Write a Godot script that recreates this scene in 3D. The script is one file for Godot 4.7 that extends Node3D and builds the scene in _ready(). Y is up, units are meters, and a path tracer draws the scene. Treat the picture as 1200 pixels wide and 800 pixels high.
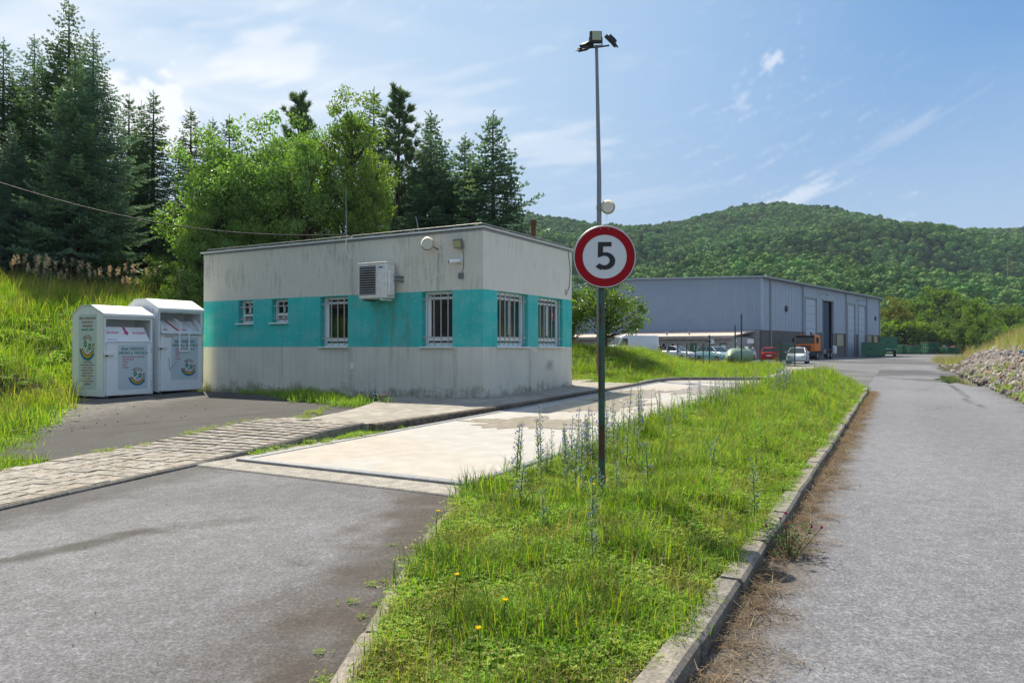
extends Node3D
# A small weighbridge office with a painted band beside a concrete weighbridge, a grassy verge with a
# speed sign, a service road, a steel hall and wooded hills. x is right, -z is forward, metres.

const FWD := Vector2(0.502, 0.865)    # the weighbridge runs along this (x, distance)
const ACR := Vector2(0.867, -0.498)   # across it, towards the road
const SITE_TURN := -0.5213            # the same as a turn about y
var rng := RandomNumberGenerator.new()
var used := {}
var M := {}


# ------------------------------------------------------------------ mesh collector
class MB:
	var v := PackedVector3Array()
	var n := PackedVector3Array()
	var c := PackedColorArray()
	var uv := PackedVector2Array()
	var col := Color.WHITE
	var has_uv := false
	func tri(a: Vector3, b: Vector3, d: Vector3, out := Vector3.ZERO) -> void:
		var f := (d - a).cross(b - a)
		if out != Vector3.ZERO and f.dot(out) < 0.0:
			var t := b
			b = d
			d = t
			f = -f
		f = f.normalized()
		v.push_back(a); v.push_back(b); v.push_back(d)
		n.push_back(f); n.push_back(f); n.push_back(f)
		c.push_back(col); c.push_back(col); c.push_back(col)
	func tric(a: Vector3, b: Vector3, d: Vector3, ca: Color, cb: Color, cd: Color, nn: Vector3) -> void:
		if (d - a).cross(b - a).dot(nn) < 0.0:
			var t := b
			b = d
			d = t
			var u := cb
			cb = cd
			cd = u
		v.push_back(a); v.push_back(b); v.push_back(d)
		n.push_back(nn); n.push_back(nn); n.push_back(nn)
		c.push_back(ca); c.push_back(cb); c.push_back(cd)
	func quad(a: Vector3, b: Vector3, d: Vector3, e: Vector3, out := Vector3.ZERO) -> void:
		var f := (d - a).cross(b - a)
		if out != Vector3.ZERO and f.dot(out) < 0.0:
			var t := b
			b = e
			e = t
		tri(a, b, d)
		tri(a, d, e)
	func box(o: Vector3, s: Vector3, b := Basis()) -> void:
		var x := b.x * s.x * 0.5
		var y := b.y * s.y * 0.5
		var z := b.z * s.z * 0.5
		quad(o - x - y + z, o + x - y + z, o + x + y + z, o - x + y + z, z)
		quad(o - x - y - z, o + x - y - z, o + x + y - z, o - x + y - z, -z)
		quad(o + x - y - z, o + x - y + z, o + x + y + z, o + x + y - z, x)
		quad(o - x - y - z, o - x - y + z, o - x + y + z, o - x + y - z, -x)
		quad(o - x + y - z, o + x + y - z, o + x + y + z, o - x + y + z, y)
		quad(o - x - y - z, o + x - y - z, o + x - y + z, o - x - y + z, -y)
	# box with chamfered edges on all sides
	func cbox(o: Vector3, s: Vector3, k: float, b := Basis()) -> void:
		var h := s * 0.5
		var P := func(x: float, y: float, z: float) -> Vector3: return o + b.x * x + b.y * y + b.z * z
		for sg: float in [-1.0, 1.0]:
			quad(P.call(-h.x + k, -h.y + k, sg * h.z), P.call(h.x - k, -h.y + k, sg * h.z), P.call(h.x - k, h.y - k, sg * h.z), P.call(-h.x + k, h.y - k, sg * h.z), b.z * sg)
			quad(P.call(sg * h.x, -h.y + k, -h.z + k), P.call(sg * h.x, -h.y + k, h.z - k), P.call(sg * h.x, h.y - k, h.z - k), P.call(sg * h.x, h.y - k, -h.z + k), b.x * sg)
			quad(P.call(-h.x + k, sg * h.y, -h.z + k), P.call(h.x - k, sg * h.y, -h.z + k), P.call(h.x - k, sg * h.y, h.z - k), P.call(-h.x + k, sg * h.y, h.z - k), b.y * sg)
			for sh: float in [-1.0, 1.0]:
				quad(P.call(-h.x + k, sg * (h.y - k), sh * h.z), P.call(h.x - k, sg * (h.y - k), sh * h.z), P.call(h.x - k, sg * h.y, sh * (h.z - k)), P.call(-h.x + k, sg * h.y, sh * (h.z - k)), b.y * sg + b.z * sh)
				quad(P.call(sg * (h.x - k), -h.y + k, sh * h.z), P.call(sg * (h.x - k), h.y - k, sh * h.z), P.call(sg * h.x, h.y - k, sh * (h.z - k)), P.call(sg * h.x, -h.y + k, sh * (h.z - k)), b.x * sg + b.z * sh)
				quad(P.call(sg * (h.x - k), sh * h.y, -h.z + k), P.call(sg * (h.x - k), sh * h.y, h.z - k), P.call(sg * h.x, sh * (h.y - k), h.z - k), P.call(sg * h.x, sh * (h.y - k), -h.z + k), b.x * sg + b.y * sh)
				for si: float in [-1.0, 1.0]:
					tri(P.call(sg * (h.x - k), sh * (h.y - k), si * h.z), P.call(sg * (h.x - k), sh * h.y, si * (h.z - k)), P.call(sg * h.x, sh * (h.y - k), si * (h.z - k)), b.x * sg + b.y * sh + b.z * si)
	# extruded polygon: points in the plane of (ax, ay), thickness along az
	func prism(poly: PackedVector2Array, z0: float, z1: float, o := Vector3.ZERO, b := Basis()) -> void:
		var ids := Geometry2D.triangulate_polygon(poly)
		for i in range(0, ids.size(), 3):
			for zz: Array in [[z0, -1.0], [z1, 1.0]]:
				var q: Array[Vector3] = []
				for j in 3:
					var p := poly[ids[i + j]]
					q.append(o + b.x * p.x + b.y * p.y + b.z * float(zz[0]))
				tri(q[0], q[1], q[2], b.z * float(zz[1]) * signf(z1 - z0))
		var ccw := 1.0 if not Geometry2D.is_polygon_clockwise(poly) else -1.0
		for i in poly.size():
			var p := poly[i]
			var r := poly[(i + 1) % poly.size()]
			var e := (r - p)
			var out := (b.x * e.y - b.y * e.x) * ccw
			quad(o + b.x * p.x + b.y * p.y + b.z * z0, o + b.x * r.x + b.y * r.y + b.z * z0, o + b.x * r.x + b.y * r.y + b.z * z1, o + b.x * p.x + b.y * p.y + b.z * z1, out)
	func push_smooth(a: Vector3, na: Vector3) -> void:
		v.push_back(a); n.push_back(na); c.push_back(col)
	func tube(pts: Array, radii: Array, sides := 8, caps := true) -> void:
		var rings := []
		var ref := Vector3.UP
		for i in pts.size():
			var d: Vector3 = (pts[mini(i + 1, pts.size() - 1)] - pts[maxi(i - 1, 0)]).normalized()
			if absf(d.dot(ref)) > 0.95:
				ref = Vector3.RIGHT if absf(d.x) < 0.9 else Vector3.FORWARD
			var x := d.cross(ref).normalized()
			var y := x.cross(d).normalized()
			ref = y
			var ring := []
			for k in sides:
				var a := TAU * k / sides
				var o := x * cos(a) + y * sin(a)
				ring.append([pts[i] + o * float(radii[i]), o])
			rings.append(ring)
		for i in rings.size() - 1:
			for k in sides:
				var a: Array = rings[i][k]
				var b: Array = rings[i][(k + 1) % sides]
				var e: Array = rings[i + 1][(k + 1) % sides]
				var f: Array = rings[i + 1][k]
				var w: Vector3 = (e[0] - a[0]).cross(b[0] - a[0])
				if w.dot(a[1]) >= 0.0:
					push_smooth(a[0], a[1]); push_smooth(b[0], b[1]); push_smooth(e[0], e[1])
					push_smooth(a[0], a[1]); push_smooth(e[0], e[1]); push_smooth(f[0], f[1])
				else:
					push_smooth(a[0], a[1]); push_smooth(e[0], e[1]); push_smooth(b[0], b[1])
					push_smooth(a[0], a[1]); push_smooth(f[0], f[1]); push_smooth(e[0], e[1])
		if caps:
			for w: int in [0, rings.size() - 1]:
				var d: Vector3 = (pts[0] - pts[1]) if w == 0 else (pts[w] - pts[w - 1])
				for k in range(1, sides - 1):
					tri(rings[w][0][0], rings[w][k][0], rings[w][k + 1][0], d)
	# rings of equal count joined into a skin (flat faces), ends closed
	func loft(rings: Array, caps := true) -> void:
		var mid := Vector3.ZERO
		for i in rings.size() - 1:
			var m := Vector3.ZERO
			for p: Vector3 in rings[i]: m += p
			for p: Vector3 in rings[i + 1]: m += p
			m /= rings[i].size() * 2.0
			for k in rings[i].size():
				var kk: int = (k + 1) % rings[i].size()
				var a: Vector3 = rings[i][k]
				var b: Vector3 = rings[i][kk]
				var e: Vector3 = rings[i + 1][kk]
				var f: Vector3 = rings[i + 1][k]
				quad(a, b, e, f, (a + b + e + f) * 0.25 - m)
		if caps:
			for w: int in [0, rings.size() - 1]:
				mid = Vector3.ZERO
				for p: Vector3 in rings[w]: mid += p
				mid /= rings[w].size()
				var other: Vector3 = rings[1 if w == 0 else w - 1][0]
				for k in rings[w].size():
					tri(mid, rings[w][k], rings[w][(k + 1) % rings[w].size()], rings[w][0] - other)
	func disc(o: Vector3, r: float, nrm: Vector3, sides := 24, r0 := 0.0) -> void:
		var x := nrm.cross(Vector3.UP if absf(nrm.y) < 0.9 else Vector3.RIGHT).normalized()
		var y := x.cross(nrm)
		for k in sides:
			var a := TAU * k / sides
			var b := TAU * (k + 1) / sides
			var p := x * cos(a) + y * sin(a)
			var q := x * cos(b) + y * sin(b)
			if r0 > 0.0:
				quad(o + p * r0, o + p * r, o + q * r, o + q * r0, nrm)
			else:
				tri(o, o + p * r, o + q * r, nrm)
	func mesh(smooth := false) -> ArrayMesh:
		var a := []
		a.resize(Mesh.ARRAY_MAX)
		a[Mesh.ARRAY_VERTEX] = v
		a[Mesh.ARRAY_NORMAL] = n
		a[Mesh.ARRAY_COLOR] = c
		if has_uv:
			a[Mesh.ARRAY_TEX_UV] = uv
		var m := ArrayMesh.new()
		m.add_surface_from_arrays(Mesh.PRIMITIVE_TRIANGLES, a)
		if smooth:
			var st := SurfaceTool.new()
			st.create_from(m, 0)
			st.index()
			return st.commit()
		return m


# ------------------------------------------------------------------ naming and nodes
func numbered(called: String) -> String:
	var k: int = used.get(called, 0)
	used[called] = k + 1
	return called if k == 0 else "%s_%03d" % [called, k]

func tag(o: Node3D, label: String, category := "", group := "", kind := "") -> Node3D:
	if label: o.set_meta("label", label)
	if category: o.set_meta("category", category)
	if group: o.set_meta("group", group)
	if kind: o.set_meta("kind", kind)
	return o

func base(called: String, at: Vector3, turn: float, label: String, category: String, group := "") -> Node3D:
	var o := Node3D.new()
	o.name = numbered(called)
	add_child(o)
	o.position = at
	o.rotation.y = turn
	return tag(o, label, category, group)

func obj(called: String, m, material: Material, parent: Node = null, at := Vector3.ZERO, turn := 0.0) -> MeshInstance3D:
	var o := MeshInstance3D.new()
	o.mesh = m.mesh() if m is MB else m
	o.material_override = material
	if parent == null:
		o.name = numbered(called)
		add_child(o)
	else:
		o.name = called
		parent.add_child(o, true)
	o.position = at
	o.rotation.y = turn
	return o

func struct(called: String, m, material: Material, label := "") -> MeshInstance3D:
	var o := obj(called, m, material)
	return tag(o, label, "", "", "structure")

func copy(o: Node3D, at: Vector3, turn: float, scale_by := 1.0, label := "") -> Node3D:
	var r: Node3D = o.duplicate()
	r.name = numbered(String(o.name).rstrip("0123456789").rstrip("_"))
	add_child(r)
	r.position = at
	r.rotation.y = turn
	r.scale = Vector3.ONE * scale_by
	if label: r.set_meta("label", label)
	return r

func P(x: float, h: float, d: float) -> Vector3:
	return Vector3(x, h, -d)

func site(across: float, up: float, along: float) -> Vector3:
	# a point in the frame of the weighbridge: near left deck corner, across it, along it
	return P(-3.41 + ACR.x * across + FWD.x * along, up, 9.52 + ACR.y * across + FWD.y * along)


# ------------------------------------------------------------------ ground shape
func s_of(x: float, d: float) -> float: return (x + 3.41) * 0.502 + (d - 9.52) * 0.865
func q_of(x: float, d: float) -> float: return (x + 3.41) * 0.867 - (d - 9.52) * 0.498
func r_of(x: float, d: float) -> float: return (x - 0.65) * 0.89 - (d - 3.02) * 0.456   # right of the verge kerb
func l_of(x: float, d: float) -> float: return (x - 0.65) * 0.456 + (d - 3.02) * 0.89
func ss(a: float, b: float, x: float) -> float: return smoothstep(a, b, x)

func rise(x: float, d: float) -> float:
	var s := s_of(x, d)
	return 0.02 * clampf(s, 0.0, 16.0) * (1.0 - ss(17.5, 31.0, s))

func gh(x: float, d: float) -> float:
	var r := r_of(x, d)
	var h := rise(x, d) * ss(0.0, 1.2, -r - 0.5 * maxf(0.0, l_of(x, d) - 23.0))
	if x < 6.0:
		var dl := (x + 11.5) * -0.902 + (d - 19.5) * -0.431
		var db := (x + 10.0) * 0.502 + (d - 23.3) * 0.865
		var du := -(x + 12.4) * 0.867 + (d - 20.1) * 0.498
		var t := maxf(maxf(dl, db), du)
		t = 0.5 * (t + sqrt(t * t + 0.25)) - 0.1
		t = maxf(t, 0.0) if t > 0.12 else 0.0
		var sx := (x + 0.68) * 0.867 - (d - 17.6) * 0.498
		var sz := (x + 0.68) * 0.502 + (d - 17.6) * 0.865
		var inside := ss(-10.5, -9.9, sx) * (1.0 - ss(0.0, 0.6, sx)) * (1.0 - ss(4.9, 5.6, sz))
		h += (4.25 * (1.0 - exp(-0.17 * t)) + 0.04 * maxf(0.0, t - 12.0)) * (1.0 - ss(-7.0, -1.0, x)) * (1.0 - inside)
	if d > 22.0 and x > -3.0:
		var m := -(x - 5.4) * 0.832 + (d - 25.7) * 0.555
		h += 1.15 * (1.0 - ss(5.6, 11.5, x - 0.06 * (d - 32.0))) * ss(-3.0, 2.0, x) * ss(24.6, 31.0, d) * ss(0.2, 4.5, m) * (1.0 - ss(38.0, 56.0, d))
	if r > 4.0:
		var l := l_of(x, d)
		h += 1.05 * ss(3.9, 5.6, r) * (1.0 - ss(52.0, 66.0, l)) + (1.15 * ss(5.4, 8.2, r) + 0.03 * maxf(0.0, r - 9.0)) * (1.0 - ss(60.0, 90.0, l))
	return h


# ------------------------------------------------------------------ materials
func lin(r: float, g: float, b: float) -> Color:
	return Color(r, g, b).linear_to_srgb()

func mat(col: Color, rough := 0.8, metal := 0.0) -> StandardMaterial3D:
	var m := StandardMaterial3D.new()
	m.albedo_color = col
	m.roughness = rough
	m.metallic = metal
	return m

func noise(seed_: int, freq: float, oct := 4, type := FastNoiseLite.TYPE_SIMPLEX_SMOOTH) -> FastNoiseLite:
	var f := FastNoiseLite.new()
	f.seed = seed_
	f.frequency = freq
	f.noise_type = type
	f.fractal_octaves = oct
	return f

# grey image from noise, values mapped to lo..hi
func grey_image(size: int, freq: float, oct: int, lo: float, hi: float, seed_: int, type := FastNoiseLite.TYPE_SIMPLEX_SMOOTH, power := 1.0) -> Image:
	var im := noise(seed_, freq, oct, type).get_seamless_image(size, size, false, false, 0.12)
	im.convert(Image.FORMAT_L8)
	var b := im.get_data()
	var lut := PackedByteArray()
	lut.resize(256)
	for i in 256:
		lut[i] = int(clampf(lo + (hi - lo) * pow(i / 255.0, power), 0.0, 1.0) * 255.0)
	for i in b.size():
		b[i] = lut[b[i]]
	return Image.create_from_data(size, size, false, Image.FORMAT_L8, b)

func mul(a: Image, b: Image) -> Image:
	var x := a.get_data()
	var y := b.get_data()
	for i in x.size():
		x[i] = x[i] * y[i] / 255
	return Image.create_from_data(a.get_width(), a.get_height(), false, Image.FORMAT_L8, x)

func tex(im: Image) -> ImageTexture:
	return ImageTexture.create_from_image(im)

func bumps(im: Image, scale_by: float) -> ImageTexture:
	var n: Image = im.duplicate()
	n.convert(Image.FORMAT_RGBA8)
	n.bump_map_to_normal_map(scale_by)
	return tex(n)

# a rough mineral or painted surface: colour times a grain image laid in world space
func grained(col: Color, im: Image, per_metre: float, rough: float, bump := 0.0, vertex := false) -> StandardMaterial3D:
	var m := mat(col, rough)
	m.albedo_texture = tex(im)
	m.uv1_triplanar = true
	m.uv1_world_triplanar = true
	m.uv1_scale = Vector3.ONE * per_metre
	m.uv1_triplanar_sharpness = 4.0
	if bump > 0.0:
		m.normal_enabled = true
		m.normal_texture = bumps(im, bump)
	m.vertex_color_use_as_albedo = vertex
	return m

func leaf_mat(col: Color, through: Color, rough := 0.55) -> StandardMaterial3D:
	var m := mat(col, rough)
	m.vertex_color_use_as_albedo = true
	m.cull_mode = BaseMaterial3D.CULL_DISABLED
	m.backlight_enabled = true
	m.backlight = through
	m.metallic_specular = 0.22
	return m

func make_materials() -> void:
	var fine := grey_image(512, 0.16, 3, 0.62, 1.0, 3)
	var specks := grey_image(512, 0.11, 2, 0.55, 1.0, 9, FastNoiseLite.TYPE_CELLULAR, 0.7)
	var coarse := grey_image(512, 0.012, 5, 0.76, 1.0, 5)
	var asph := mul(mul(grey_image(1024, 0.17, 3, 0.58, 1.0, 3), grey_image(1024, 0.10, 2, 0.56, 1.0, 9, FastNoiseLite.TYPE_CELLULAR, 0.6)), mul(grey_image(1024, 0.05, 2, 0.72, 1.0, 19, FastNoiseLite.TYPE_CELLULAR, 0.6), grey_image(1024, 0.01, 5, 0.84, 1.0, 21)))
	M.asphalt = grained(Color(1, 1, 1), asph, 0.45, 0.82, 3.0, true)
	M.asphalt.metallic_specular = 0.35
	M.tarmac = grained(Color(1, 1, 1), mul(grey_image(1024, 0.2, 2, 0.35, 1.0, 6), grey_image(1024, 0.11, 2, 0.35, 1.0, 8, FastNoiseLite.TYPE_CELLULAR, 0.5)), 0.2, 0.9, 3.0, true)
	M.kerb_dirty = []
	for k in 3:
		M.kerb_dirty.append(grained([lin(0.30, 0.25, 0.19), lin(0.36, 0.31, 0.24), lin(0.26, 0.22, 0.17)][k], mul(grey_image(256, 0.03, 5, 0.45, 1.0, 140 + k), fine_crop(fine, 256)), 0.9, 0.95, 4.0))
	M.concrete = grained(Color(1, 1, 1), mul(coarse, grey_image(512, 0.2, 3, 0.8, 1.0, 31)), 0.5, 0.85, 1.2, true)
	M.deck = grained(Color(1, 1, 1), mul(grey_image(512, 0.012, 5, 0.9, 1.0, 35), grey_image(512, 0.2, 3, 0.86, 1.0, 36)), 0.4, 0.8, 0.8, true)
	M.rough_concrete = grained(lin(0.95, 0.90, 0.80), mul(mul(coarse, specks), fine), 0.9, 0.95, 4.0)
	M.kerb = []
	for k in 3:
		M.kerb.append(grained([lin(0.43, 0.405, 0.35), lin(0.37, 0.35, 0.31), lin(0.47, 0.43, 0.37)][k], mul(grey_image(256, 0.03, 5, 0.68, 1.0, 40 + k), fine_crop(fine, 256)), 0.9, 0.92, 3.0))
	M.paver = []
	for k in 4:
		M.paver.append(grained([lin(0.60, 0.56, 0.49), lin(0.52, 0.49, 0.43), lin(0.64, 0.60, 0.54), lin(0.56, 0.50, 0.42)][k], mul(grey_image(256, 0.025, 5, 0.74, 1.0, 50 + k), fine_crop(fine, 256)), 1.1, 0.95, 2.0))
	M.soil = grained(Color(1, 1, 1), mul(coarse, fine), 0.6, 1.0, 2.0, true)
	M.grass = leaf_mat(Color(1, 1, 1), lin(0.80, 1.0, 0.22), 0.5)
	M.dry = leaf_mat(Color(1, 1, 1), lin(0.8, 0.6, 0.35), 0.7)
	M.leaf = leaf_mat(Color(1, 1, 1), lin(0.75, 1.0, 0.28), 0.38)
	M.needle = leaf_mat(Color(1, 1, 1), lin(0.5, 0.6, 0.3), 0.5)
	M.leaf.metallic_specular = 0.32
	M.far_leaf = leaf_mat(Color(1, 1, 1), lin(0.85, 1.0, 0.2), 0.7)
	M.crown = mat(Color(1, 1, 1), 0.8)
	M.crown.vertex_color_use_as_albedo = true
	M.crown.metallic_specular = 0.2
	M.bark = grained(lin(0.16, 0.12, 0.085), mul(coarse, fine), 1.5, 0.95, 3.0)
	M.petal = leaf_mat(Color(1, 1, 1), lin(0.6, 0.5, 0.9), 0.6)
	M.yellow_petal = leaf_mat(Color(1, 1, 1), lin(0.9, 0.9, 0.3), 0.6)
	M.steel = mat(lin(0.42, 0.43, 0.43), 0.42, 0.75)
	M.galv = grained(lin(0.40, 0.42, 0.43), mul(coarse, grey_image(512, 0.05, 4, 0.7, 1.0, 61)), 3.0, 0.5)
	M.galv.metallic = 0.6
	M.rail = grained(lin(0.26, 0.28, 0.31), coarse, 2.0, 0.45)
	M.rail.metallic = 0.3
	M.white = mat(lin(0.78, 0.79, 0.78), 0.35)
	M.container = grained(lin(0.90, 0.92, 0.92), grey_image(512, 0.012, 5, 0.965, 1.0, 71), 0.8, 0.35)
	M.pvc = mat(lin(0.90, 0.90, 0.89), 0.35)
	M.bar = grained(lin(0.95, 0.94, 0.90), mul(coarse, fine), 4.0, 0.5)
	M.glass = mat(Color(0.2, 0.25, 0.25, 0.06), 0.02)
	M.glass.transparency = BaseMaterial3D.TRANSPARENCY_ALPHA
	M.tint = mat(lin(0.012, 0.018, 0.022), 0.06)
	M.black = mat(lin(0.02, 0.02, 0.022), 0.6)
	M.rubber = mat(lin(0.02, 0.02, 0.02), 0.85)
	M.chrome = mat(lin(0.6, 0.6, 0.6), 0.2, 1.0)
	M.red = mat(lin(0.34, 0.006, 0.012), 0.6)
	M.red.metallic_specular = 0.3
	M.sign_white = mat(lin(0.68, 0.69, 0.70), 0.4)
	M.ink_black = mat(lin(0.012, 0.012, 0.012), 0.5)
	M.ink_red = mat(lin(0.55, 0.045, 0.05), 0.5)
	M.ink_green = mat(lin(0.02, 0.20, 0.08), 0.5)
	M.ink_pink = mat(lin(0.55, 0.06, 0.22), 0.5)
	M.ink_blue = mat(lin(0.02, 0.16, 0.45), 0.5)
	M.ink_yellow = mat(lin(0.75, 0.5, 0.03), 0.5)
	M.ink_brown = mat(lin(0.30, 0.08, 0.04), 0.5)
	M.ink_orange = mat(lin(0.65, 0.24, 0.04), 0.5)
	M.sticker = mat(lin(0.60, 0.68, 0.72), 0.3)
	M.green_post = grained(lin(0.07, 0.19, 0.145), mul(coarse, fine), 3.0, 0.5)
	M.fence_green = mat(lin(0.015, 0.075, 0.05), 0.5)
	M.clad = grained(lin(0.29, 0.36, 0.45), grey_image(512, 0.006, 4, 0.94, 1.0, 81), 0.12, 0.45)
	M.clad_pale = grained(lin(0.38, 0.44, 0.52), grey_image(512, 0.006, 4, 0.94, 1.0, 83), 0.12, 0.5)
	M.hall_door = mat(lin(0.44, 0.50, 0.57), 0.5)
	M.block = grained(lin(0.30, 0.28, 0.25), mul(coarse, fine), 0.35, 0.95, 1.5)
	M.annex = grained(lin(0.50, 0.45, 0.43), coarse, 0.3, 0.95)
	M.annex_roof = grained(lin(0.62, 0.52, 0.45), coarse, 0.3, 0.8)
	M.trim = mat(lin(0.30, 0.32, 0.34), 0.5, 0.2)
	M.dark_blue = mat(lin(0.012, 0.035, 0.085), 0.6)
	M.wood = mat(lin(0.30, 0.20, 0.12), 0.8)
	M.yellow_pane = mat(lin(0.45, 0.40, 0.26), 0.35)
	M.rust = grained(lin(0.20, 0.085, 0.04), mul(coarse, fine), 3.0, 0.9)
	M.tank = grained(lin(0.26, 0.36, 0.25), grey_image(512, 0.01, 4, 0.85, 1.0, 91), 0.6, 0.4)
	M.skip = grained(lin(0.08, 0.32, 0.165), mul(coarse, grey_image(512, 0.05, 4, 0.7, 1.0, 95)), 0.8, 0.5)
	M.skip_pale = grained(lin(0.22, 0.52, 0.24), coarse, 0.8, 0.5)
	M.orange = mat(lin(0.72, 0.17, 0.012), 0.35)
	M.navy_grey = mat(lin(0.05, 0.055, 0.07), 0.6)
	M.ac = grained(lin(0.84, 0.82, 0.76), grey_image(256, 0.02, 4, 0.9, 1.0, 77), 1.0, 0.45)
	M.ivory = mat(lin(0.58, 0.55, 0.45), 0.4)
	M.water = mat(lin(0.05, 0.048, 0.035), 0.04)
	M.wet = grained(lin(0.40, 0.345, 0.27), coarse, 0.7, 0.3)
	M.edge_metal = mat(lin(0.70, 0.71, 0.71), 0.5, 0.1)
	M.foil = mat(lin(0.55, 0.57, 0.6), 0.25, 0.8)

func fine_crop(im: Image, size: int) -> Image:
	return im.get_region(Rect2i(0, 0, size, size))


# ------------------------------------------------------------------ camera, sky, sun
func make_camera_and_light() -> void:
	var cam := Camera3D.new()
	cam.name = "camera"
	add_child(cam)
	cam.position = Vector3(0, 1.45, 0)
	cam.rotation_degrees = Vector3(0.456, 0, 0)
	cam.fov = 48.89
	cam.near = 0.05
	cam.far = 4000.0
	var env := Environment.new()
	env.background_mode = Environment.BG_SKY
	env.tonemap_mode = Environment.TONE_MAPPER_LINEAR
	env.tonemap_exposure = 1.75
	env.sdfgi_enabled = true
	env.ssao_enabled = true
	env.ssil_enabled = true
	env.fog_enabled = true
	env.fog_density = 0.00014
	env.fog_light_color = Color(0.78, 0.86, 0.95)
	var sky := Sky.new()
	var pm := PanoramaSkyMaterial.new()
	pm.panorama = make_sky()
	pm.energy_multiplier = 1.0
	sky.sky_material = pm
	env.sky = sky
	env.background_energy_multiplier = 1.0
	var we := WorldEnvironment.new()
	we.name = "world"
	we.environment = env
	add_child(we)
	var sun := DirectionalLight3D.new()
	sun.name = "sun"
	add_child(sun)
	sun.light_energy = 1.45
	sun.light_color = Color(1.0, 0.95, 0.86)
	sun.light_angular_distance = 0.5
	sun.shadow_enabled = true
	# the sun stands ahead, to the left, about 52 degrees up
	var to_sun := Vector3(-0.256, 0.792, -0.554).normalized()
	sun.look_at_from_position(to_sun * 50.0, Vector3.ZERO)

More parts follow.
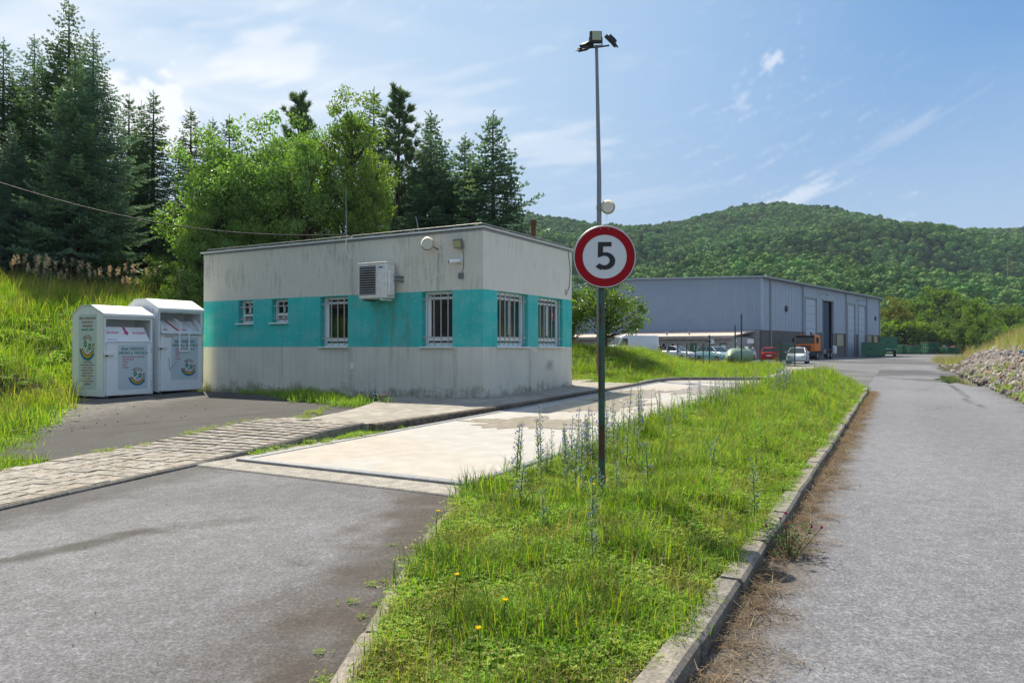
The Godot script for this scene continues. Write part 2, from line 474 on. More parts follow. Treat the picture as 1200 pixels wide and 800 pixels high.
func make_sky() -> ImageTexture:
	var w := 2048
	var h := 1024
	var data := PackedFloat32Array()
	data.resize(w * h * 3)
	var wisps := noise(11, 1.0, 5)
	var veil := noise(12, 1.0, 4)
	var puff := noise(13, 1.0, 5)
	var to_sun := Vector3(-0.256, 0.792, -0.554).normalized()
	# small clouds in the air: azimuth, elevation, half sizes (degrees), tilt, strength, crispness
	var clouds := [
		[-26.2, 15.6, 3.4, 2.6, 0.0, 1.5, 1.0], [-28.5, 16.6, 2.2, 1.8, 0.0, 1.2, 1.0], [-24.2, 14.4, 2.0, 1.7, 0.0, 1.2, 1.0],
		[-18.5, 20.5, 4.6, 2.6, 0.3, 0.75, 0.35], [-6.0, 17.2, 7.0, 3.0, 0.15, 0.5, 0.3], [3.4, 14.8, 5.6, 1.9, 0.08, 0.62, 0.3],
		[19.3, 19.9, 0.95, 0.5, 0.6, 1.1, 0.5], [17.0, 17.6, 0.7, 1.0, 0.2, 0.35, 0.3], [20.6, 10.5, 3.0, 0.85, 0.35, 0.95, 0.5],
		[27.0, 14.0, 4.0, 0.55, 0.5, 0.35, 0.4], [10.0, 11.2, 6.0, 0.8, 0.1, 0.28, 0.3], [-31.0, 22.0, 9.0, 4.0, 0.4, 0.42, 0.2]]
	# clear air by elevation
	var keys := [[0.0, Vector3(0.31, 0.385, 0.475)], [10.0, Vector3(0.215, 0.315, 0.455)], [18.0, Vector3(0.125, 0.24, 0.42)], [24.0, Vector3(0.07, 0.185, 0.385)], [42.0, Vector3(0.06, 0.155, 0.36)], [90.0, Vector3(0.05, 0.13, 0.33)]]
	var gap := Vector3(sin(0.52) * cos(0.26), sin(0.26), -cos(0.52) * cos(0.26))
	for j in h:
		var el := (0.5 - (j + 0.5) / h) * PI
		var y := sin(el)
		var ce := cos(el)
		var deg := rad_to_deg(el)
		for i in w:
			var az := wrapf((i + 0.5) / w * TAU, -PI, PI)
			var k := (j * w + i) * 3
			if deg < -1.0:
				data[k] = 0.30; data[k + 1] = 0.33; data[k + 2] = 0.30
				continue
			var dir := Vector3(sin(az) * ce, y, -cos(az) * ce)
			var e := maxf(deg, 0.0)
			var q0 := 0
			while q0 < keys.size() - 2 and e > float(keys[q0 + 1][0]): q0 += 1
			var f0 := (e - float(keys[q0][0])) / (float(keys[q0 + 1][0]) - float(keys[q0][0]))
			var base_c := (keys[q0][1] as Vector3).lerp(keys[q0 + 1][1], f0)
			var r := base_c.x
			var g := base_c.y
			var b := base_c.z
			var glow := maxf(0.0, dir.dot(to_sun))
			var gl := smoothstep(0.55, 0.92, glow)
			var gl2 := pow(glow, 28.0)
			r += gl * 0.23 + gl2 * 0.5; g += gl * 0.215 + gl2 * 0.48; b += gl * 0.14 + gl2 * 0.42
			# thin cloud veils on an overhead plane, added beyond the view for fill light
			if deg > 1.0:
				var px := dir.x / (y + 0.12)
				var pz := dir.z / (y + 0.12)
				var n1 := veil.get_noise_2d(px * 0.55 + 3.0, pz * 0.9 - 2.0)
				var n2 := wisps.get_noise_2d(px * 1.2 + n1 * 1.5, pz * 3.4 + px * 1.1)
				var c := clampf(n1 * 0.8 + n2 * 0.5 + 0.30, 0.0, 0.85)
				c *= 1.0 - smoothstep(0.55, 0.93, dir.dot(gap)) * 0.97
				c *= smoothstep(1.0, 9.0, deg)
				var ad := rad_to_deg(az)
				if ad > -50.0 and ad < 50.0 and deg < 32.0:
					for q: Array in clouds:
						var ax: float = ad - float(q[0])
						var ay: float = deg - float(q[1])
						if absf(ax) > 2.6 * float(q[2]) or absf(ay) > 2.6 * maxf(float(q[2]), float(q[3])):
							continue
						var tl: float = q[4]
						var bx := (ax * cos(tl) + ay * sin(tl)) / float(q[2])
						var by := (-ax * sin(tl) + ay * cos(tl)) / float(q[3])
						var crisp: float = q[6]
						var nn := puff.get_noise_2d(ad * 0.55, deg * 0.75) if crisp > 0.8 else wisps.get_noise_2d(bx * 0.55 + by * 0.3 + float(q[0]), by * 1.6 - bx * 0.25)
						var f := exp(-(bx * bx + by * by) * 1.1) + nn * (0.62 if crisp > 0.8 else 0.95)
						f = clampf((f - 0.36) * lerpf(1.0, 4.2, crisp), 0.0, 1.0) * float(q[5])
						c = maxf(c, minf(f, 1.0)) if crisp > 0.8 else minf(1.0, c + f * 0.5)
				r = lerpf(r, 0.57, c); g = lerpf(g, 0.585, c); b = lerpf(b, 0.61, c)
			data[k] = r; data[k + 1] = g; data[k + 2] = b
	return ImageTexture.create_from_image(Image.create_from_data(w, h, false, Image.FORMAT_RGBF, data.to_byte_array()))


# ------------------------------------------------------------------ sheets
func lerp_path(path: Array, t: float) -> Vector2:
	var f := t * (path.size() - 1)
	var i := mini(int(f), path.size() - 2)
	return (path[i] as Vector2).lerp(path[i + 1], f - i)

# a sheet between two paths of (x, distance), following height(x, d) and colour(x, d)
func ribbon(left: Array, right: Array, rows: int, cols: int, height: Callable, colour: Callable) -> MB:
	var mb := MB.new()
	var pts := []
	var cs := []
	for j in rows + 1:
		var a := lerp_path(left, float(j) / rows)
		var b := lerp_path(right, float(j) / rows)
		var row := []
		var crow := []
		for i in cols + 1:
			var p := a.lerp(b, float(i) / cols)
			row.append(P(p.x, height.call(p.x, p.y), p.y))
			crow.append(colour.call(p.x, p.y))
		pts.append(row)
		cs.append(crow)
	for j in rows:
		for i in cols:
			mb.tric(pts[j][i], pts[j + 1][i], pts[j + 1][i + 1], cs[j][i], cs[j + 1][i], cs[j + 1][i + 1], Vector3.UP)
			mb.tric(pts[j][i], pts[j + 1][i + 1], pts[j][i + 1], cs[j][i], cs[j + 1][i + 1], cs[j][i + 1], Vector3.UP)
	return mb

func flat_sheet(poly: Array, height: Callable, col: Color) -> MB:
	var mb := MB.new()
	mb.col = col
	var pv := PackedVector2Array(poly)
	var ids := Geometry2D.triangulate_polygon(pv)
	for i in range(0, ids.size(), 3):
		var q := []
		for j in 3:
			var p := pv[ids[i + j]]
			q.append(P(p.x, height.call(p.x, p.y), p.y))
		mb.tri(q[0], q[1], q[2], Vector3.UP)
	return mb

func g3(a: float, tint := Vector3.ONE) -> Color:
	return Color(a * tint.x, a * tint.y, a * tint.z)

func make_terrain() -> void:
	var xs := []
	var x := -160.0
	while x < 260.0:
		xs.append(x)
		x += 0.5 if x > -26.0 and x < 26.0 else (2.0 if absf(x) < 60.0 else 8.0)
	var ds := []
	var d := -30.0
	while d < 330.0:
		ds.append(d)
		d += 0.5 if d > 0.0 and d < 46.0 else (2.0 if d < 80.0 else 10.0)
	var mb := MB.new()
	var n1 := noise(101, 0.25, 4)
	var n2 := noise(102, 0.045, 3)
	var pts := []
	var cs := []
	for dd: float in ds:
		var row := []
		var crow := []
		for xx: float in xs:
			row.append(P(xx, gh(xx, dd) - 0.035, dd))
			var a := n1.get_noise_2d(xx, dd)
			var e := n2.get_noise_2d(xx, dd)
			var c := Color(0.075, 0.095, 0.028).lerp(Color(0.13, 0.10, 0.055), clampf(0.3 + a * 0.9 + e * 0.4, 0.0, 1.0))
			crow.append(c)
		pts.append(row)
		cs.append(crow)
	for j in ds.size() - 1:
		for i in xs.size() - 1:
			var a: Vector3 = pts[j][i]
			var b: Vector3 = pts[j + 1][i]
			var e: Vector3 = pts[j + 1][i + 1]
			var f: Vector3 = pts[j][i + 1]
			var nn := (f - a).cross(b - a).normalized()
			if nn.y < 0.0: nn = -nn
			mb.tric(a, b, e, cs[j][i], cs[j + 1][i], cs[j + 1][i + 1], nn)
			mb.tric(a, e, f, cs[j][i], cs[j + 1][i + 1], cs[j][i + 1], nn)
	struct("ground", mb, M.soil, "grassy ground rising into a bank on the left")

func seg_dist(p: Vector2, a: Vector2, b: Vector2) -> float:
	return p.distance_to(Geometry2D.get_closest_point_to_segment(p, a, b))

const STRIP_NEAR := [Vector2(-4.95, 5.4), Vector2(-4.58, 6.72), Vector2(-4.27, 7.85), Vector2(-3.86, 9.35), Vector2(-3.45, 10.3), Vector2(-2.95, 11.2), Vector2(-2.42, 12.18)]
const STRIP_FAR := [Vector2(-6.55, 5.7), Vector2(-6.15, 7.2), Vector2(-5.9, 8.6), Vector2(-5.6, 10.0), Vector2(-5.2, 11.1), Vector2(-4.65, 12.2), Vector2(-4.05, 13.25)]

func make_hard_ground() -> void:
	var n1 := noise(201, 1.3, 4)
	var n2 := noise(202, 0.35, 4)
	var n3 := noise(203, 6.0, 3)
	# lane the lorries take onto the weighbridge
	var lane_col := func(x: float, d: float) -> Color:
		var p := Vector2(x, d)
		var a := 0.52 * (1.0 + 0.10 * n1.get_noise_2d(x, d) + 0.32 * n2.get_noise_2d(x * 0.7, d) + 0.08 * n3.get_noise_2d(x, d))
		var c := Color(a * 0.97, a * 0.995, a * 1.10)
		# an oily tyre streak and a damp rim under the paving
		var st := seg_dist(p, Vector2(-4.0, 4.3), Vector2(-2.9, 5.9)) + 0.10 * n1.get_noise_2d(x * 2.0, d * 2.0)
		var st2 := seg_dist(p, Vector2(-2.9, 5.9), Vector2(-2.2, 6.4)) + 0.12 * n1.get_noise_2d(x * 2.0, d * 2.0)
		c = c.lerp(Color(0.13, 0.125, 0.11), 0.8 * (1.0 - ss(0.03, 0.18, st)))
		c = c.lerp(Color(0.16, 0.15, 0.13), 0.45 * (1.0 - ss(0.0, 0.22, st2)))
		var rim := 99.0
		for i in STRIP_NEAR.size() - 1:
			rim = minf(rim, seg_dist(p, STRIP_NEAR[i], STRIP_NEAR[i + 1]))
		rim += 0.35 * n1.get_noise_2d(x * 1.2, d * 1.2)
		c = c.lerp(Color(0.17, 0.17, 0.17), 0.7 * (1.0 - ss(0.25, 0.9, rim)))
		# washed soil along the verge
		var v := -0.62 - x + 0.45 * n1.get_noise_2d(x * 1.4, d * 1.4) + 0.25 * n2.get_noise_2d(x * 3.0, d * 3.0)
		c = c.lerp(Color(0.17, 0.135, 0.105), 0.88 * (1.0 - ss(0.1, 0.85 + 0.4 * (1.0 - ss(3.5, 5.5, d)), v)))
		return c
	var lane := ribbon([Vector2(-7.6, -4.0), Vector2(-6.4, 2.6), Vector2(-5.8, 5.0), Vector2(-5.3, 6.9), Vector2(-4.9, 8.6), Vector2(-4.45, 10.0), Vector2(-4.1, 10.7)],
		[Vector2(0.6, -4.0), Vector2(-0.2, 2.6), Vector2(-0.25, 4.6), Vector2(-0.25, 6.0), Vector2(-0.2, 7.0), Vector2(-0.2, 7.8), Vector2(-0.1, 8.3)], 130, 70, func(_x: float, _d: float) -> float: return 0.0, lane_col)
	struct("road_lane", lane, M.asphalt, "worn grey asphalt lane leading onto the weighbridge")

	# old tarmac in front of the containers
	var patch_col := func(x: float, d: float) -> Color:
		var a := 0.145 * (1.0 + 0.25 * n1.get_noise_2d(x, d) + 0.35 * n2.get_noise_2d(x, d) + 0.2 * n3.get_noise_2d(x, d))
		var c := Color(a * 0.98, a, a * 1.04)
		var st := seg_dist(Vector2(x, d), Vector2(-6.6, 12.6), Vector2(-4.2, 15.2)) + 0.03 * n1.get_noise_2d(x * 3.0, d * 3.0)
		c = c.lerp(Color(0.03, 0.03, 0.03), 0.9 * (1.0 - ss(0.01, 0.06, st)))
		var left := ss(-7.6, -9.2, x + 0.8 * n1.get_noise_2d(x, d)) * ss(-0.3, 0.4, n3.get_noise_2d(x * 1.5, d * 1.5) + 0.25)
		c = c.lerp(Color(0.6, 0.57, 0.53), 0.75 * left)
		var back := ss(6.4, 8.2, s_of(x, d) + 0.8 * n1.get_noise_2d(x, d))
		return c.lerp(Color(0.45, 0.41, 0.36), 0.6 * back)
	var patch := ribbon([Vector2(-7.0, 9.7), Vector2(-7.6, 11.8), Vector2(-9.4, 15.2), Vector2(-10.9, 18.2), Vector2(-11.6, 20.4), Vector2(-10.6, 22.6)],
		[Vector2(-5.5, 9.6), Vector2(-4.9, 11.4), Vector2(-4.0, 13.0), Vector2(-3.6, 14.4), Vector2(-3.2, 16.2), Vector2(-3.6, 19.5)], 90, 60,
		func(x: float, d: float) -> float: return rise(x, d) + 0.012, patch_col)
	struct("tarmac_apron", patch, M.tarmac, "dark cracked tarmac apron before the textile containers")

	# concrete pavement along the office, with its own front edge
	var pave_h := func(x: float, d: float) -> float:
		var s := s_of(x, d)
		return 0.225 + 0.018 * maxf(0.0, s - 6.0)
	var pave_col := func(x: float, d: float) -> Color:
		var a := 0.42 * (1.0 + 0.18 * n1.get_noise_2d(x, d) + 0.3 * n2.get_noise_2d(x * 1.4, d * 1.4) + 0.10 * n3.get_noise_2d(x, d))
		var c := Color(a, a * 0.93, a * 0.81)
		return c
	var sl := []
	var sr := []
	for k in 25:
		var s := 2.75 + (14.75 - 2.75) * k / 24.0
		var far := -2.15 if s < 8.1 else -1.35
		if s < 4.6: far = -1.75 - (s - 2.75) * 0.35
		elif s < 8.1: far = lerpf(-2.4, -4.2, (s - 4.6) / 3.5)
		else: far = -1.6 if s < 13.6 else -2.3
		var a := site(far, 0, s)
		var b := site(-0.34, 0, s)
		sl.append(Vector2(a.x, -a.z))
		sr.append(Vector2(b.x, -b.z))
	struct("pavement", ribbon(sl, sr, 110, 26, pave_h, pave_col), M.concrete, "worn beige concrete pavement along the office")
	# its cast end face
	var cap := MB.new()
	cap.box(site(-1.12, 0.10, 2.80), Vector3(1.62, 0.235, 0.12), Basis(Vector3.UP, SITE_TURN))
	struct("pavement_end", cap, M.rough_concrete, "broken end of the concrete pavement")
	# more pavement past the far corner of the office
	var pl := []
	var pr := []
	for k in 7:
		var s := 13.3 + k * 0.45
		var a := site(-5.6, 0, s)
		var b := site(-2.2, 0, s)
		pl.append(Vector2(a.x, -a.z))
		pr.append(Vector2(b.x, -b.z))
	struct("pavement", ribbon(pl, pr, 20, 24, func(x: float, d: float) -> float: return pave_h.call(x, d) - 0.006, pave_col), M.concrete, "concrete path turning behind the office")

	# service road and yard
	var road_col := func(x: float, d: float) -> Color:
		var a := 0.62 * (1.0 + 0.08 * n1.get_noise_2d(x, d) + 0.3 * n2.get_noise_2d(x * 0.25, d * 0.12) + 0.06 * n3.get_noise_2d(x, d) + 0.07 * (exp(-pow((r_of(x, d) - 0.95) / 0.35, 2.0)) + exp(-pow((r_of(x, d) - 2.75) / 0.35, 2.0))))
		var c := Color(a * 0.96, a * 0.99, a * 1.10)
		var r := r_of(x, d)
		var l := l_of(x, d)
		# old patched seams and damp stains towards the puddle
		var seam := absf(r - 2.6 - 0.12 * n2.get_noise_2d(l * 0.8, 3.0)) + 0.05 * n3.get_noise_2d(x, d)
		c = c.lerp(Color(0.10, 0.10, 0.10), 0.75 * (1.0 - ss(0.02, 0.09, seam)) * ss(16.0, 20.0, l) * (1.0 - ss(30.0, 34.0, l)))
		var damp := n2.get_noise_2d(x * 0.45 + 7.0, d * 0.22) * 1.6 + n1.get_noise_2d(x, d) * 0.3 - 0.05 + 0.25 * exp(-pow((l - 40.0) / 9.0, 2.0))
		c = c.lerp(Color(0.2, 0.2, 0.21), clampf(damp * 2.2, 0.0, 0.7) * ss(24.0, 36.0, l))
		var edge := r + 0.5 * n1.get_noise_2d(x * 0.8, d * 0.8)
		c = c.lerp(Color(0.3, 0.28, 0.24), 0.75 * ss(3.1, 4.0, edge) * ss(8.0, 14.0, l))
		var soil := r + 0.22 * n1.get_noise_2d(x * 2.4, d * 2.4)
		c = c.lerp(Color(0.36, 0.29, 0.21), 0.85 * (1.0 - ss(0.12, 0.42, soil)) * (1.0 - ss(23.0, 25.0, l)))
		return c
	var rl := []
	var rr := []
	for k in 11:
		var l := -8.0 + 7.4 * k
		rl.append(Vector2(0.65 + 0.456 * l - 0.89 * 0.15, 3.02 + 0.89 * l + 0.456 * 0.15))
		rr.append(Vector2(0.65 + 0.456 * l + 0.89 * 4.6, 3.02 + 0.89 * l - 0.456 * 4.6))
	struct("road", ribbon(rl, rr, 420, 34, func(_x: float, _d: float) -> float: return 0.006, road_col), M.asphalt, "grey asphalt service road leading to the yard")
	var yard_col := func(x: float, d: float) -> Color:
		var a := 0.60 * (1.0 + 0.25 * n2.get_noise_2d(x * 0.22, d * 0.1) + 0.1 * n1.get_noise_2d(x * 0.3, d * 0.3))
		var c := Color(a * 0.97, a, a * 1.07)
		var damp := n2.get_noise_2d(x * 0.16 + 2.0, d * 0.05) * 1.6 - 0.12
		return c.lerp(Color(0.2, 0.2, 0.21), clampf(damp * 2.0, 0.0, 0.65))
	struct("yard", ribbon([Vector2(9.0, 26.0), Vector2(12.8, 34.2), Vector2(18.2, 45.6), Vector2(22.5, 58.0), Vector2(24.0, 72.0), Vector2(21.0, 84.0), Vector2(29.5, 91.0), Vector2(47.0, 111.5), Vector2(63.0, 131.0), Vector2(66.0, 160.0)],
		[Vector2(12.0, 25.0), Vector2(18.0, 34.0), Vector2(26.0, 47.0), Vector2(33.0, 58.0), Vector2(41.0, 70.0), Vector2(49.0, 82.0), Vector2(58.0, 92.0), Vector2(72.0, 112.0), Vector2(86.0, 131.0), Vector2(100.0, 160.0)], 220, 60,
		func(_x: float, _d: float) -> float: return -0.004, yard_col), M.asphalt, "wide asphalt yard before the steel hall")
	# concrete lane after the weighbridge
	var out_col := func(x: float, d: float) -> Color:
		var a := 0.50 * (1.0 + 0.15 * n1.get_noise_2d(x, d) + 0.3 * n2.get_noise_2d(x, d))
		return Color(a, a * 0.96, a * 0.88)
	struct("exit_lane", ribbon([Vector2(3.4, 22.8), Vector2(5.6, 25.6), Vector2(9.0, 27.6), Vector2(12.6, 34.0), Vector2(14.4, 37.6)], [Vector2(7.3, 20.8), Vector2(9.2, 24.2), Vector2(11.6, 28.4), Vector2(13.3, 31.8), Vector2(15.2, 35.4)], 40, 16,
		func(x: float, d: float) -> float: return rise(x, d) + 0.012, out_col), M.concrete, "pale concrete lane past the weighbridge")
	# footpath at the far side
	struct("footpath", ribbon([Vector2(7.6, 26.7), Vector2(8.8, 28.4), Vector2(12.2, 35.6), Vector2(16.6, 45.4), Vector2(18.2, 52.0)], [Vector2(7.9, 26.5), Vector2(9.7, 28.3), Vector2(13.4, 35.0), Vector2(18.6, 45.6), Vector2(21.0, 52.0)], 30, 4,
		func(x: float, d: float) -> float: return rise(x, d) * ss(0.0, 1.2, -r_of(x, d)) + 0.11, out_col), M.concrete, "narrow pale footpath curving towards the hall")

	var cr := RandomNumberGenerator.new()
	cr.seed = 41
	for e: Array in [[Vector2(8.6, 12.0), Vector2(0.47, 0.88), 16.0], [Vector2(13.0, 24.0), Vector2(0.6, 0.8), 14.0], [Vector2(9.2, 17.0), Vector2(0.75, 0.66), 3.0]]:
		var m := MB.new()
		m.col = Color(0.05, 0.05, 0.05)
		var p: Vector2 = e[0]
		var dir: Vector2 = e[1]
		var left: float = e[2]
		var w := 0.006
		while left > 0.0:
			var turn := dir.rotated(cr.randf_range(-0.55, 0.55))
			var q := p + turn * cr.randf_range(0.08, 0.22)
			var nw := cr.randf_range(0.0015, 0.008)
			var s := turn.orthogonal()
			m.quad(P(p.x - s.x * w, 0.0095, p.y - s.y * w), P(p.x + s.x * w, 0.0095, p.y + s.y * w), P(q.x + s.x * nw, 0.0095, q.y + s.y * nw), P(q.x - s.x * nw, 0.0095, q.y - s.y * nw), Vector3.UP)
			left -= p.distance_to(q)
			p = q
			w = nw
		struct("asphalt_crack", m, M.soil, "crack in the asphalt")
	make_paving()
	make_kerbs()
	make_weighbridge()
	make_verge()

func strip_height(x: float, d: float) -> float:
	return 0.03 + 0.19 * ss(-0.5, 2.8, s_of(x, d))

func make_paving() -> void:
	var bed := ribbon(STRIP_FAR, STRIP_NEAR, 60, 8, func(x: float, d: float) -> float: return strip_height(x, d) + 0.002, func(_x: float, _d: float) -> Color: return Color(0.26, 0.21, 0.15))
	var root := Node3D.new()
	root.name = "block_paving"
	add_child(root)
	tag(root, "strip of pale interlocking paving blocks beside the lane", "", "", "structure")
	obj("sand_bed", bed, M.soil, root)
	# interlocking blocks, rows across the strip
	var along := 38
	var across := 8
	var shapes := []
	for k in 4:
		var mb := MB.new()
		var q := 0.0045
		# an I shaped block 0.225 by 0.195 with a rounded top edge
		var a := 0.112
		var b := 0.098
		var w := 0.014
		var poly := PackedVector2Array([Vector2(-a, -b), Vector2(-a * 0.55, -b), Vector2(-a * 0.4, -b + w), Vector2(a * 0.4, -b + w), Vector2(a * 0.55, -b), Vector2(a, -b), Vector2(a, b), Vector2(a * 0.55, b), Vector2(a * 0.4, b - w), Vector2(-a * 0.4, b - w), Vector2(-a * 0.55, b), Vector2(-a, b)])
		mb.prism(poly, -0.03, 0.010 + 0.002 * k, Vector3.ZERO, Basis(Vector3.RIGHT, Vector3.BACK, Vector3.UP))
		shapes.append(mb.mesh())
	for j in along:
		for i in across:
			var t := (j + 0.5) / along
			var u := (i + 0.5) / across
			var c := lerp_path(STRIP_FAR, t).lerp(lerp_path(STRIP_NEAR, t), u)
			var c2 := lerp_path(STRIP_FAR, minf(1.0, t + 0.01)).lerp(lerp_path(STRIP_NEAR, minf(1.0, t + 0.01)), u)
			var c1 := lerp_path(STRIP_FAR, maxf(0.0, t - 0.01)).lerp(lerp_path(STRIP_NEAR, maxf(0.0, t - 0.01)), u)
			var wide := lerp_path(STRIP_FAR, t).distance_to(lerp_path(STRIP_NEAR, t)) / across
			var dir := (c2 - c1).normalized()
			if j > along - 3 and rng.randf() < 0.25:
				continue
			var len_ := 8.4 / along
			var o := obj("paving_block", shapes[rng.randi() % 4], M.paver[rng.randi() % 4], root)
			o.position = P(c.x, strip_height(c.x, c.y) + rng.randf_range(-0.003, 0.004), c.y)
			o.rotation = Vector3(rng.randf_range(-0.012, 0.012), atan2(-dir.x, dir.y) + PI / 2 + rng.randf_range(-0.015, 0.015), rng.randf_range(-0.012, 0.012))
			o.scale = Vector3(len_ / 0.225 * 0.985, 1.0, wide / 0.196 * 0.982)

# kerb stones along a path of (x, d); top(x,d) and foot(x,d) heights
func kerb_line(called: String, label: String, path: Array, width: float, top: Callable, foot: Callable, stone := 1.0, dirty := false) -> void:
	var root := Node3D.new()
	root.name = numbered(called)
	add_child(root)
	tag(root, label, "", "", "structure")
	var total := 0.0
	for i in path.size() - 1: total += (path[i] as Vector2).distance_to(path[i + 1])
	var n := int(round(total / stone))
	var cut := []
	for k in n + 1:
		var want := total * k / n
		var i := 0
		while i < path.size() - 2 and want > (path[i] as Vector2).distance_to(path[i + 1]):
			want -= (path[i] as Vector2).distance_to(path[i + 1])
			i += 1
		cut.append((path[i] as Vector2).lerp(path[i + 1], want / (path[i] as Vector2).distance_to(path[i + 1])))
	for k in n:
		var a: Vector2 = cut[k]
		var b: Vector2 = cut[k + 1]
		var dir := (b - a).normalized()
		var side := Vector2(-dir.y, dir.x)
		a += dir * 0.006
		b -= dir * 0.006
		var j1 := rng.randf_range(-0.012, 0.012)
		var j2 := rng.randf_range(-0.012, 0.012)
		var ta: float = float(top.call(a.x, a.y)) + rng.randf_range(-0.008, 0.008)
		var tb: float = float(top.call(b.x, b.y)) + rng.randf_range(-0.008, 0.008)
		var fa: float = float(foot.call(a.x, a.y)) - 0.12
		var ch := 0.02
		var mb := MB.new()
		var rings := []
		for e: Array in [[a, ta, j1], [b, tb, j2]]:
			var p: Vector2 = e[0] + side * float(e[2])
			var t: float = e[1]
			var L: Vector2 = p + side * width * 0.5
			var R: Vector2 = p - side * width * 0.5
			rings.append([P(L.x, fa, L.y), P(L.x, t - ch, L.y), P(L.x - side.x * ch, t, L.y - side.y * ch), P(R.x + side.x * ch, t, R.y + side.y * ch), P(R.x, t - ch, R.y), P(R.x, fa, R.y)])
		mb.loft(rings)
		obj("kerb_stone", mb, (M.kerb_dirty if dirty else M.kerb)[rng.randi() % 3], root)

func make_kerbs() -> void:
	var zero := func(_x: float, _d: float) -> float: return 0.0
	var right := []
	for k in 27:
		var l := -3.5 + k * 1.0
		right.append(Vector2(0.65 + 0.456 * l - 0.89 * 0.075, 3.02 + 0.89 * l + 0.456 * 0.075))
	kerb_line("kerb", "pale concrete kerb along the service road side of the verge", right, 0.15, func(_x: float, _d: float) -> float: return 0.105, zero)
	var e: Vector2 = right[-1]
	kerb_line("kerb", "kerb rounding the far tip of the verge", [e, e + Vector2(0.75, 1.5), e + Vector2(1.1, 3.4), e + Vector2(1.0, 5.4), e + Vector2(0.1, 7.0)], 0.15, func(x: float, d: float) -> float: return 0.09 + rise(x, d) * 0.2, zero, 0.8)
	kerb_line("kerb", "weathered low kerb between the lane and the verge", [Vector2(-0.78, -0.4), Vector2(-0.74, 2.6), Vector2(-0.70, 3.4), Vector2(-0.66, 4.6), Vector2(-0.61, 5.6), Vector2(-0.52, 6.5), Vector2(-0.36, 7.1)], 0.11, func(_x: float, _d: float) -> float: return 0.05, zero, 0.7)
	# kerb of the paving strip, rising to the pavement
	kerb_line("kerb", "narrow kerb edging the paving blocks", STRIP_NEAR, 0.07, func(x: float, d: float) -> float: return strip_height(x, d) + 0.012, zero)
	var pl := []
	for k in 7:
		var a := site(-0.26, 0, 2.75 + 2.0 * k)
		pl.append(Vector2(a.x, -a.z))
	kerb_line("kerb", "thick dirty kerb between the pavement and the weighbridge", pl, 0.17, func(x: float, d: float) -> float: return 0.232 + 0.018 * maxf(0.0, s_of(x, d) - 6.0), func(x: float, d: float) -> float: return rise(x, d), 2.0, true)
	kerb_line("kerb", "grey kerb curving away past the weighbridge", [pl[-1], Vector2(5.4, 25.7), Vector2(6.9, 26.2), Vector2(7.9, 26.3), Vector2(9.9, 28.2), Vector2(13.55, 35.0), Vector2(18.8, 45.8), Vector2(21.0, 51.0)], 0.13,
		func(x: float, d: float) -> float: return rise(x, d) * ss(0.0, 1.2, -r_of(x, d)) + 0.12, func(x: float, d: float) -> float: return rise(x, d) * ss(0.0, 1.2, -r_of(x, d)))

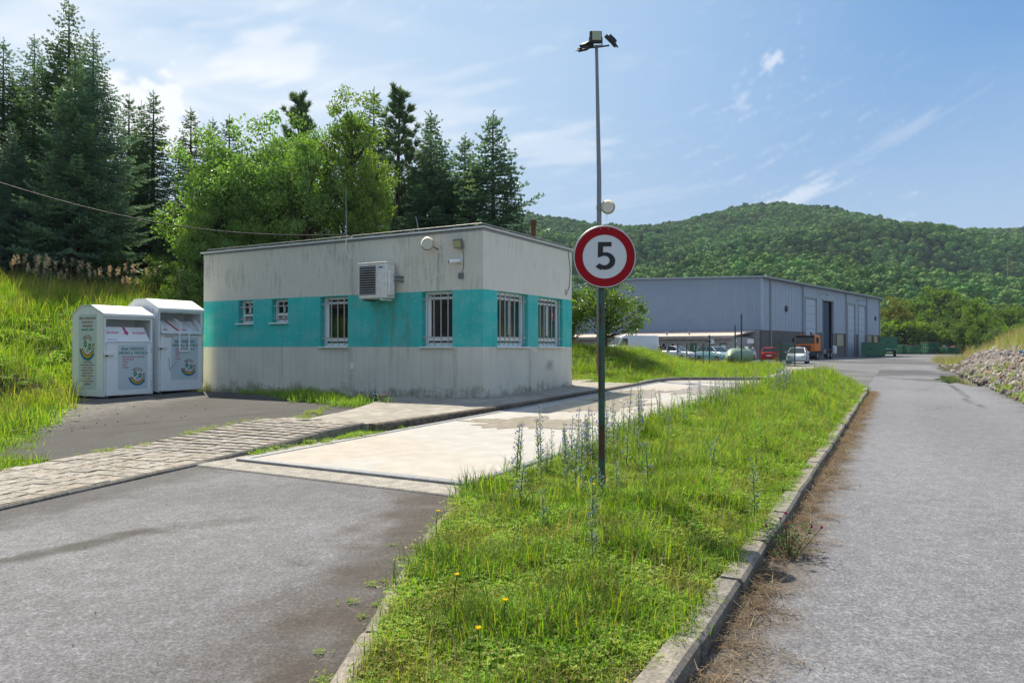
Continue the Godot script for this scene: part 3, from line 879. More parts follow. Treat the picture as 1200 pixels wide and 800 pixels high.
func make_weighbridge() -> void:
	var n1 := noise(301, 1.1, 4)
	var n2 := noise(302, 0.3, 4)
	var W := 3.39
	var L := 16.3
	var root := base("weighbridge", site(0, 0, 0), SITE_TURN, "long pale concrete weighbridge deck framed with dark steel strips", "weighbridge")
	# local: x across, -z along
	var top := func(s: float) -> float: return 0.02 * s + 0.035
	var mb := MB.new()
	var rows := 130
	var cols := 30
	var pt := func(i: int, j: int) -> Vector3:
		var x := 0.06 + (W - 0.12) * i / cols
		var s := 0.06 + (L - 0.12) * j / rows
		return Vector3(x, top.call(s), -s)
	var cl := func(i: int, j: int) -> Color:
		var x := W * i / cols
		var s := L * j / rows
		var a := 0.45 * (1.0 + 0.04 * n1.get_noise_2d(x, s) + 0.09 * n2.get_noise_2d(x * 0.8, s * 0.5))
		var c := Color(a, a * 0.985, a * 0.94)
		# dried mud rings and damp patches
		var mud := n2.get_noise_2d(x * 0.9 + 4.0, s * 0.45) * 1.3 + n1.get_noise_2d(x, s) * 0.2
		c = c.lerp(Color(0.46, 0.36, 0.24), clampf(mud * 0.7, 0.0, 0.35))
		return c
	for j in rows:
		for i in cols:
			mb.tric(pt.call(i, j), pt.call(i, j + 1), pt.call(i + 1, j + 1), cl.call(i, j), cl.call(i, j + 1), cl.call(i + 1, j + 1), Vector3.UP)
			mb.tric(pt.call(i, j), pt.call(i + 1, j + 1), pt.call(i + 1, j), cl.call(i, j), cl.call(i + 1, j + 1), cl.call(i + 1, j), Vector3.UP)
	mb.col = Color(0.5, 0.48, 0.44)
	for sx: float in [0.06, W - 0.06]:
		mb.quad(Vector3(sx, top.call(0.06), -0.06), Vector3(sx, top.call(L), -L), Vector3(sx, -0.2, -L), Vector3(sx, -0.2, -0.06), Vector3(sx - W * 0.5, 0, 0))
	obj("deck", mb, M.deck, root)
	var frame := func(a: Vector3, b: Vector3, w: float) -> void:
		var m := MB.new()
		var d := (b - a)
		var up := Vector3.UP
		var z := d.normalized()
		var x := up.cross(z).normalized()
		m.cbox((a + b) * 0.5, Vector3(w, 0.05, d.length()), 0.008, Basis(x, z.cross(x), z))
		obj("edge_strip", m, M.rail, root)
	frame.call(Vector3(-0.01, 0.02, 0.0), Vector3(-0.01, 0.02 + 0.02 * L, -L), 0.13)
	frame.call(Vector3(W, 0.02, 0.0), Vector3(W, 0.02 + 0.02 * L, -L), 0.1)
	frame.call(Vector3(-0.05, 0.024, 0.0), Vector3(W + 0.05, 0.024, 0.0), 0.14)
	frame.call(Vector3(-0.05, 0.02 + 0.02 * L, -L), Vector3(W + 0.05, 0.02 + 0.02 * L, -L), 0.1)
	# the cast concrete rim the frame is set into
	var rim := MB.new()
	var rb := func(a: Vector3, b: Vector3, w: float) -> void:
		var d := b - a
		var z := d.normalized()
		var x := Vector3.UP.cross(z).normalized()
		rim.cbox((a + b) * 0.5, Vector3(w, 0.12, d.length()), 0.012, Basis(x, z.cross(x), z))
	rb.call(Vector3(-0.55, -0.042, 0.27), Vector3(W + 0.5, -0.042, 0.27), 0.5)
	rb.call(Vector3(W + 0.24, -0.044, 0.02), Vector3(W + 0.24, -0.044 + 0.02 * L, -L), 0.38)
	rb.call(Vector3(-0.22, -0.046, 0.02), Vector3(-0.22, -0.046 + 0.02 * L, -L), 0.34)
	obj("rim", rim, M.rough_concrete, root)
	# shallow water left on the deck
	for k: Array in [[1.5, 5.0, 1.15, 0.75, 5], [1.2, 8.3, 0.95, 1.5, 6], [0.9, 11.4, 0.75, 1.9, 7], [2.2, 13.4, 0.9, 1.6, 8]]:
		var m := MB.new()
		var nn := noise(int(k[4]), 1.0, 3)
		var ring := []
		for a in 72:
			var an := TAU * a / 72.0
			var f := 1.0 + 0.7 * nn.get_noise_2d(cos(an) * 1.3, sin(an) * 1.3) + 0.25 * nn.get_noise_2d(cos(an) * 6.0, sin(an) * 6.0)
			var s: float = float(k[1]) + sin(an) * float(k[3]) * f
			ring.append(Vector3(float(k[0]) + cos(an) * float(k[2]) * f, top.call(s) + 0.005, -s))
		var mid := Vector3(k[0], float(top.call(float(k[1]))) + 0.005, -float(k[1]))
		for a in 72:
			m.tri(mid, ring[a], ring[(a + 1) % 72], Vector3.UP)
		obj("wet_patch", m, M.wet, root)

func verge_h(x: float, d: float) -> float:
	var r := r_of(x, d)
	return 0.085 + rise(x, d) * ss(0.1, 1.6, -r) + 0.10 * ss(0.2, 0.9, -r) * ss(-0.6, 0.1, q_of(x, d) - 3.9) * ss(2.0, 6.0, d)

func in_verge(x: float, d: float) -> bool:
	if r_of(x, d) > -0.17: return false
	if d < 7.4 and x < lerpf(-0.66, -0.42, clampf((d - 3.4) / 3.4, 0.0, 1.0)) + 0.04: return false
	if s_of(x, d) > -0.85 and q_of(x, d) < lerpf(4.12, 3.74, ss(1.0, 4.0, s_of(x, d))): return false
	if x < -0.46 and d > 6.8: return false
	var l := l_of(x, d)
	return d > -0.5 and l < 24.3 + 4.6 * ss(0.0, 2.4, -r_of(x, d))

func make_verge() -> void:
	var n1 := noise(401, 1.6, 4)
	var mb := MB.new()
	var step := 0.1
	var l := -3.4
	while l < 30.0:
		var r := -0.16
		while r > -4.2:
			var q := []
			var c := []
			var ok := true
			for e: Vector2 in [Vector2(l, r), Vector2(l + step, r), Vector2(l + step, r - step), Vector2(l, r - step)]:
				var x := 0.65 + 0.456 * e.x + 0.89 * e.y
				var d := 3.02 + 0.89 * e.x - 0.456 * e.y
				if not in_verge(x, d) and e.y < -0.18: ok = false
				q.append(P(x, verge_h(x, d) + 0.03 * n1.get_noise_2d(x * 2.0, d * 2.0), d))
				c.append(Color(0.07, 0.085, 0.026).lerp(Color(0.15, 0.115, 0.06), clampf(0.35 + n1.get_noise_2d(x, d), 0.0, 1.0)))
			if ok:
				var nn: Vector3 = (q[2] - q[0]).cross(q[1] - q[0]).normalized()
				if nn.y < 0: nn = -nn
				mb.tric(q[0], q[1], q[2], c[0], c[1], c[2], nn)
				mb.tric(q[0], q[2], q[3], c[0], c[2], c[3], nn)
			r -= step
		l += step
	struct("grass_verge", mb, M.soil, "wedge of grassy verge between the lane and the road")


# ------------------------------------------------------------------ lettering
var fonts := {}
func font(bold: bool) -> SystemFont:
	if not fonts.has(bold):
		var f := SystemFont.new()
		f.font_names = PackedStringArray(["Droid Sans"])
		f.font_weight = 700 if bold else 400
		fonts[bold] = f
	return fonts[bold]

func letters(text: String, size: float, bold := true) -> TextMesh:
	var t := TextMesh.new()
	t.text = text
	t.font = font(bold)
	t.font_size = 24
	t.pixel_size = size / 24.0
	t.depth = 0.002
	t.curve_step = 2.0
	return t

func lettering(text: String, size: float, at: Vector3, b: Basis, m: Material, parent: Node3D, bold := true, stretch := 1.0) -> void:
	var o := obj("lettering", letters(text, size, bold), m, parent)
	o.transform = Transform3D(Basis(b.x * stretch, b.y, b.z), at)

# the smiling face printed on the textile containers: arc of letters, two eyes, nose, rainbow mouth
func face_print(c: Vector3, r: float, b: Basis, parent: Node3D) -> void:
	var word := "TEXTIL ECO"
	var inks := [M.ink_green, M.ink_brown, M.ink_orange]
	for ink in 3:
		var st := SurfaceTool.new()
		st.begin(Mesh.PRIMITIVE_TRIANGLES)
		for i in word.length():
			if word[i] == " " or i % 3 != ink: continue
			var an := deg_to_rad(128.0 - i * 16.5)
			var up := b.x * cos(an) + b.y * sin(an)
			var right := b.x * sin(an) - b.y * cos(an)
			var lm := letters(word[i], r * 0.52)
			var am := ArrayMesh.new()
			am.add_surface_from_arrays(Mesh.PRIMITIVE_TRIANGLES, lm.get_mesh_arrays())
			st.append_from(am, 0, Transform3D(Basis(right, up, b.z), up * r * 0.88))
		var o := obj("lettering", st.commit(), inks[ink], parent)
		o.position = c
	var arc := func(r0: float, r1: float, m: Material) -> void:
		var mb := MB.new()
		for k in 20:
			var a0 := deg_to_rad(188.0 + 142.0 * k / 20.0)
			var a1 := deg_to_rad(188.0 + 142.0 * (k + 1) / 20.0)
			mb.quad(b.x * cos(a0) * r0 + b.y * sin(a0) * r0, b.x * cos(a0) * r1 + b.y * sin(a0) * r1, b.x * cos(a1) * r1 + b.y * sin(a1) * r1, b.x * cos(a1) * r0 + b.y * sin(a1) * r0, b.z)
		var o := obj("smile_print", mb, m, parent)
		o.position = c + b.z * 0.001
	arc.call(r * 1.08, r * 1.22, M.ink_blue)
	arc.call(r * 0.96, r * 1.07, M.ink_green)
	arc.call(r * 0.82, r * 0.95, M.ink_yellow)
	arc.call(r * 0.68, r * 0.81, M.ink_red)
	for e: Array in [[-0.32, 0.24, 0.29], [0.34, 0.02, 0.29]]:
		var mb := MB.new()
		var o3: Vector3 = b.x * float(e[0]) * r + b.y * float(e[1]) * r
		for k in 22:
			var a0 := TAU * k / 22.0
			var a1 := TAU * (k + 1) / 22.0
			var rr := r * float(e[2])
			mb.quad(o3 + (b.x * cos(a0) * 0.8 + b.y * sin(a0)) * rr * 0.38, o3 + (b.x * cos(a0) * 0.8 + b.y * sin(a0)) * rr, o3 + (b.x * cos(a1) * 0.8 + b.y * sin(a1)) * rr, o3 + (b.x * cos(a1) * 0.8 + b.y * sin(a1)) * rr * 0.38, b.z)
		var o := obj("eye_print", mb, M.ink_green, parent)
		o.position = c + b.z * 0.001
	var nb := MB.new()
	for k in 3:
		var a0 := TAU * k / 3.0 + 0.4
		var p0 := b.x * cos(a0) + b.y * sin(a0)
		var p1 := b.x * cos(a0 + 1.5) + b.y * sin(a0 + 1.5)
		nb.quad(p0 * r * 0.2, p1 * r * 0.2, p1 * r * 0.1, p0 * r * 0.1, b.z)
	var no_ := obj("nose_print", nb, M.ink_green, parent)
	no_.position = c - b.y * r * 0.3 + b.z * 0.001


# ------------------------------------------------------------------ office
var openings_front := [[-8.376, -7.77, 2.14, 2.80], [-7.01, -6.38, 2.14, 2.80], [-5.165, -4.18, 1.47, 2.80], [-1.785, -0.87, 1.47, 2.82]]
var openings_side := [[0.656, 2.19, 1.47, 2.82], [2.77, 4.24, 1.47, 2.80]]

func wall_image() -> ImageTexture:
	var w := 2048
	var h := 608
	var data := PackedByteArray()
	data.resize(w * h * 3)
	var streak := noise(501, 1.0, 3)
	var cloud := noise(502, 1.0, 5)
	var fine := noise(503, 1.0, 2)
	var drips := [[-3.2, 0.05, 2.7], [-2.72, 0.05, 2.6], [-1.27, 0.035, 3.75], [-4.1, 0.07, 1.46], [-6.6, 0.03, 2.1], [-0.8, 0.05, 1.46], [-4.03, 0.06, 3.8], [2.3, 0.05, 1.46], [-2.2, 0.04, 2.75]]
	for j in h:
		var y := 4.4 * (1.0 - (j + 0.5) / h)
		for i in w:
			var u := -10.0 + 15.0 * (i + 0.5) / w
			var c1 := cloud.get_noise_2d(u * 0.9, y * 0.9)
			var f := fine.get_noise_2d(u * 45.0, y * 45.0)
			var band := y > 1.465 + 0.004 * f and y < 2.825 + 0.004 * f
			var r := 0.66
			var g := 0.635
			var b := 0.54
			if u > 0.0:
				r = 0.72; g = 0.70; b = 0.615
			if band:
				var worn := clampf(cloud.get_noise_2d(u * 0.7 + 9.0, y * 1.6) * 1.2 + 0.25, 0.0, 1.0)
				var chip := 1.0 if fine.get_noise_2d(u * 9.0, y * 9.0) + 0.5 * cloud.get_noise_2d(u * 3.0, y * 3.0) > 0.62 else 0.0
				r = lerpf(0.055, 0.14, worn); g = lerpf(0.51, 0.53, worn); b = lerpf(0.47, 0.49, worn)
				r = lerpf(r, 0.42, chip * 0.5); g = lerpf(g, 0.52, chip * 0.5); b = lerpf(b, 0.48, chip * 0.5)
			elif y < 1.47:
				r = 0.65; g = 0.63; b = 0.555
			var k := 1.0 + 0.10 * c1 + 0.07 * f
			# rain streaks from the roof edge
			if y > 2.82:
				var sn := streak.get_noise_2d(u * 7.0, y * 0.5) * 0.35 + streak.get_noise_2d(u * 30.0, y * 1.3) * 0.55 + fine.get_noise_2d(u * 30.0, y * 9.0) * 0.3
				var amount := clampf(sn * 1.3 + c1 * 0.9 - 0.1 + 0.16 * (y - 3.5), 0.0, 1.0) * (1.0 if u < 0.0 else 0.55)
				k *= 1.0 - 0.42 * amount
			elif y < 1.46:
				var grime := 0.85 * clampf(cloud.get_noise_2d(u * 1.7, y * 2.6) * 0.9 + streak.get_noise_2d(u * 8.0, y * 1.2) * 0.45 + fine.get_noise_2d(u * 14.0, y * 14.0) * 0.35 + 0.95 - (y - 0.12) * 2.9, 0.0, 1.0)
				var rr := lerpf(1.0, 0.32, grime)
				r *= rr; g *= rr * 1.02; b *= lerpf(1.0, 0.24, grime)
				var sn2 := streak.get_noise_2d(u * 6.0, y * 0.3)
				k *= 1.0 - 0.10 * clampf(sn2 * 1.4, 0.0, 1.0)
				# a scorched smudge on the side wall
				var sm := Vector2((u - 3.45) / 0.33, (y - 0.98) / 0.24).length() + 0.5 * c1
				k *= 1.0 - 0.38 * (1.0 - smoothstep(0.2, 1.0, sm))
			else:
				var sn3 := streak.get_noise_2d(u * 5.0, y * 0.4)
				k *= 1.0 - 0.08 * clampf(sn3 * 1.6, 0.0, 1.0)
				var wash := clampf(1.4 - absf(u + 2.75) * 1.6, 0.0, 1.0) * clampf(cloud.get_noise_2d(u * 4.0, y * 1.2) + 0.35, 0.0, 1.0)
				r = lerpf(r, 0.12, wash * 0.6); g = lerpf(g, 0.27, wash * 0.6); b = lerpf(b, 0.23, wash * 0.6)
			for d: Array in drips:
				var du := absf(u - float(d[0]) + 0.02 * streak.get_noise_2d(y * 3.0, float(d[0])))
				if du < float(d[1]) * 2.2 and y < float(d[2]) and y > 0.3:
					var a := (1.0 - smoothstep(float(d[1]) * 0.4, float(d[1]) * 2.0, du)) * clampf(0.55 + fine.get_noise_2d(u * 20.0, y * 2.5) * 0.8, 0.0, 1.0)
					var fadeout := a * 0.42 * smoothstep(0.2, 1.2, y - (float(d[2]) - 2.2))
					r = lerpf(r, 0.20, fadeout); g = lerpf(g, 0.185, fadeout); b = lerpf(b, 0.12, fadeout)
			var o := (j * w + i) * 3
			data[o] = int(pow(clampf(r * k, 0.0, 1.0), 0.4545) * 255.0)
			data[o + 1] = int(pow(clampf(g * k, 0.0, 1.0), 0.4545) * 255.0)
			data[o + 2] = int(pow(clampf(b * k, 0.0, 1.0), 0.4545) * 255.0)
	return tex(Image.create_from_data(w, h, false, Image.FORMAT_RGB8, data))

# cells of a wall around its openings, as one thick mesh; lx runs along, ly up, thickness goes to -lz
func wall_cells(mb: MB, x0: float, x1: float, y0: float, y1: float, thick: float, holes: Array, at: Callable) -> void:
	var xs := [x0, x1]
	var ys := [y0, y1]
	for hh: Array in holes:
		xs.append_array([hh[0], hh[1]])
		ys.append_array([hh[2], hh[3]])
	xs.sort()
	ys.sort()
	var solid := func(xm: float, ym: float) -> bool:
		if xm < x0 or xm > x1 or ym < y0 or ym > y1: return false
		for hh: Array in holes:
			if xm > hh[0] and xm < hh[1] and ym > hh[2] and ym < hh[3]: return false
		return true
	for i in xs.size() - 1:
		for j in ys.size() - 1:
			var a: float = xs[i]
			var b: float = xs[i + 1]
			var c: float = ys[j]
			var d: float = ys[j + 1]
			if b - a < 0.0005 or d - c < 0.0005 or not solid.call((a + b) / 2, (c + d) / 2): continue
			var out: Vector3 = at.call(0, 0, 1) - at.call(0, 0, 0)
			mb.quad(at.call(a, c, 0), at.call(b, c, 0), at.call(b, d, 0), at.call(a, d, 0), out)
			mb.quad(at.call(a, c, -thick), at.call(b, c, -thick), at.call(b, d, -thick), at.call(a, d, -thick), -out)
			var ex: Vector3 = at.call(1, 0, 0) - at.call(0, 0, 0)
			if not solid.call(a - 0.001, (c + d) / 2): mb.quad(at.call(a, c, 0), at.call(a, d, 0), at.call(a, d, -thick), at.call(a, c, -thick), -ex)
			if not solid.call(b + 0.001, (c + d) / 2): mb.quad(at.call(b, c, 0), at.call(b, d, 0), at.call(b, d, -thick), at.call(b, c, -thick), ex)
			if not solid.call((a + b) / 2, c - 0.001): mb.quad(at.call(a, c, 0), at.call(b, c, 0), at.call(b, c, -thick), at.call(a, c, -thick), Vector3.DOWN)
			if not solid.call((a + b) / 2, d + 0.001): mb.quad(at.call(a, d, 0), at.call(b, d, 0), at.call(b, d, -thick), at.call(a, d, -thick), Vector3.UP)

func make_window(parent: Node3D, hole: Array, at: Callable, b: Basis, kind: String) -> void:
	var w: float = hole[1] - hole[0]
	var h: float = hole[3] - hole[2]
	var root := Node3D.new()
	root.name = "window"
	parent.add_child(root, true)
	root.transform = Transform3D(b, at.call(hole[0], hole[2], 0.0))
	var z := -0.19
	var f := MB.new()
	var bar := func(x: float, y: float, sx: float, sy: float, dz := 0.06) -> void:
		f.cbox(Vector3(x, y, z), Vector3(sx, sy, dz), 0.006)
	var fw := 0.07
	# outer frame, rails butt between the stiles
	bar.call(fw / 2 + 0.002, h / 2, fw, h - 0.004)
	bar.call(w - fw / 2 - 0.002, h / 2, fw, h - 0.004)
	bar.call(w / 2, h - fw / 2 - 0.002, w - 2 * fw - 0.006, fw)
	bar.call(w / 2, fw / 2 + 0.012, w - 2 * fw - 0.006, fw + 0.02)
	var lower := 0.14 if kind != "small" else 0.20
	bar.call(w / 2, lower + 0.04, w - 2 * fw - 0.006, 0.075, 0.05)
	if kind == "small":
		bar.call(w / 2, h * 0.5 + 0.06, 0.05, h - 0.5, 0.05)
	else:
		# casement sash on the side of the hinges
		bar.call(fw + 0.05, h / 2 + 0.07, 0.07, h - 2 * fw - 0.19, 0.05)
		bar.call(w / 2, h - 0.16, w - 2 * fw - 0.006, 0.06, 0.05)
		if w > 1.2: bar.call(w * 0.58, h / 2 + 0.05, 0.06, h - 2 * fw - 0.35, 0.05)
	obj("frame", f, M.pvc, root)
	var g := MB.new()
	g.box(Vector3(w / 2, h / 2, z - 0.005), Vector3(w - 0.03, h - 0.03, 0.006))
	obj("pane", g, M.glass, root)
	var s := MB.new()
	s.cbox(Vector3(w / 2 - 0.01, -0.018, -0.07), Vector3(w + 0.08, 0.035, 0.29), 0.008)
	obj("sill", s, M.white, root)
	# iron grille in the opening
	var nb := 2 if kind == "small" else (4 if w < 1.2 else 6)
	for k in nb:
		var m := MB.new()
		var x := w * (k + 0.7) / (nb + 0.4)
		var y0 := 0.06
		m.tube([Vector3(x, y0, -0.03), Vector3(x, h - 0.03, -0.03)], [0.014, 0.014], 7)
		m.tube([Vector3(x, y0, -0.03), Vector3(x, y0, -0.10)], [0.012, 0.012], 6)
		obj("grille_bar", m, M.bar, root)
	for y: float in [h * 0.14 + 0.04, h - 0.19]:
		var m := MB.new()
		m.box(Vector3(w / 2, y, -0.054), Vector3(w - 0.004, 0.03, 0.016))
		obj("grille_rail", m, M.bar, root)
	if hole == openings_side[1]:
		var st := MB.new()
		st.prism(PackedVector2Array([Vector2(0, 0), Vector2(0.09, 0), Vector2(0.09, 0.3), Vector2(0, 0.3)]), 0, 0.003, Vector3(w - 0.34, h * 0.55, z + 0.012))
		var red := obj("notice", st, M.ink_red, root)
		var wb := MB.new()
		wb.disc(Vector3(w - 0.295, h * 0.55 + 0.16, z + 0.017), 0.032, Vector3.BACK, 14)
		obj("notice_mark", wb, M.sign_white, root)

func make_office() -> void:
	var root := base("weighbridge_office", P(-0.68, 0.0, 17.6), SITE_TURN, "flat-roofed grey rendered office with a turquoise band and barred windows", "building")
	var front := func(x: float, y: float, z: float) -> Vector3: return Vector3(x, y, z)
	var side := func(x: float, y: float, z: float) -> Vector3: return Vector3(z, y, -x)
	var back := func(x: float, y: float, z: float) -> Vector3: return Vector3(-x, y, -4.86 - z)
	var left := func(x: float, y: float, z: float) -> Vector3: return Vector3(-9.9 - z, y, x)
	var mb := MB.new()
	wall_cells(mb, -9.6, -0.3, 0.02, 4.2, 0.28, openings_front, front)
	wall_cells(mb, 0.0, 4.86, 0.02, 4.2, 0.3, openings_side, side)
	wall_cells(mb, 0.3, 9.6, 0.02, 4.2, 0.28, [], back)
	wall_cells(mb, -4.86, 0.0, 0.02, 4.2, 0.3, [], left)
	mb.has_uv = true
	for k in mb.v.size():
		var p := mb.v[k]
		mb.uv.push_back(Vector2((p.x - p.z + 10.0) / 15.0, 1.0 - p.y / 4.4))
	var wm := mat(Color(1, 1, 1), 0.95)
	wm.albedo_texture = wall_image()
	wm.texture_repeat = true
	wm.metallic_specular = 0.25
	obj("wall", mb, wm, root)
	var inner := MB.new()
	inner.quad(Vector3(-9.6, 0.3, -0.3), Vector3(-0.3, 0.3, -0.3), Vector3(-0.3, 0.3, -4.5), Vector3(-9.6, 0.3, -4.5), Vector3.UP)
	inner.box(Vector3(-3.0, 2.2, -2.4), Vector3(0.12, 3.9, 4.1))
	obj("floor", inner, M.annex, root)
	var desk := MB.new()
	desk.cbox(Vector3(-1.5, 1.02, -1.1), Vector3(1.6, 0.05, 0.7), 0.01)
	desk.box(Vector3(-2.2, 0.65, -1.1), Vector3(0.05, 0.7, 0.6))
	desk.box(Vector3(-0.8, 0.65, -1.1), Vector3(0.05, 0.7, 0.6))
	obj("desk", desk, M.wood, root)
	var roof := MB.new()
	roof.box(Vector3(-4.95, 4.25, -2.43), Vector3(9.90, 0.098, 4.86))
	roof.box(Vector3(-4.95, 4.302, -2.43), Vector3(10.06, 0.006, 4.99))
	obj("roof", roof, M.trim, root)
	# metal roof edge, one strip on each side
	for e: Array in [[Vector3(-4.95, 4.283, 0.055), Vector3(10.06, 0.045, 0.02)], [Vector3(0.055, 4.283, -2.43), Vector3(0.02, 0.045, 4.95)], [Vector3(-9.955, 4.283, -2.43), Vector3(0.02, 0.045, 4.95)]]:
		var m := MB.new()
		m.cbox(e[0], e[1], 0.004)
		obj("roof_edge", m, M.edge_metal, root)
	for k in 7:
		var clip := MB.new()
		clip.cbox(Vector3(-8.9 + k * 1.35, 4.325, -0.08), Vector3(0.16, 0.035, 0.1), 0.006)
		obj("edge_clip", clip, M.galv, root)
	var rod := MB.new()
	rod.tube([Vector3(-9.8, 4.38, -0.06), Vector3(-5, 4.375, -0.05), Vector3(-0.05, 4.38, -0.05)], [0.012, 0.012, 0.012], 6)
	rod.tube([Vector3(-0.05, 4.38, -0.05), Vector3(-0.03, 4.38, -4.7)], [0.012, 0.012], 6)
	obj("lightning_rod", rod, M.galv, root)
	for hh: Array in openings_front:
		make_window(root, hh, front, Basis(), "small" if hh[2] > 2.0 else "tall")
	for hh: Array in openings_side:
		make_window(root, hh, side, Basis(Vector3.FORWARD, Vector3.UP, Vector3.RIGHT), "wide")
	var plate := MB.new()
	plate.cbox(Vector3(-4.02, 0.96, 0.01), Vector3(0.13, 0.16, 0.02), 0.004)
	obj("cover_plate", plate, M.white, root)
	var lead := MB.new()
	lead.tube([Vector3(-4.05, 4.33, -0.02), Vector3(-4.16, 4.28, 0.09), Vector3(-4.22, 4.05, 0.05), Vector3(-4.16, 3.85, 0.02), Vector3(-4.04, 3.76, 0.015)], [0.014, 0.014, 0.014, 0.014, 0.014], 6)
	obj("cable", lead, M.white, root)
	var lead2 := MB.new()
	lead2.tube([Vector3(0.01, 4.22, -4.6), Vector3(0.02, 3.7, -4.72), Vector3(0.02, 3.2, -4.66), Vector3(0.01, 2.95, -4.45), Vector3(0.01, 3.1, -4.42)], [0.008, 0.008, 0.008, 0.008, 0.008], 5)
	obj("cable", lead2, M.black, root)

	var T := root.transform
	var at := func(x: float, y: float, z: float) -> Vector3: return T * Vector3(x, y, z)
	# air conditioner
	var ac := base("air_conditioner", at.call(-3.0, 2.66, 0.42), SITE_TURN, "cream air conditioner box with a fan grille hung on the office wall", "air conditioner")
	var bm := MB.new()
	bm.cbox(Vector3(0, 0.45, -0.17), Vector3(0.90, 0.88, 0.34), 0.02)
	bm.cbox(Vector3(0.0, 0.90, -0.17), Vector3(0.93, 0.025, 0.37), 0.008)
	bm.cbox(Vector3(0.485, 0.38, -0.13), Vector3(0.08, 0.62, 0.22), 0.03)
	obj("casing", bm, M.ac, ac)
	var fan := MB.new()
	fan.box(Vector3(-0.14, 0.47, 0.002), Vector3(0.56, 0.72, 0.01))
	obj("fan_opening", fan, M.navy_grey, ac)
	var hub := MB.new()
	hub.disc(Vector3(-0.14, 0.47, 0.012), 0.25, Vector3.BACK, 24)
	obj("fan", hub, M.black, ac)
	for k in 12:
		var m := MB.new()
		m.box(Vector3(-0.14, 0.14 + k * 0.06, 0.018), Vector3(0.56, 0.007, 0.01))
		obj("grille_slat", m, M.ac, ac)
	for x: float in [-0.42, 0.14]:
		var m := MB.new()
		m.box(Vector3(x, 0.47, 0.016), Vector3(0.02, 0.76, 0.016))
		obj("grille_side", m, M.ac, ac)
	for x: float in [-0.28, 0.28]:
		var m := MB.new()
		m.cbox(Vector3(x, -0.02, -0.2), Vector3(0.045, 0.045, 0.44), 0.006)
		obj("bracket", m, M.white if x > 0 else M.galv, ac)
	var lg := MB.new()
	lg.box(Vector3(0.27, 0.78, 0.0095), Vector3(0.13, 0.035, 0.004))
	obj("badge", lg, M.ink_blue, ac)
	for y: float in [0.46, 0.56]:
		var m := MB.new()
		m.tube([Vector3(0.50, y, -0.2), Vector3(0.60, y, -0.25), Vector3(0.64, y - 0.02, -0.415)], [0.03, 0.03, 0.03], 8)
		obj("pipe", m, M.galv, ac)
	# round antenna, floodlight, camera, junction box on the wall
	var an := base("round_antenna", at.call(-1.42, 3.95, 0.26), SITE_TURN, "round flat antenna disc on a bracket under the office roof edge", "antenna")
	var dm := MB.new()
	dm.tube([Vector3(0, 0, -0.05), Vector3(0, 0, -0.035), Vector3(0, 0, 0.0), Vector3(0, 0, 0.012)], [0.13, 0.165, 0.165, 0.14], 24)
	var dish := obj("disc", dm, M.ivory, an)
	dish.rotation.y = 0.35
	var bk := MB.new()
	bk.tube([Vector3(0.02, -0.02, -0.04), Vector3(0.12, -0.08, -0.10), Vector3(0.14, -0.12, -0.255)], [0.015, 0.015, 0.015], 6)
	obj("bracket", bk, M.rust, an)
	var fl := base("floodlight", at.call(-0.62, 3.92, 0.14), SITE_TURN, "small square floodlight high on the office wall by the corner", "floodlight")
	var fm := MB.new()
	fm.cbox(Vector3(0, 0.0, -0.02), Vector3(0.25, 0.22, 0.09), 0.015, Basis(Vector3.RIGHT, 0.35))
	fm.box(Vector3(0, -0.02, -0.10), Vector3(0.08, 0.06, 0.08))
	obj("housing", fm, M.galv, fl)
	var fg := MB.new()
	fg.box(Vector3(0, -0.018, 0.0265), Vector3(0.19, 0.16, 0.006), Basis(Vector3.RIGHT, 0.35))
	obj("lens", fg, mat(lin(0.42, 0.44, 0.22), 0.15), fl)
	var ca := base("security_camera", at.call(-0.66, 3.52, 0.0), SITE_TURN, "white bullet security camera on the office wall below the floodlight", "camera")
	var cm := MB.new()
	cm.tube([Vector3(0.02, 0, 0.0), Vector3(0.02, 0, 0.05), Vector3(0.02, 0, 0.06)], [0.07, 0.07, 0.05], 16)
	obj("mount", cm, M.white, ca)
	var cb := MB.new()
	cb.tube([Vector3(0.0, 0.0, 0.06), Vector3(-0.08, -0.015, 0.13), Vector3(-0.17, -0.03, 0.21)], [0.04, 0.05, 0.05], 12)
	obj("body", cb, M.white, ca)
	var cl := MB.new()
	cl.tube([Vector3(-0.17, -0.03, 0.21), Vector3(-0.178, -0.031, 0.218)], [0.044, 0.042], 12)
	obj("lens", cl, M.black, ca)
	var jb := base("junction_box", at.call(-0.60, 3.16, 0.0), SITE_TURN, "small grey junction box under the security camera", "junction box")
	var jm := MB.new()
	jm.cbox(Vector3(0, 0, 0.03), Vector3(0.14, 0.14, 0.06), 0.012)
	obj("box", jm, M.galv, jb)
	var jc := MB.new()
	jc.tube([Vector3(0.02, 0.07, 0.02), Vector3(0.06, 0.2, 0.012), Vector3(0.06, 0.5, 0.012), Vector3(0.03, 0.72, 0.03)], [0.008, 0.008, 0.008, 0.008], 5)
	obj("cable", jc, M.galv, jb)
	# roof masts and the rusty flue
	var mast := base("whip_antenna", at.call(-4.55, 4.3, -0.35), 0.0, "tall thin whip antenna standing on the office roof", "antenna")
	var mm := MB.new()
	mm.tube([Vector3.ZERO, Vector3(-0.01, 0.5, 0), Vector3(-0.03, 1.55, 0)], [0.022, 0.016, 0.008], 6)
	obj("rod", mm, M.galv, mast)
	var mf := MB.new()
	mf.cbox(Vector3(0, 0.01, 0), Vector3(0.14, 0.03, 0.14), 0.005)
	obj("foot", mf, M.galv, mast)
	var mast2 := base("roof_rod", at.call(-2.15, 4.3, -0.4), 0.0, "short leaning metal rod on the office roof", "rod")
	var m2 := MB.new()
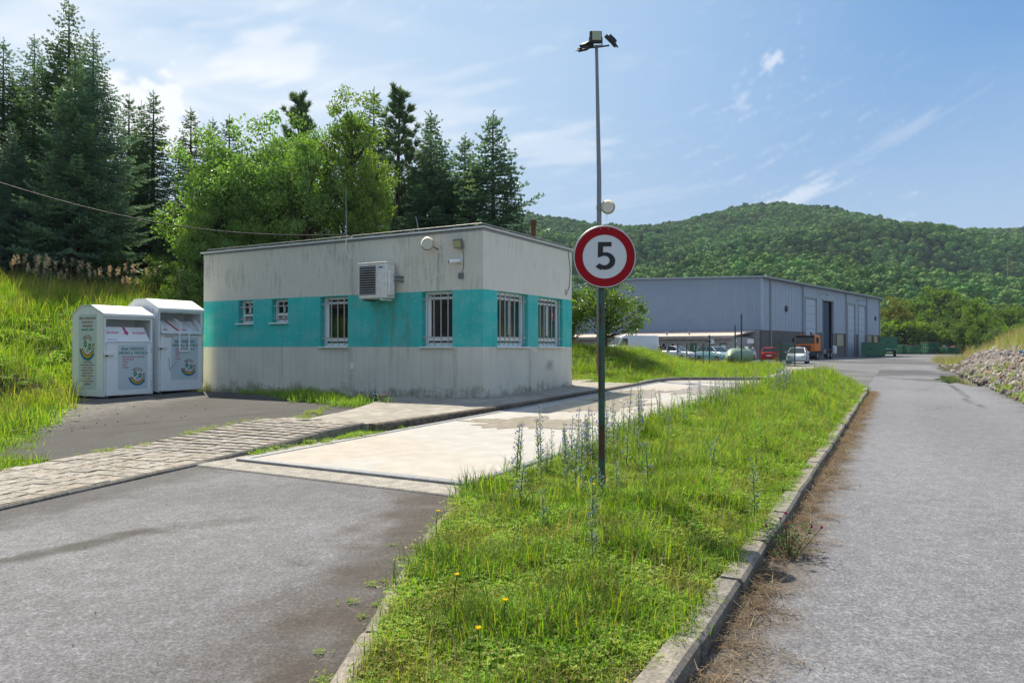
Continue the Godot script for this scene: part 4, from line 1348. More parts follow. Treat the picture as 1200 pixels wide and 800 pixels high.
	m2.tube([Vector3.ZERO, Vector3(-0.10, 0.48, 0)], [0.018, 0.014], 6)
	obj("rod", m2, M.galv, mast2)
	var fl2 := base("flue_pipe", at.call(-1.0, 4.3, -4.35), 0.0, "rusty stove flue pipe rising from the office roof", "flue")
	var f2 := MB.new()
	f2.tube([Vector3.ZERO, Vector3(0, 0.72, 0)], [0.075, 0.075], 12)
	obj("pipe", f2, M.rust, fl2)
	var f3 := MB.new()
	f3.tube([Vector3(0, 0.72, 0), Vector3(0, 0.86, 0)], [0.1, 0.095], 12)
	obj("cap", f3, M.rust, fl2)
	# the aerial supply cable
	var cc := MB.new()
	var a0: Vector3 = at.call(-4.3, 4.42, -0.05)
	var a1 := P(-13.4, 5.95, 12.6)
	var pts := []
	var rad := []
	for k in 25:
		var t := k / 24.0
		pts.append(a0.lerp(a1, t) - Vector3(0, 0.9 * sin(PI * t) * (1.0 - 0.25 * t), 0))
		rad.append(0.014)
	cc.tube(pts, rad, 6)
	tag(obj("supply_cable", cc, M.black), "dark overhead supply cable sagging down to the office roof", "cable")
	# litter at the foot of the wall
	var can := base("crushed_can", at.call(-2.92, 0.235, 0.42), 0.6, "crushed silver and blue can on the pavement by the wall", "can")
	var k1 := MB.new()
	k1.tube([Vector3(-0.06, 0.045, 0), Vector3(-0.03, 0.05, 0.01), Vector3(0.0, 0.04, 0.0), Vector3(0.06, 0.045, 0)], [0.036, 0.045, 0.038, 0.045], 10)
	obj("can_body", k1, M.foil, can)
	var k2 := MB.new()
	k2.tube([Vector3(-0.02, 0.047, 0.006), Vector3(0.02, 0.043, 0.004)], [0.046, 0.046], 10)
	obj("printed_band", k2, M.ink_blue, can)
	var cup := base("crumpled_wrapper", at.call(-2.6, 0.235, 0.5), 0.2, "crumpled pink wrapper on the pavement by the wall", "wrapper")
	var k3 := MB.new()
	k3.tube([Vector3(-0.12, 0.03, 0), Vector3(-0.06, 0.045, 0.02), Vector3(0.0, 0.035, -0.01), Vector3(0.08, 0.05, 0.01), Vector3(0.13, 0.03, 0)], [0.018, 0.042, 0.034, 0.046, 0.02], 7)
	obj("wrapper", k3, mat(lin(0.62, 0.33, 0.34), 0.6), cup)


# ------------------------------------------------------------------ textile containers
func container_shell(root: Node3D, w: float, dp: float, eave: float, ridge: float, o0: float, o1: float) -> void:
	# shell: sides, back, floor, front frame around the opening
	var prof := PackedVector2Array([Vector2(0, 0), Vector2(0, eave - 0.03), Vector2(-dp * 0.36, ridge - 0.03), Vector2(-dp * 0.70, ridge - 0.03), Vector2(-dp, eave - 0.03), Vector2(-dp, 0)])
	var zb := Basis(Vector3.BACK, Vector3.UP, Vector3.RIGHT)
	for x: float in [0.0, w - 0.025]:
		var m := MB.new()
		m.prism(prof, x, x + 0.025, Vector3.ZERO, zb)
		obj("side_panel", m, M.container, root)
	var bk := MB.new()
	bk.box(Vector3(w / 2, eave / 2, -dp + 0.013), Vector3(w - 0.052, eave - 0.04, 0.02))
	bk.box(Vector3(w / 2, 0.02, -dp / 2), Vector3(w - 0.052, 0.03, dp - 0.08))
	obj("back_panel", bk, M.container, root)
	for e: Array in [[Vector2(0.035, eave), Vector2(-dp * 0.36, ridge)], [Vector2(-dp * 0.36, ridge), Vector2(-dp * 0.70, ridge)], [Vector2(-dp * 0.70, ridge), Vector2(-dp - 0.03, eave)]]:
		var m := MB.new()
		var a: Vector2 = e[0]
		var b: Vector2 = e[1]
		var up := (b - a).orthogonal().normalized()
		if up.y < 0: up = -up
		m.prism(PackedVector2Array([a - up * 0.022, b - up * 0.022, b, a]), -0.02, w + 0.02, Vector3.ZERO, zb)
		obj("roof_panel", m, M.container, root)
	var lip := MB.new()
	lip.cbox(Vector3(w / 2, eave - 0.045, 0.045), Vector3(w + 0.05, 0.075, 0.02), 0.006)
	obj("roof_lip", lip, M.container, root)
	var fr := MB.new()
	fr.cbox(Vector3(0.035, (eave - 0.03) / 2, -0.012), Vector3(0.07, eave - 0.08, 0.024), 0.006)
	fr.cbox(Vector3(w - 0.035, (eave - 0.03) / 2, -0.012), Vector3(0.07, eave - 0.08, 0.024), 0.006)
	fr.box(Vector3(w / 2, (o1 + eave - 0.04) / 2, -0.014), Vector3(w - 0.144, eave - 0.04 - o1, 0.02))
	obj("front_frame", fr, M.container, root)
	var door := MB.new()
	door.cbox(Vector3(w / 2 + 0.005, (o0 - 0.03) / 2 + 0.01, -0.005), Vector3(w - 0.15, o0 - 0.05, 0.03), 0.008)
	var d := obj("door", door, M.container, root)
	var rail := MB.new()
	rail.cbox(Vector3(w / 2, o0 - 0.01, 0.008), Vector3(w - 0.02, 0.03, 0.02), 0.005)
	obj("rail", rail, M.container, root)
	var dark := MB.new()
	dark.box(Vector3(w / 2, (o0 + o1) / 2, -dp * 0.55), Vector3(w - 0.06, o1 - o0 + 0.2, 0.02))
	dark.box(Vector3(w / 2, o0 - 0.03, -dp * 0.29), Vector3(w - 0.06, 0.02, dp * 0.5))
	obj("inner_panel", dark, M.container, root)
	var hd := MB.new()
	hd.cbox(Vector3(0.13, o0 * 0.78, 0.04), Vector3(0.27, 0.10, 0.04), 0.02)
	obj("handle", hd, M.white, root)
	var lk := MB.new()
	lk.cbox(Vector3(0.05, o0 * 0.78 - 0.04, 0.064), Vector3(0.07, 0.04, 0.02), 0.006)
	obj("lock", lk, M.rust, root)
	for y: float in [0.25, 0.35, o0 * 0.82, o0 * 0.88]:
		var hb := MB.new()
		hb.tube([Vector3(w - 0.045, y, 0.0), Vector3(w - 0.045, y, 0.01)], [0.012, 0.012], 8)
		obj("bolt", hb, M.black, root)
	for x: float in [0.15, w - 0.15]:
		for z: float in [-0.12, -dp + 0.15]:
			var ft := MB.new()
			ft.cbox(Vector3(x, -0.05, z), Vector3(0.07, 0.11, 0.07), 0.01)
			obj("foot", ft, M.galv, root)

func front_print(root: Node3D, w: float, y1: float) -> void:
	var s := MB.new()
	s.box(Vector3(w * 0.58, y1 - 0.60, 0.0115), Vector3(w * 0.60, 1.2, 0.003))
	obj("sticker", s, M.sticker, root)
	var z := 0.0148
	var I := Basis()
	lettering("Zber ODEVOV,", 0.105, Vector3(w * 0.58, y1 - 0.11, z), I, M.ink_green, root)
	lettering("OBUVI a TEXTILU", 0.105, Vector3(w * 0.58, y1 - 0.22, z), I, M.ink_green, root)
	lettering("Vkladajte čisté a zabalené:", 0.052, Vector3(w * 0.585, y1 - 0.325, z), I, M.ink_red, root)
	var lines := ["- bytový textil", "- odevy", "- obuv", "- hračky"]
	for k in 4:
		var o := obj("lettering", letters(lines[k], 0.052), M.ink_red, root)
		(o.mesh as TextMesh).horizontal_alignment = HORIZONTAL_ALIGNMENT_LEFT
		o.position = Vector3(w * 0.345, y1 - 0.395 - 0.07 * k, z)
	face_print(Vector3(w * 0.67, y1 - 0.84, z), 0.215, I, root)

func make_containers() -> void:
	var turn := SITE_TURN + PI / 2
	var w := 1.41
	var a := base("textile_container", P(-10.62, 0.165, 19.5), turn, "shorter white textile collection container with printing on front and side", "container", "textile collection containers")
	container_shell(a, w, 1.41, 2.18, 2.41, 1.42, 2.03)
	front_print(a, w, 1.36)
	# flap inside the opening
	var fl := MB.new()
	fl.prism(PackedVector2Array([Vector2(0.075, 1.43), Vector2(w - 0.075, 1.43), Vector2(w - 0.16, 1.86), Vector2(0.075, 1.86)]), 0, 0.02, Vector3(0, 0, 0), Basis(Vector3.RIGHT, Vector3.UP, Vector3.BACK))
	var flap := obj("chute_flap", fl, M.container, a)
	flap.transform = Transform3D(Basis(Vector3.RIGHT, -0.42), Vector3(0, 0.125, 0.56))
	var tb := Basis(Vector3.RIGHT, -0.42)
	var fp := func(x: float, y: float) -> Vector3: return flap.transform * Vector3(x, y, 0.0225)
	lettering("ĎAKUJEME", 0.075, fp.call(0.30, 1.69), tb, M.ink_pink, a)
	lettering("ĎAKUJEME", 0.075, fp.call(1.06, 1.69), tb, M.ink_pink, a)
	var ar := MB.new()
	ar.prism(PackedVector2Array([Vector2(-0.035, 0.13), Vector2(0.035, 0.13), Vector2(0.035, -0.03), Vector2(0.085, -0.03), Vector2(0, -0.13), Vector2(-0.085, -0.03), Vector2(-0.035, -0.03)]), 0, 0.003)
	var arrow := obj("arrow_print", ar, M.ink_pink, a)
	arrow.transform = Transform3D(tb * Basis(Vector3.BACK, 0.3), fp.call(0.68, 1.74))
	lettering("TEXTIL ECO a.s.", 0.04, fp.call(0.27, 1.49), tb, M.ink_blue, a)
	# side sheet with print
	var sb := Basis(Vector3.BACK, Vector3.UP, Vector3.LEFT)
	var ss_ := MB.new()
	ss_.box(Vector3(-0.0025, 1.17, -0.70), Vector3(0.003, 1.98, 0.80))
	obj("sticker", ss_, M.sticker, a)
	var sx := -0.006
	var top := ["Máte radi prírodu?", "Správajte sa", "ekologicky!"]
	for k in 3:
		lettering(top[k], 0.085, Vector3(sx, 2.06 - 0.10 * k, -0.70), sb, M.ink_brown, a, true, 1.0)
	lettering("Napíšte nám!", 0.085, Vector3(sx, 1.76, -0.70), sb, M.ink_green, a)
	face_print(Vector3(sx, 1.30, -0.70), 0.30, sb, a)
	var low := ["Dávame Vašim", "nepotrebným odevom,", "obuvi a textilu", "druhú šancu. Vďaka", "Vám pomáhame", "ekológii a šetríme,", "čo je cenné.", "Ďakujeme, že nám", "pomáhate."]
	for k in 9:
		lettering(low[k], 0.058, Vector3(sx, 0.90 - 0.072 * k, -0.70), sb, M.ink_brown, a, true)

	var w2 := 1.46
	var b := base("textile_container", P(-9.84, 0.21, 20.85), turn, "taller white textile container with two chutes beside the office corner", "container", "textile collection containers")
	container_shell(b, w2, 1.45, 2.35, 2.62, 1.60, 2.22)
	front_print(b, w2, 1.52)
	# two chute trays with curved dividers
	for k in 3:
		var m := MB.new()
		var poly := PackedVector2Array([Vector2(0.05, 0.02)])
		for q in 9:
			var an := deg_to_rad(90.0 * q / 8.0)
			poly.append(Vector2(-0.32 + 0.37 * cos(an), 0.10 + 0.36 * sin(an)))
		poly.append(Vector2(-0.32, 0.02))
		m.prism(poly, 0, 0.02, Vector3([0.09, 0.70, w2 - 0.12][k], 1.62, 0.0), Basis(Vector3.BACK, Vector3.UP, Vector3.RIGHT))
		obj("divider", m, M.container, b)
	for k in 2:
		var m := MB.new()
		var x0: float = [0.115, 0.725][k]
		m.quad(Vector3(x0, 1.64, 0.03), Vector3(x0 + 0.58, 1.64, 0.03), Vector3(x0 + 0.58, 2.0, -0.36), Vector3(x0, 2.0, -0.36), Vector3(0, 1, 1))
		m.quad(Vector3(x0, 1.63, 0.03), Vector3(x0 + 0.58, 1.63, 0.03), Vector3(x0 + 0.58, 1.99, -0.36), Vector3(x0, 1.99, -0.36), Vector3(0, -1, -1))
		obj("chute_tray", m, M.container, b)
		lettering("JEME", 0.08, Vector3(x0 + 0.13, 1.745, -0.065), Basis(Vector3.RIGHT, -0.82), M.ink_pink, b)
		var st := MB.new()
		for q in 8:
			var t0 := q / 8.0
			var t1 := (q + 1) / 8.0
			var p := func(t: float, e: float) -> Vector3:
				return Vector3(x0 + 0.30 + 0.22 * sin(t * 1.5) + e, 1.648 + 0.36 * (1.0 - t), 0.03 - 0.39 * (1.0 - t) + 0.006)
			st.quad(p.call(t0, 0.0), p.call(t0, 0.07 if k == 0 else 0.012), p.call(t1, 0.07 if k == 0 else 0.012), p.call(t1, 0.0), Vector3(0, 1, 1))
		obj("stripe_print", st, M.ink_red if k == 0 else M.black, b)
	var bar := MB.new()
	bar.cbox(Vector3(w2 / 2, 1.665, 0.065), Vector3(w2 - 0.16, 0.09, 0.03), 0.008)
	obj("tray_front", bar, M.container, b)
	for x: float in [0.62, 0.93]:
		var m := MB.new()
		m.cbox(Vector3(x, 1.38, 0.085), Vector3(0.05, 0.52, 0.03), 0.01)
		obj("tray_handle", m, M.container, b)
	var hb := MB.new()
	hb.cbox(Vector3(0.775, 1.135, 0.085), Vector3(0.255, 0.05, 0.03), 0.01)
	obj("tray_handle", hb, M.container, b)
	lettering("TEXTIL ECO a.s.", 0.045, Vector3(0.36, 1.545, 0.02), Basis(), M.ink_red, b)
	lettering("!", 0.14, Vector3(-0.004, 2.28, -0.22), Basis(Vector3.BACK, Vector3.UP, Vector3.LEFT), M.ink_red, b)
	# scratched felt pen on the door
	var sc := MB.new()
	var zz := [Vector2(0.32, 0.95), Vector2(0.36, 0.62), Vector2(0.42, 0.55), Vector2(0.36, 0.62), Vector2(0.62, 0.86)]
	for k in 4:
		var p: Vector2 = zz[k]
		var q: Vector2 = zz[k + 1]
		var e := (q - p).orthogonal().normalized() * 0.005
		sc.quad(Vector3(p.x - e.x, p.y - e.y, 0.017), Vector3(q.x - e.x, q.y - e.y, 0.017), Vector3(q.x + e.x, q.y + e.y, 0.017), Vector3(p.x + e.x, p.y + e.y, 0.017), Vector3.BACK)
	obj("scribble", sc, M.black, b)


# ------------------------------------------------------------------ sign and lamp
func make_sign() -> void:
	var gx := 0.764
	var gd := 6.4
	var h0 := verge_h(gx, gd)
	var root := base("speed_limit_sign", P(gx, h0, gd), 0.0, "round speed limit sign with a black 5 in a red ring on a green post", "road sign")
	var post := MB.new()
	post.tube([Vector3(0, -0.2, 0), Vector3(0, 2.217 - h0 + 0.19, 0)], [0.029, 0.029], 14)
	obj("post", post, M.green_post, root)
	var rusty := MB.new()
	for k: Array in [[0.32, 0.62, 0.9, 1.5], [0.85, 1.28, 2.0, 1.0], [0.05, 0.22, 4.0, 1.4], [1.45, 1.62, 1.7, 0.7]]:
		for q in 6:
			var a0: float = float(k[2]) + float(k[3]) * q / 6.0
			var a1: float = float(k[2]) + float(k[3]) * (q + 1) / 6.0
			var j := 0.05 * sin(q * 2.7 + float(k[0]) * 9.0)
			rusty.quad(Vector3(cos(a0) * 0.0298, float(k[0]) + j, sin(a0) * 0.0298), Vector3(cos(a1) * 0.0298, float(k[0]) - j, sin(a1) * 0.0298), Vector3(cos(a1) * 0.0298, float(k[1]) + j, sin(a1) * 0.0298), Vector3(cos(a0) * 0.0298, float(k[1]) - j, sin(a0) * 0.0298), Vector3(cos(a0), 0, sin(a0)))
	obj("rust_patch", rusty, M.rust, root)
	var cap := MB.new()
	cap.tube([Vector3(0, 2.407 - h0, 0), Vector3(0, 2.427 - h0, 0)], [0.033, 0.02], 14)
	obj("post_cap", cap, M.black, root)
	var plate := Node3D.new()
	plate.name = "plate"
	root.add_child(plate)
	var pc := 2.217 - h0
	plate.position = Vector3(0.02, pc, 0.055)
	plate.scale = Vector3.ONE * 0.9
	plate.rotation = Vector3(0.0, -0.08, 0.0)
	var R := 0.298
	var rim := MB.new()
	rim.tube([Vector3(0, 0, -0.022), Vector3(0, 0, -0.018), Vector3(0, 0, 0.0), Vector3(0, 0, 0.003)], [R - 0.01, R, R, R - 0.006], 64)
	obj("rim", rim, M.galv, plate)
	var wh := MB.new()
	wh.disc(Vector3(0, 0, 0.0045), R - 0.008, Vector3.BACK, 64)
	obj("white_face", wh, M.sign_white, plate)
	var rd := MB.new()
	rd.disc(Vector3(0, 0, 0.006), R - 0.016, Vector3.BACK, 64, R * 0.69)
	obj("red_ring", rd, M.red, plate)
	# the figure five, cut from sheet
	var five := PackedVector2Array([Vector2(-0.055, 0.13), Vector2(0.058, 0.13), Vector2(0.058, 0.09), Vector2(-0.012, 0.09), Vector2(-0.014, 0.035)])
	for k in 13:
		var an := deg_to_rad(112.0 - 222.0 * k / 12.0)
		five.append(Vector2(0.004 + 0.085 * cos(an), -0.038 + 0.078 * sin(an)))
	for k in 6:
		var an := deg_to_rad(-110.0 - 34.0 * k / 5.0)
		five.append(Vector2(0.004 + 0.098 * cos(an), -0.035 + 0.088 * sin(an)))
	five.append(Vector2(-0.045, -0.058))
	for k in 13:
		var an := deg_to_rad(-128.0 + 230.0 * k / 12.0)
		five.append(Vector2(-0.002 + 0.044 * cos(an), -0.034 + 0.042 * sin(an)))
	five.append(Vector2(-0.03, 0.0))
	five.append(Vector2(-0.058, -0.008))
	for k in five.size(): five[k] = Vector2(five[k].x * 1.12, five[k].y * 1.06)
	var fm := MB.new()
	fm.prism(five, 0.0046, 0.0072)
	obj("number_five", fm, M.ink_black, plate)
	for y: float in [0.10, -0.12]:
		var br := MB.new()
		br.tube([Vector3(0, pc + y - 0.02, 0), Vector3(0, pc + y + 0.02, 0)], [0.036, 0.036], 14)
		br.box(Vector3(0.01, pc + y, 0.028), Vector3(0.09, 0.04, 0.012))
		obj("clamp", br, M.steel, root)
	for x: float in [-0.035, 0.035]:
		var bo := MB.new()
		bo.tube([Vector3(x, 0.262, 0.006), Vector3(x, 0.262, 0.009)], [0.006, 0.006], 8)
		obj("bolt", bo, M.galv, plate)

func make_lamp() -> void:
	var x := 3.14
	var d := 27.0
	var h := gh(x, d)
	var root := base("floodlight_mast", P(x, h, d), 0.0, "tall grey mast with three black floodlights on top behind the sign", "lamp post")
	var pole := MB.new()
	var H := 12.3 - h
	pole.tube([Vector3(0, -0.3, 0), Vector3(0, 3.0, 0), Vector3(0.0, 7.0, 0), Vector3(-0.09, H, 0)], [0.105, 0.1, 0.08, 0.055], 14)
	obj("pole", pole, M.galv, root)
	var ft := MB.new()
	ft.tube([Vector3(0, -0.2, 0), Vector3(0, 0.05, 0)], [0.22, 0.22], 16)
	obj("foot_plate", ft, M.galv, root)
	var arm := MB.new()
	arm.tube([Vector3(-0.75, H - 0.12, 0.12), Vector3(-0.09, H - 0.02, 0.0), Vector3(0.38, H + 0.08, -0.1)], [0.03, 0.035, 0.03], 8)
	obj("cross_arm", arm, M.black, root)
	var heads := [[Vector3(-0.13, H + 0.30, 0.18), 0.0, -0.25, 0.0], [Vector3(-0.45, H - 0.05, -0.1), 2.5, 0.95, 0.25], [Vector3(0.40, H + 0.22, -0.15), -2.0, 0.75, -0.2]]
	for k in 3:
		var e: Array = heads[k]
		var hd := Node3D.new()
		hd.name = "floodlight"
		root.add_child(hd, true)
		hd.position = e[0]
		hd.rotation = Vector3(e[2], e[1], e[3])
		var b := MB.new()
		b.cbox(Vector3(0, 0, -0.06), Vector3(0.44, 0.48, 0.14), 0.03)
		b.cbox(Vector3(0, 0, -0.17), Vector3(0.3, 0.3, 0.1), 0.02)
		obj("housing", b, M.black, hd)
		var g := MB.new()
		g.box(Vector3(0.03, 0.02, 0.013), Vector3(0.32, 0.36, 0.006))
		obj("lens", g, mat(lin(0.35, 0.36, 0.22), 0.12), hd)
		var yk := MB.new()
		yk.tube([Vector3(-0.23, 0.0, -0.06), Vector3(-0.23, -0.3, -0.08), Vector3(0.0, -0.32, -0.09), Vector3(0.23, -0.3, -0.08), Vector3(0.23, 0.0, -0.06)], [0.018, 0.018, 0.018, 0.018, 0.018], 6)
		obj("yoke", yk, M.black, hd)
	# small dish clamped to the mast
	var dish := base("dish_antenna", P(x + 0.30, 6.48, d - 0.12), 0.0, "cream round dish antenna clamped to the floodlight mast", "antenna")
	var dm := MB.new()
	dm.tube([Vector3(0, 0, -0.16), Vector3(0, 0, -0.09), Vector3(0, 0, 0.0), Vector3(0, 0, 0.03), Vector3(0, 0, 0.035)], [0.10, 0.2, 0.26, 0.26, 0.2], 28)
	obj("dish", dm, M.ivory, dish)
	var br := MB.new()
	br.tube([Vector3(0, 0, -0.14), Vector3(-0.2, 0.0, -0.15), Vector3(-0.3, 0, -0.12)], [0.025, 0.025, 0.025], 6)
	obj("bracket", br, M.galv, dish)
	var cl := MB.new()
	cl.tube([Vector3(-0.3, -0.06, -0.12), Vector3(-0.3, 0.06, -0.12)], [0.10, 0.10], 12)
	obj("clamp", cl, M.galv, dish)
	var cb := MB.new()
	cb.tube([Vector3(0, -0.05, -0.15), Vector3(-0.03, -0.45, -0.13), Vector3(-0.14, -0.58, -0.12), Vector3(-0.26, -0.6, -0.06)], [0.01, 0.01, 0.01, 0.01], 5)
	obj("cable", cb, M.white, dish)


# ------------------------------------------------------------------ steel hall with its low annex
const HALL_A := Vector2(30.0, 90.0)
const HALL_W := Vector2(0.643, 0.765)    # along the door side
const HALL_G := Vector2(-0.765, 0.643)   # along the gable
func make_hall() -> void:
	var turn := atan2(-HALL_W.y, -HALL_W.x) # placed by basis below
	var root := base("steel_hall", P(HALL_A.x, -0.05, HALL_A.y), 0.0, "long grey-blue steel hall with tall doors along its side", "hall")
	# local: x along the door side, z outwards from it (towards the yard); the gable runs to -z
	var bx := Vector3(HALL_W.x, 0, -HALL_W.y)
	var bz := Vector3(-HALL_G.x, 0, HALL_G.y)
	root.basis = Basis(bx, Vector3.UP, bz)
	var L := 52.6
	var G := 34.8
	var E := 9.9
	var R := 10.6
	var S := 3.6
	# door side: doors [x0, x1, top]
	var doors := [[15.2, 19.6, 8.2], [22.3, 27.0, 8.2], [34.2, 37.9, 8.2], [40.0, 43.9, 8.2]]
	var ft := func(x: float, y: float, z: float) -> Vector3: return Vector3(x, y, z)
	var holes := []
	for d: Array in doors: holes.append([d[0], d[1], 0.0, d[2]])
	var lower := [[29.0, 32.8, 1.7, S - 0.05], [45.0, 48.3, 1.7, S - 0.05], [49.3, 52.0, 1.7, S - 0.05]]
	var up := MB.new()
	wall_cells(up, 0.0, L, S, E, 0.2, holes, ft)
	obj("cladding", up, M.clad_pale, root)
	for e: Array in [[0.0, 15.2], [19.6, 22.3], [27.0, 34.2], [37.9, 40.0], [43.9, L]]:
		var lo := MB.new()
		var mine := []
		for hh: Array in lower:
			if hh[0] > e[0] and hh[1] < e[1]: mine.append(hh)
		wall_cells(lo, e[0], e[1], 0.0, S, 0.3, mine, func(x: float, y: float, z: float) -> Vector3: return Vector3(x, y, z - 0.02))
		obj("block_wall", lo, M.block, root)
	# vertical joints between cladding sheets
	var x := 1.1
	while x < L:
		var hit := false
		for d: Array in doors:
			if x > d[0] - 0.2 and x < d[1] + 0.2: hit = true
		if not hit:
			var m := MB.new()
			m.box(Vector3(x, (S + E) / 2, 0.012), Vector3(0.05, E - S - 0.05, 0.02))
			obj("sheet_rib", m, M.clad_pale, root)
		x += 1.1
	for k in 4:
		var d: Array = doors[k]
		var w: float = d[1] - d[0]
		var f := MB.new()
		f.box(Vector3(d[0] - 0.12, float(d[2]) / 2, 0.03), Vector3(0.22, d[2], 0.08))
		f.box(Vector3(d[1] + 0.12, float(d[2]) / 2, 0.03), Vector3(0.22, d[2], 0.08))
		f.box(Vector3((d[0] + d[1]) / 2, float(d[2]) + 0.12, 0.03), Vector3(w + 0.46, 0.22, 0.08))
		obj("door_frame", f, M.trim, root)
		if k != 1:
			var dn := Node3D.new()
			dn.name = "sectional_door"
			root.add_child(dn, true)
			for q in 8:
				var m := MB.new()
				m.cbox(Vector3((d[0] + d[1]) / 2, (q + 0.5) * 1.025, -0.12), Vector3(w - 0.04, 1.0, 0.06), 0.012)
				obj("door_panel", m, M.hall_door, dn)
		else:
			var m := MB.new()
			m.box(Vector3(d[0] + 1.9, 4.1, -0.32), Vector3(w - 1.2, 8.0, 0.1))
			obj("dim_interior_plate", m, M.dark_blue, root)  # added dark plate, paints the dim hall interior behind the open door
			var m2 := MB.new()
			m2.box(Vector3(d[0] + 0.35, 3.6, -0.25), Vector3(0.5, 7.2, 0.12))
			obj("door_edge", m2, M.wood, root)
	for hh: Array in lower:
		var m := MB.new()
		m.box(Vector3((hh[0] + hh[1]) / 2, (hh[2] + hh[3]) / 2, -0.2), Vector3(hh[1] - hh[0] - 0.04, hh[3] - hh[2] - 0.04, 0.05))
		obj("window", m, M.yellow_pane, root)
	for xx: float in [2.5, 14.0, 33.1, 47.9 - 3.5, 52.2]:
		var m := MB.new()
		m.tube([Vector3(xx, 0.0, 0.14), Vector3(xx, E - 0.1, 0.14)], [0.09, 0.09], 8)
		obj("downpipe", m, M.trim, root)
	for xx: float in [7.9, 49.8]:
		var m := MB.new()
		m.tube([Vector3(xx, 6.45, -0.05), Vector3(xx, 6.45, 0.12)], [0.42, 0.42], 18)
		obj("round_vent", m, M.black, root)
	for xx: float in [20.9, 39.0]:
		var m := MB.new()
		m.tube([Vector3(xx, 8.9, 0.0), Vector3(xx, 9.1, 0.7), Vector3(xx, 8.95, 1.0)], [0.05, 0.05, 0.05], 6)
		m.cbox(Vector3(xx, 8.88, 1.1), Vector3(0.4, 0.14, 0.5), 0.04)
		obj("wall_lamp", m, M.trim, root)
	# gable wall: ribbed sheets above, plaster below
	var gb := MB.new()
	var pitch := 0.29
	var n := int(G / pitch)
	var roof_y := func(z: float) -> float: return lerpf(E, R, 1.0 - absf(-z - G / 2) / (G / 2))
	for k in n:
		var z0 := -k * pitch
		var zs := [z0, z0 - pitch * 0.2, z0 - pitch * 0.35, z0 - pitch * 0.65, z0 - pitch * 0.8, z0 - pitch]
		var xs := [0.0, 0.0, -0.05, -0.05, 0.0, 0.0]
		for q in 5:
			gb.quad(Vector3(xs[q], S, zs[q]), Vector3(xs[q + 1], S, zs[q + 1]), Vector3(xs[q + 1], roof_y.call(zs[q + 1]), zs[q + 1]), Vector3(xs[q], roof_y.call(zs[q]), zs[q]), Vector3.LEFT)
	obj("ribbed_cladding", gb, M.clad, root)
	var gl := MB.new()
	gl.box(Vector3(0.17, S / 2 - 0.02, -G / 2 - 0.16), Vector3(0.3, S - 0.04, G - 0.33))
	obj("plaster_wall", gl, M.annex, root)
	var cv := MB.new()
	cv.box(Vector3(-0.03, (S + E) / 2 - 0.02, 0.03), Vector3(0.22, E - S - 0.05, 0.24))
	obj("corner_trim", cv, M.clad_pale, root)
	# far and back walls, roof
	var bk := MB.new()
	bk.box(Vector3(L / 2, E / 2, -G + 0.15), Vector3(L - 0.1, E - 0.02, 0.2))
	bk.prism(PackedVector2Array([Vector2(-0.3, 0), Vector2(-G, 0), Vector2(-G, E), Vector2(-G / 2, R), Vector2(-0.3, E)]), L - 0.25, L - 0.05, Vector3.ZERO, Basis(Vector3.BACK, Vector3.UP, Vector3.RIGHT))
	obj("back_wall", bk, M.clad, root)
	var rf := MB.new()
	rf.prism(PackedVector2Array([Vector2(0.45, E + 0.01), Vector2(-G / 2, R + 0.03), Vector2(-G - 0.45, E + 0.01), Vector2(-G - 0.45, E + 0.16), Vector2(-G / 2, R + 0.2), Vector2(0.45, E + 0.16)]), -0.35, L + 0.35, Vector3.ZERO, Basis(Vector3.BACK, Vector3.UP, Vector3.RIGHT))
	obj("roof", rf, M.clad_pale, root)
	var gt := MB.new()
	gt.cbox(Vector3(L / 2, E + 0.02, 0.56), Vector3(L + 0.7, 0.2, 0.2), 0.03)
	obj("gutter", gt, M.trim, root)

	# annex in front of the gable
	var an := base("annex", P(HALL_A.x, -0.05, HALL_A.y), 0.0, "low plastered annex with a pale mono-pitch roof against the hall gable", "building")
	an.basis = root.basis
	var D := 6.0
	var az := func(x_: float, y_: float, z_: float) -> Vector3: return Vector3(-D - z_, y_, -x_)   # x along the gable
	var T := func(px: float) -> float:
		# distance along the gable of the wall point seen at a given bearing
		var a := (px - 600.0) / 880.0
		var ox := HALL_A.x - D * HALL_W.x
		var od := HALL_A.y - D * HALL_W.y
		return (a * od - ox) / (HALL_G.x - a * HALL_G.y)
	var wins := [[T.call(790.8), T.call(786.0), 1.15, 1.95], [T.call(780.0), T.call(775.0), 1.15, 1.95]]
	var drs := [[T.call(817.0), T.call(808.5), 0.0, 2.0], [T.call(852.0), T.call(843.2), 0.0, 2.0]]
	var wm := MB.new()
	wall_cells(wm, 1.1, 27.0, 0.0, 2.75, 0.25, wins + drs, az)
	wm.box(Vector3(-D / 2 - 0.02, 1.36, -1.25), Vector3(D - 0.5, 2.72, 0.25))
	obj("wall", wm, M.annex, an)
	var rm := MB.new()
	rm.prism(PackedVector2Array([Vector2(-D - 0.35, 2.72), Vector2(-0.06, 3.46), Vector2(-0.06, 3.57), Vector2(-D - 0.35, 2.86)]), -27.2, -0.85, Vector3.ZERO, Basis(Vector3.RIGHT, Vector3.UP, Vector3.BACK))
	obj("roof", rm, M.annex_roof, an)
	var fm := MB.new()
	fm.box(Vector3(-D - 0.38, 2.66, -14.0), Vector3(0.06, 0.32, 26.4))
	obj("fascia", fm, M.annex, an)
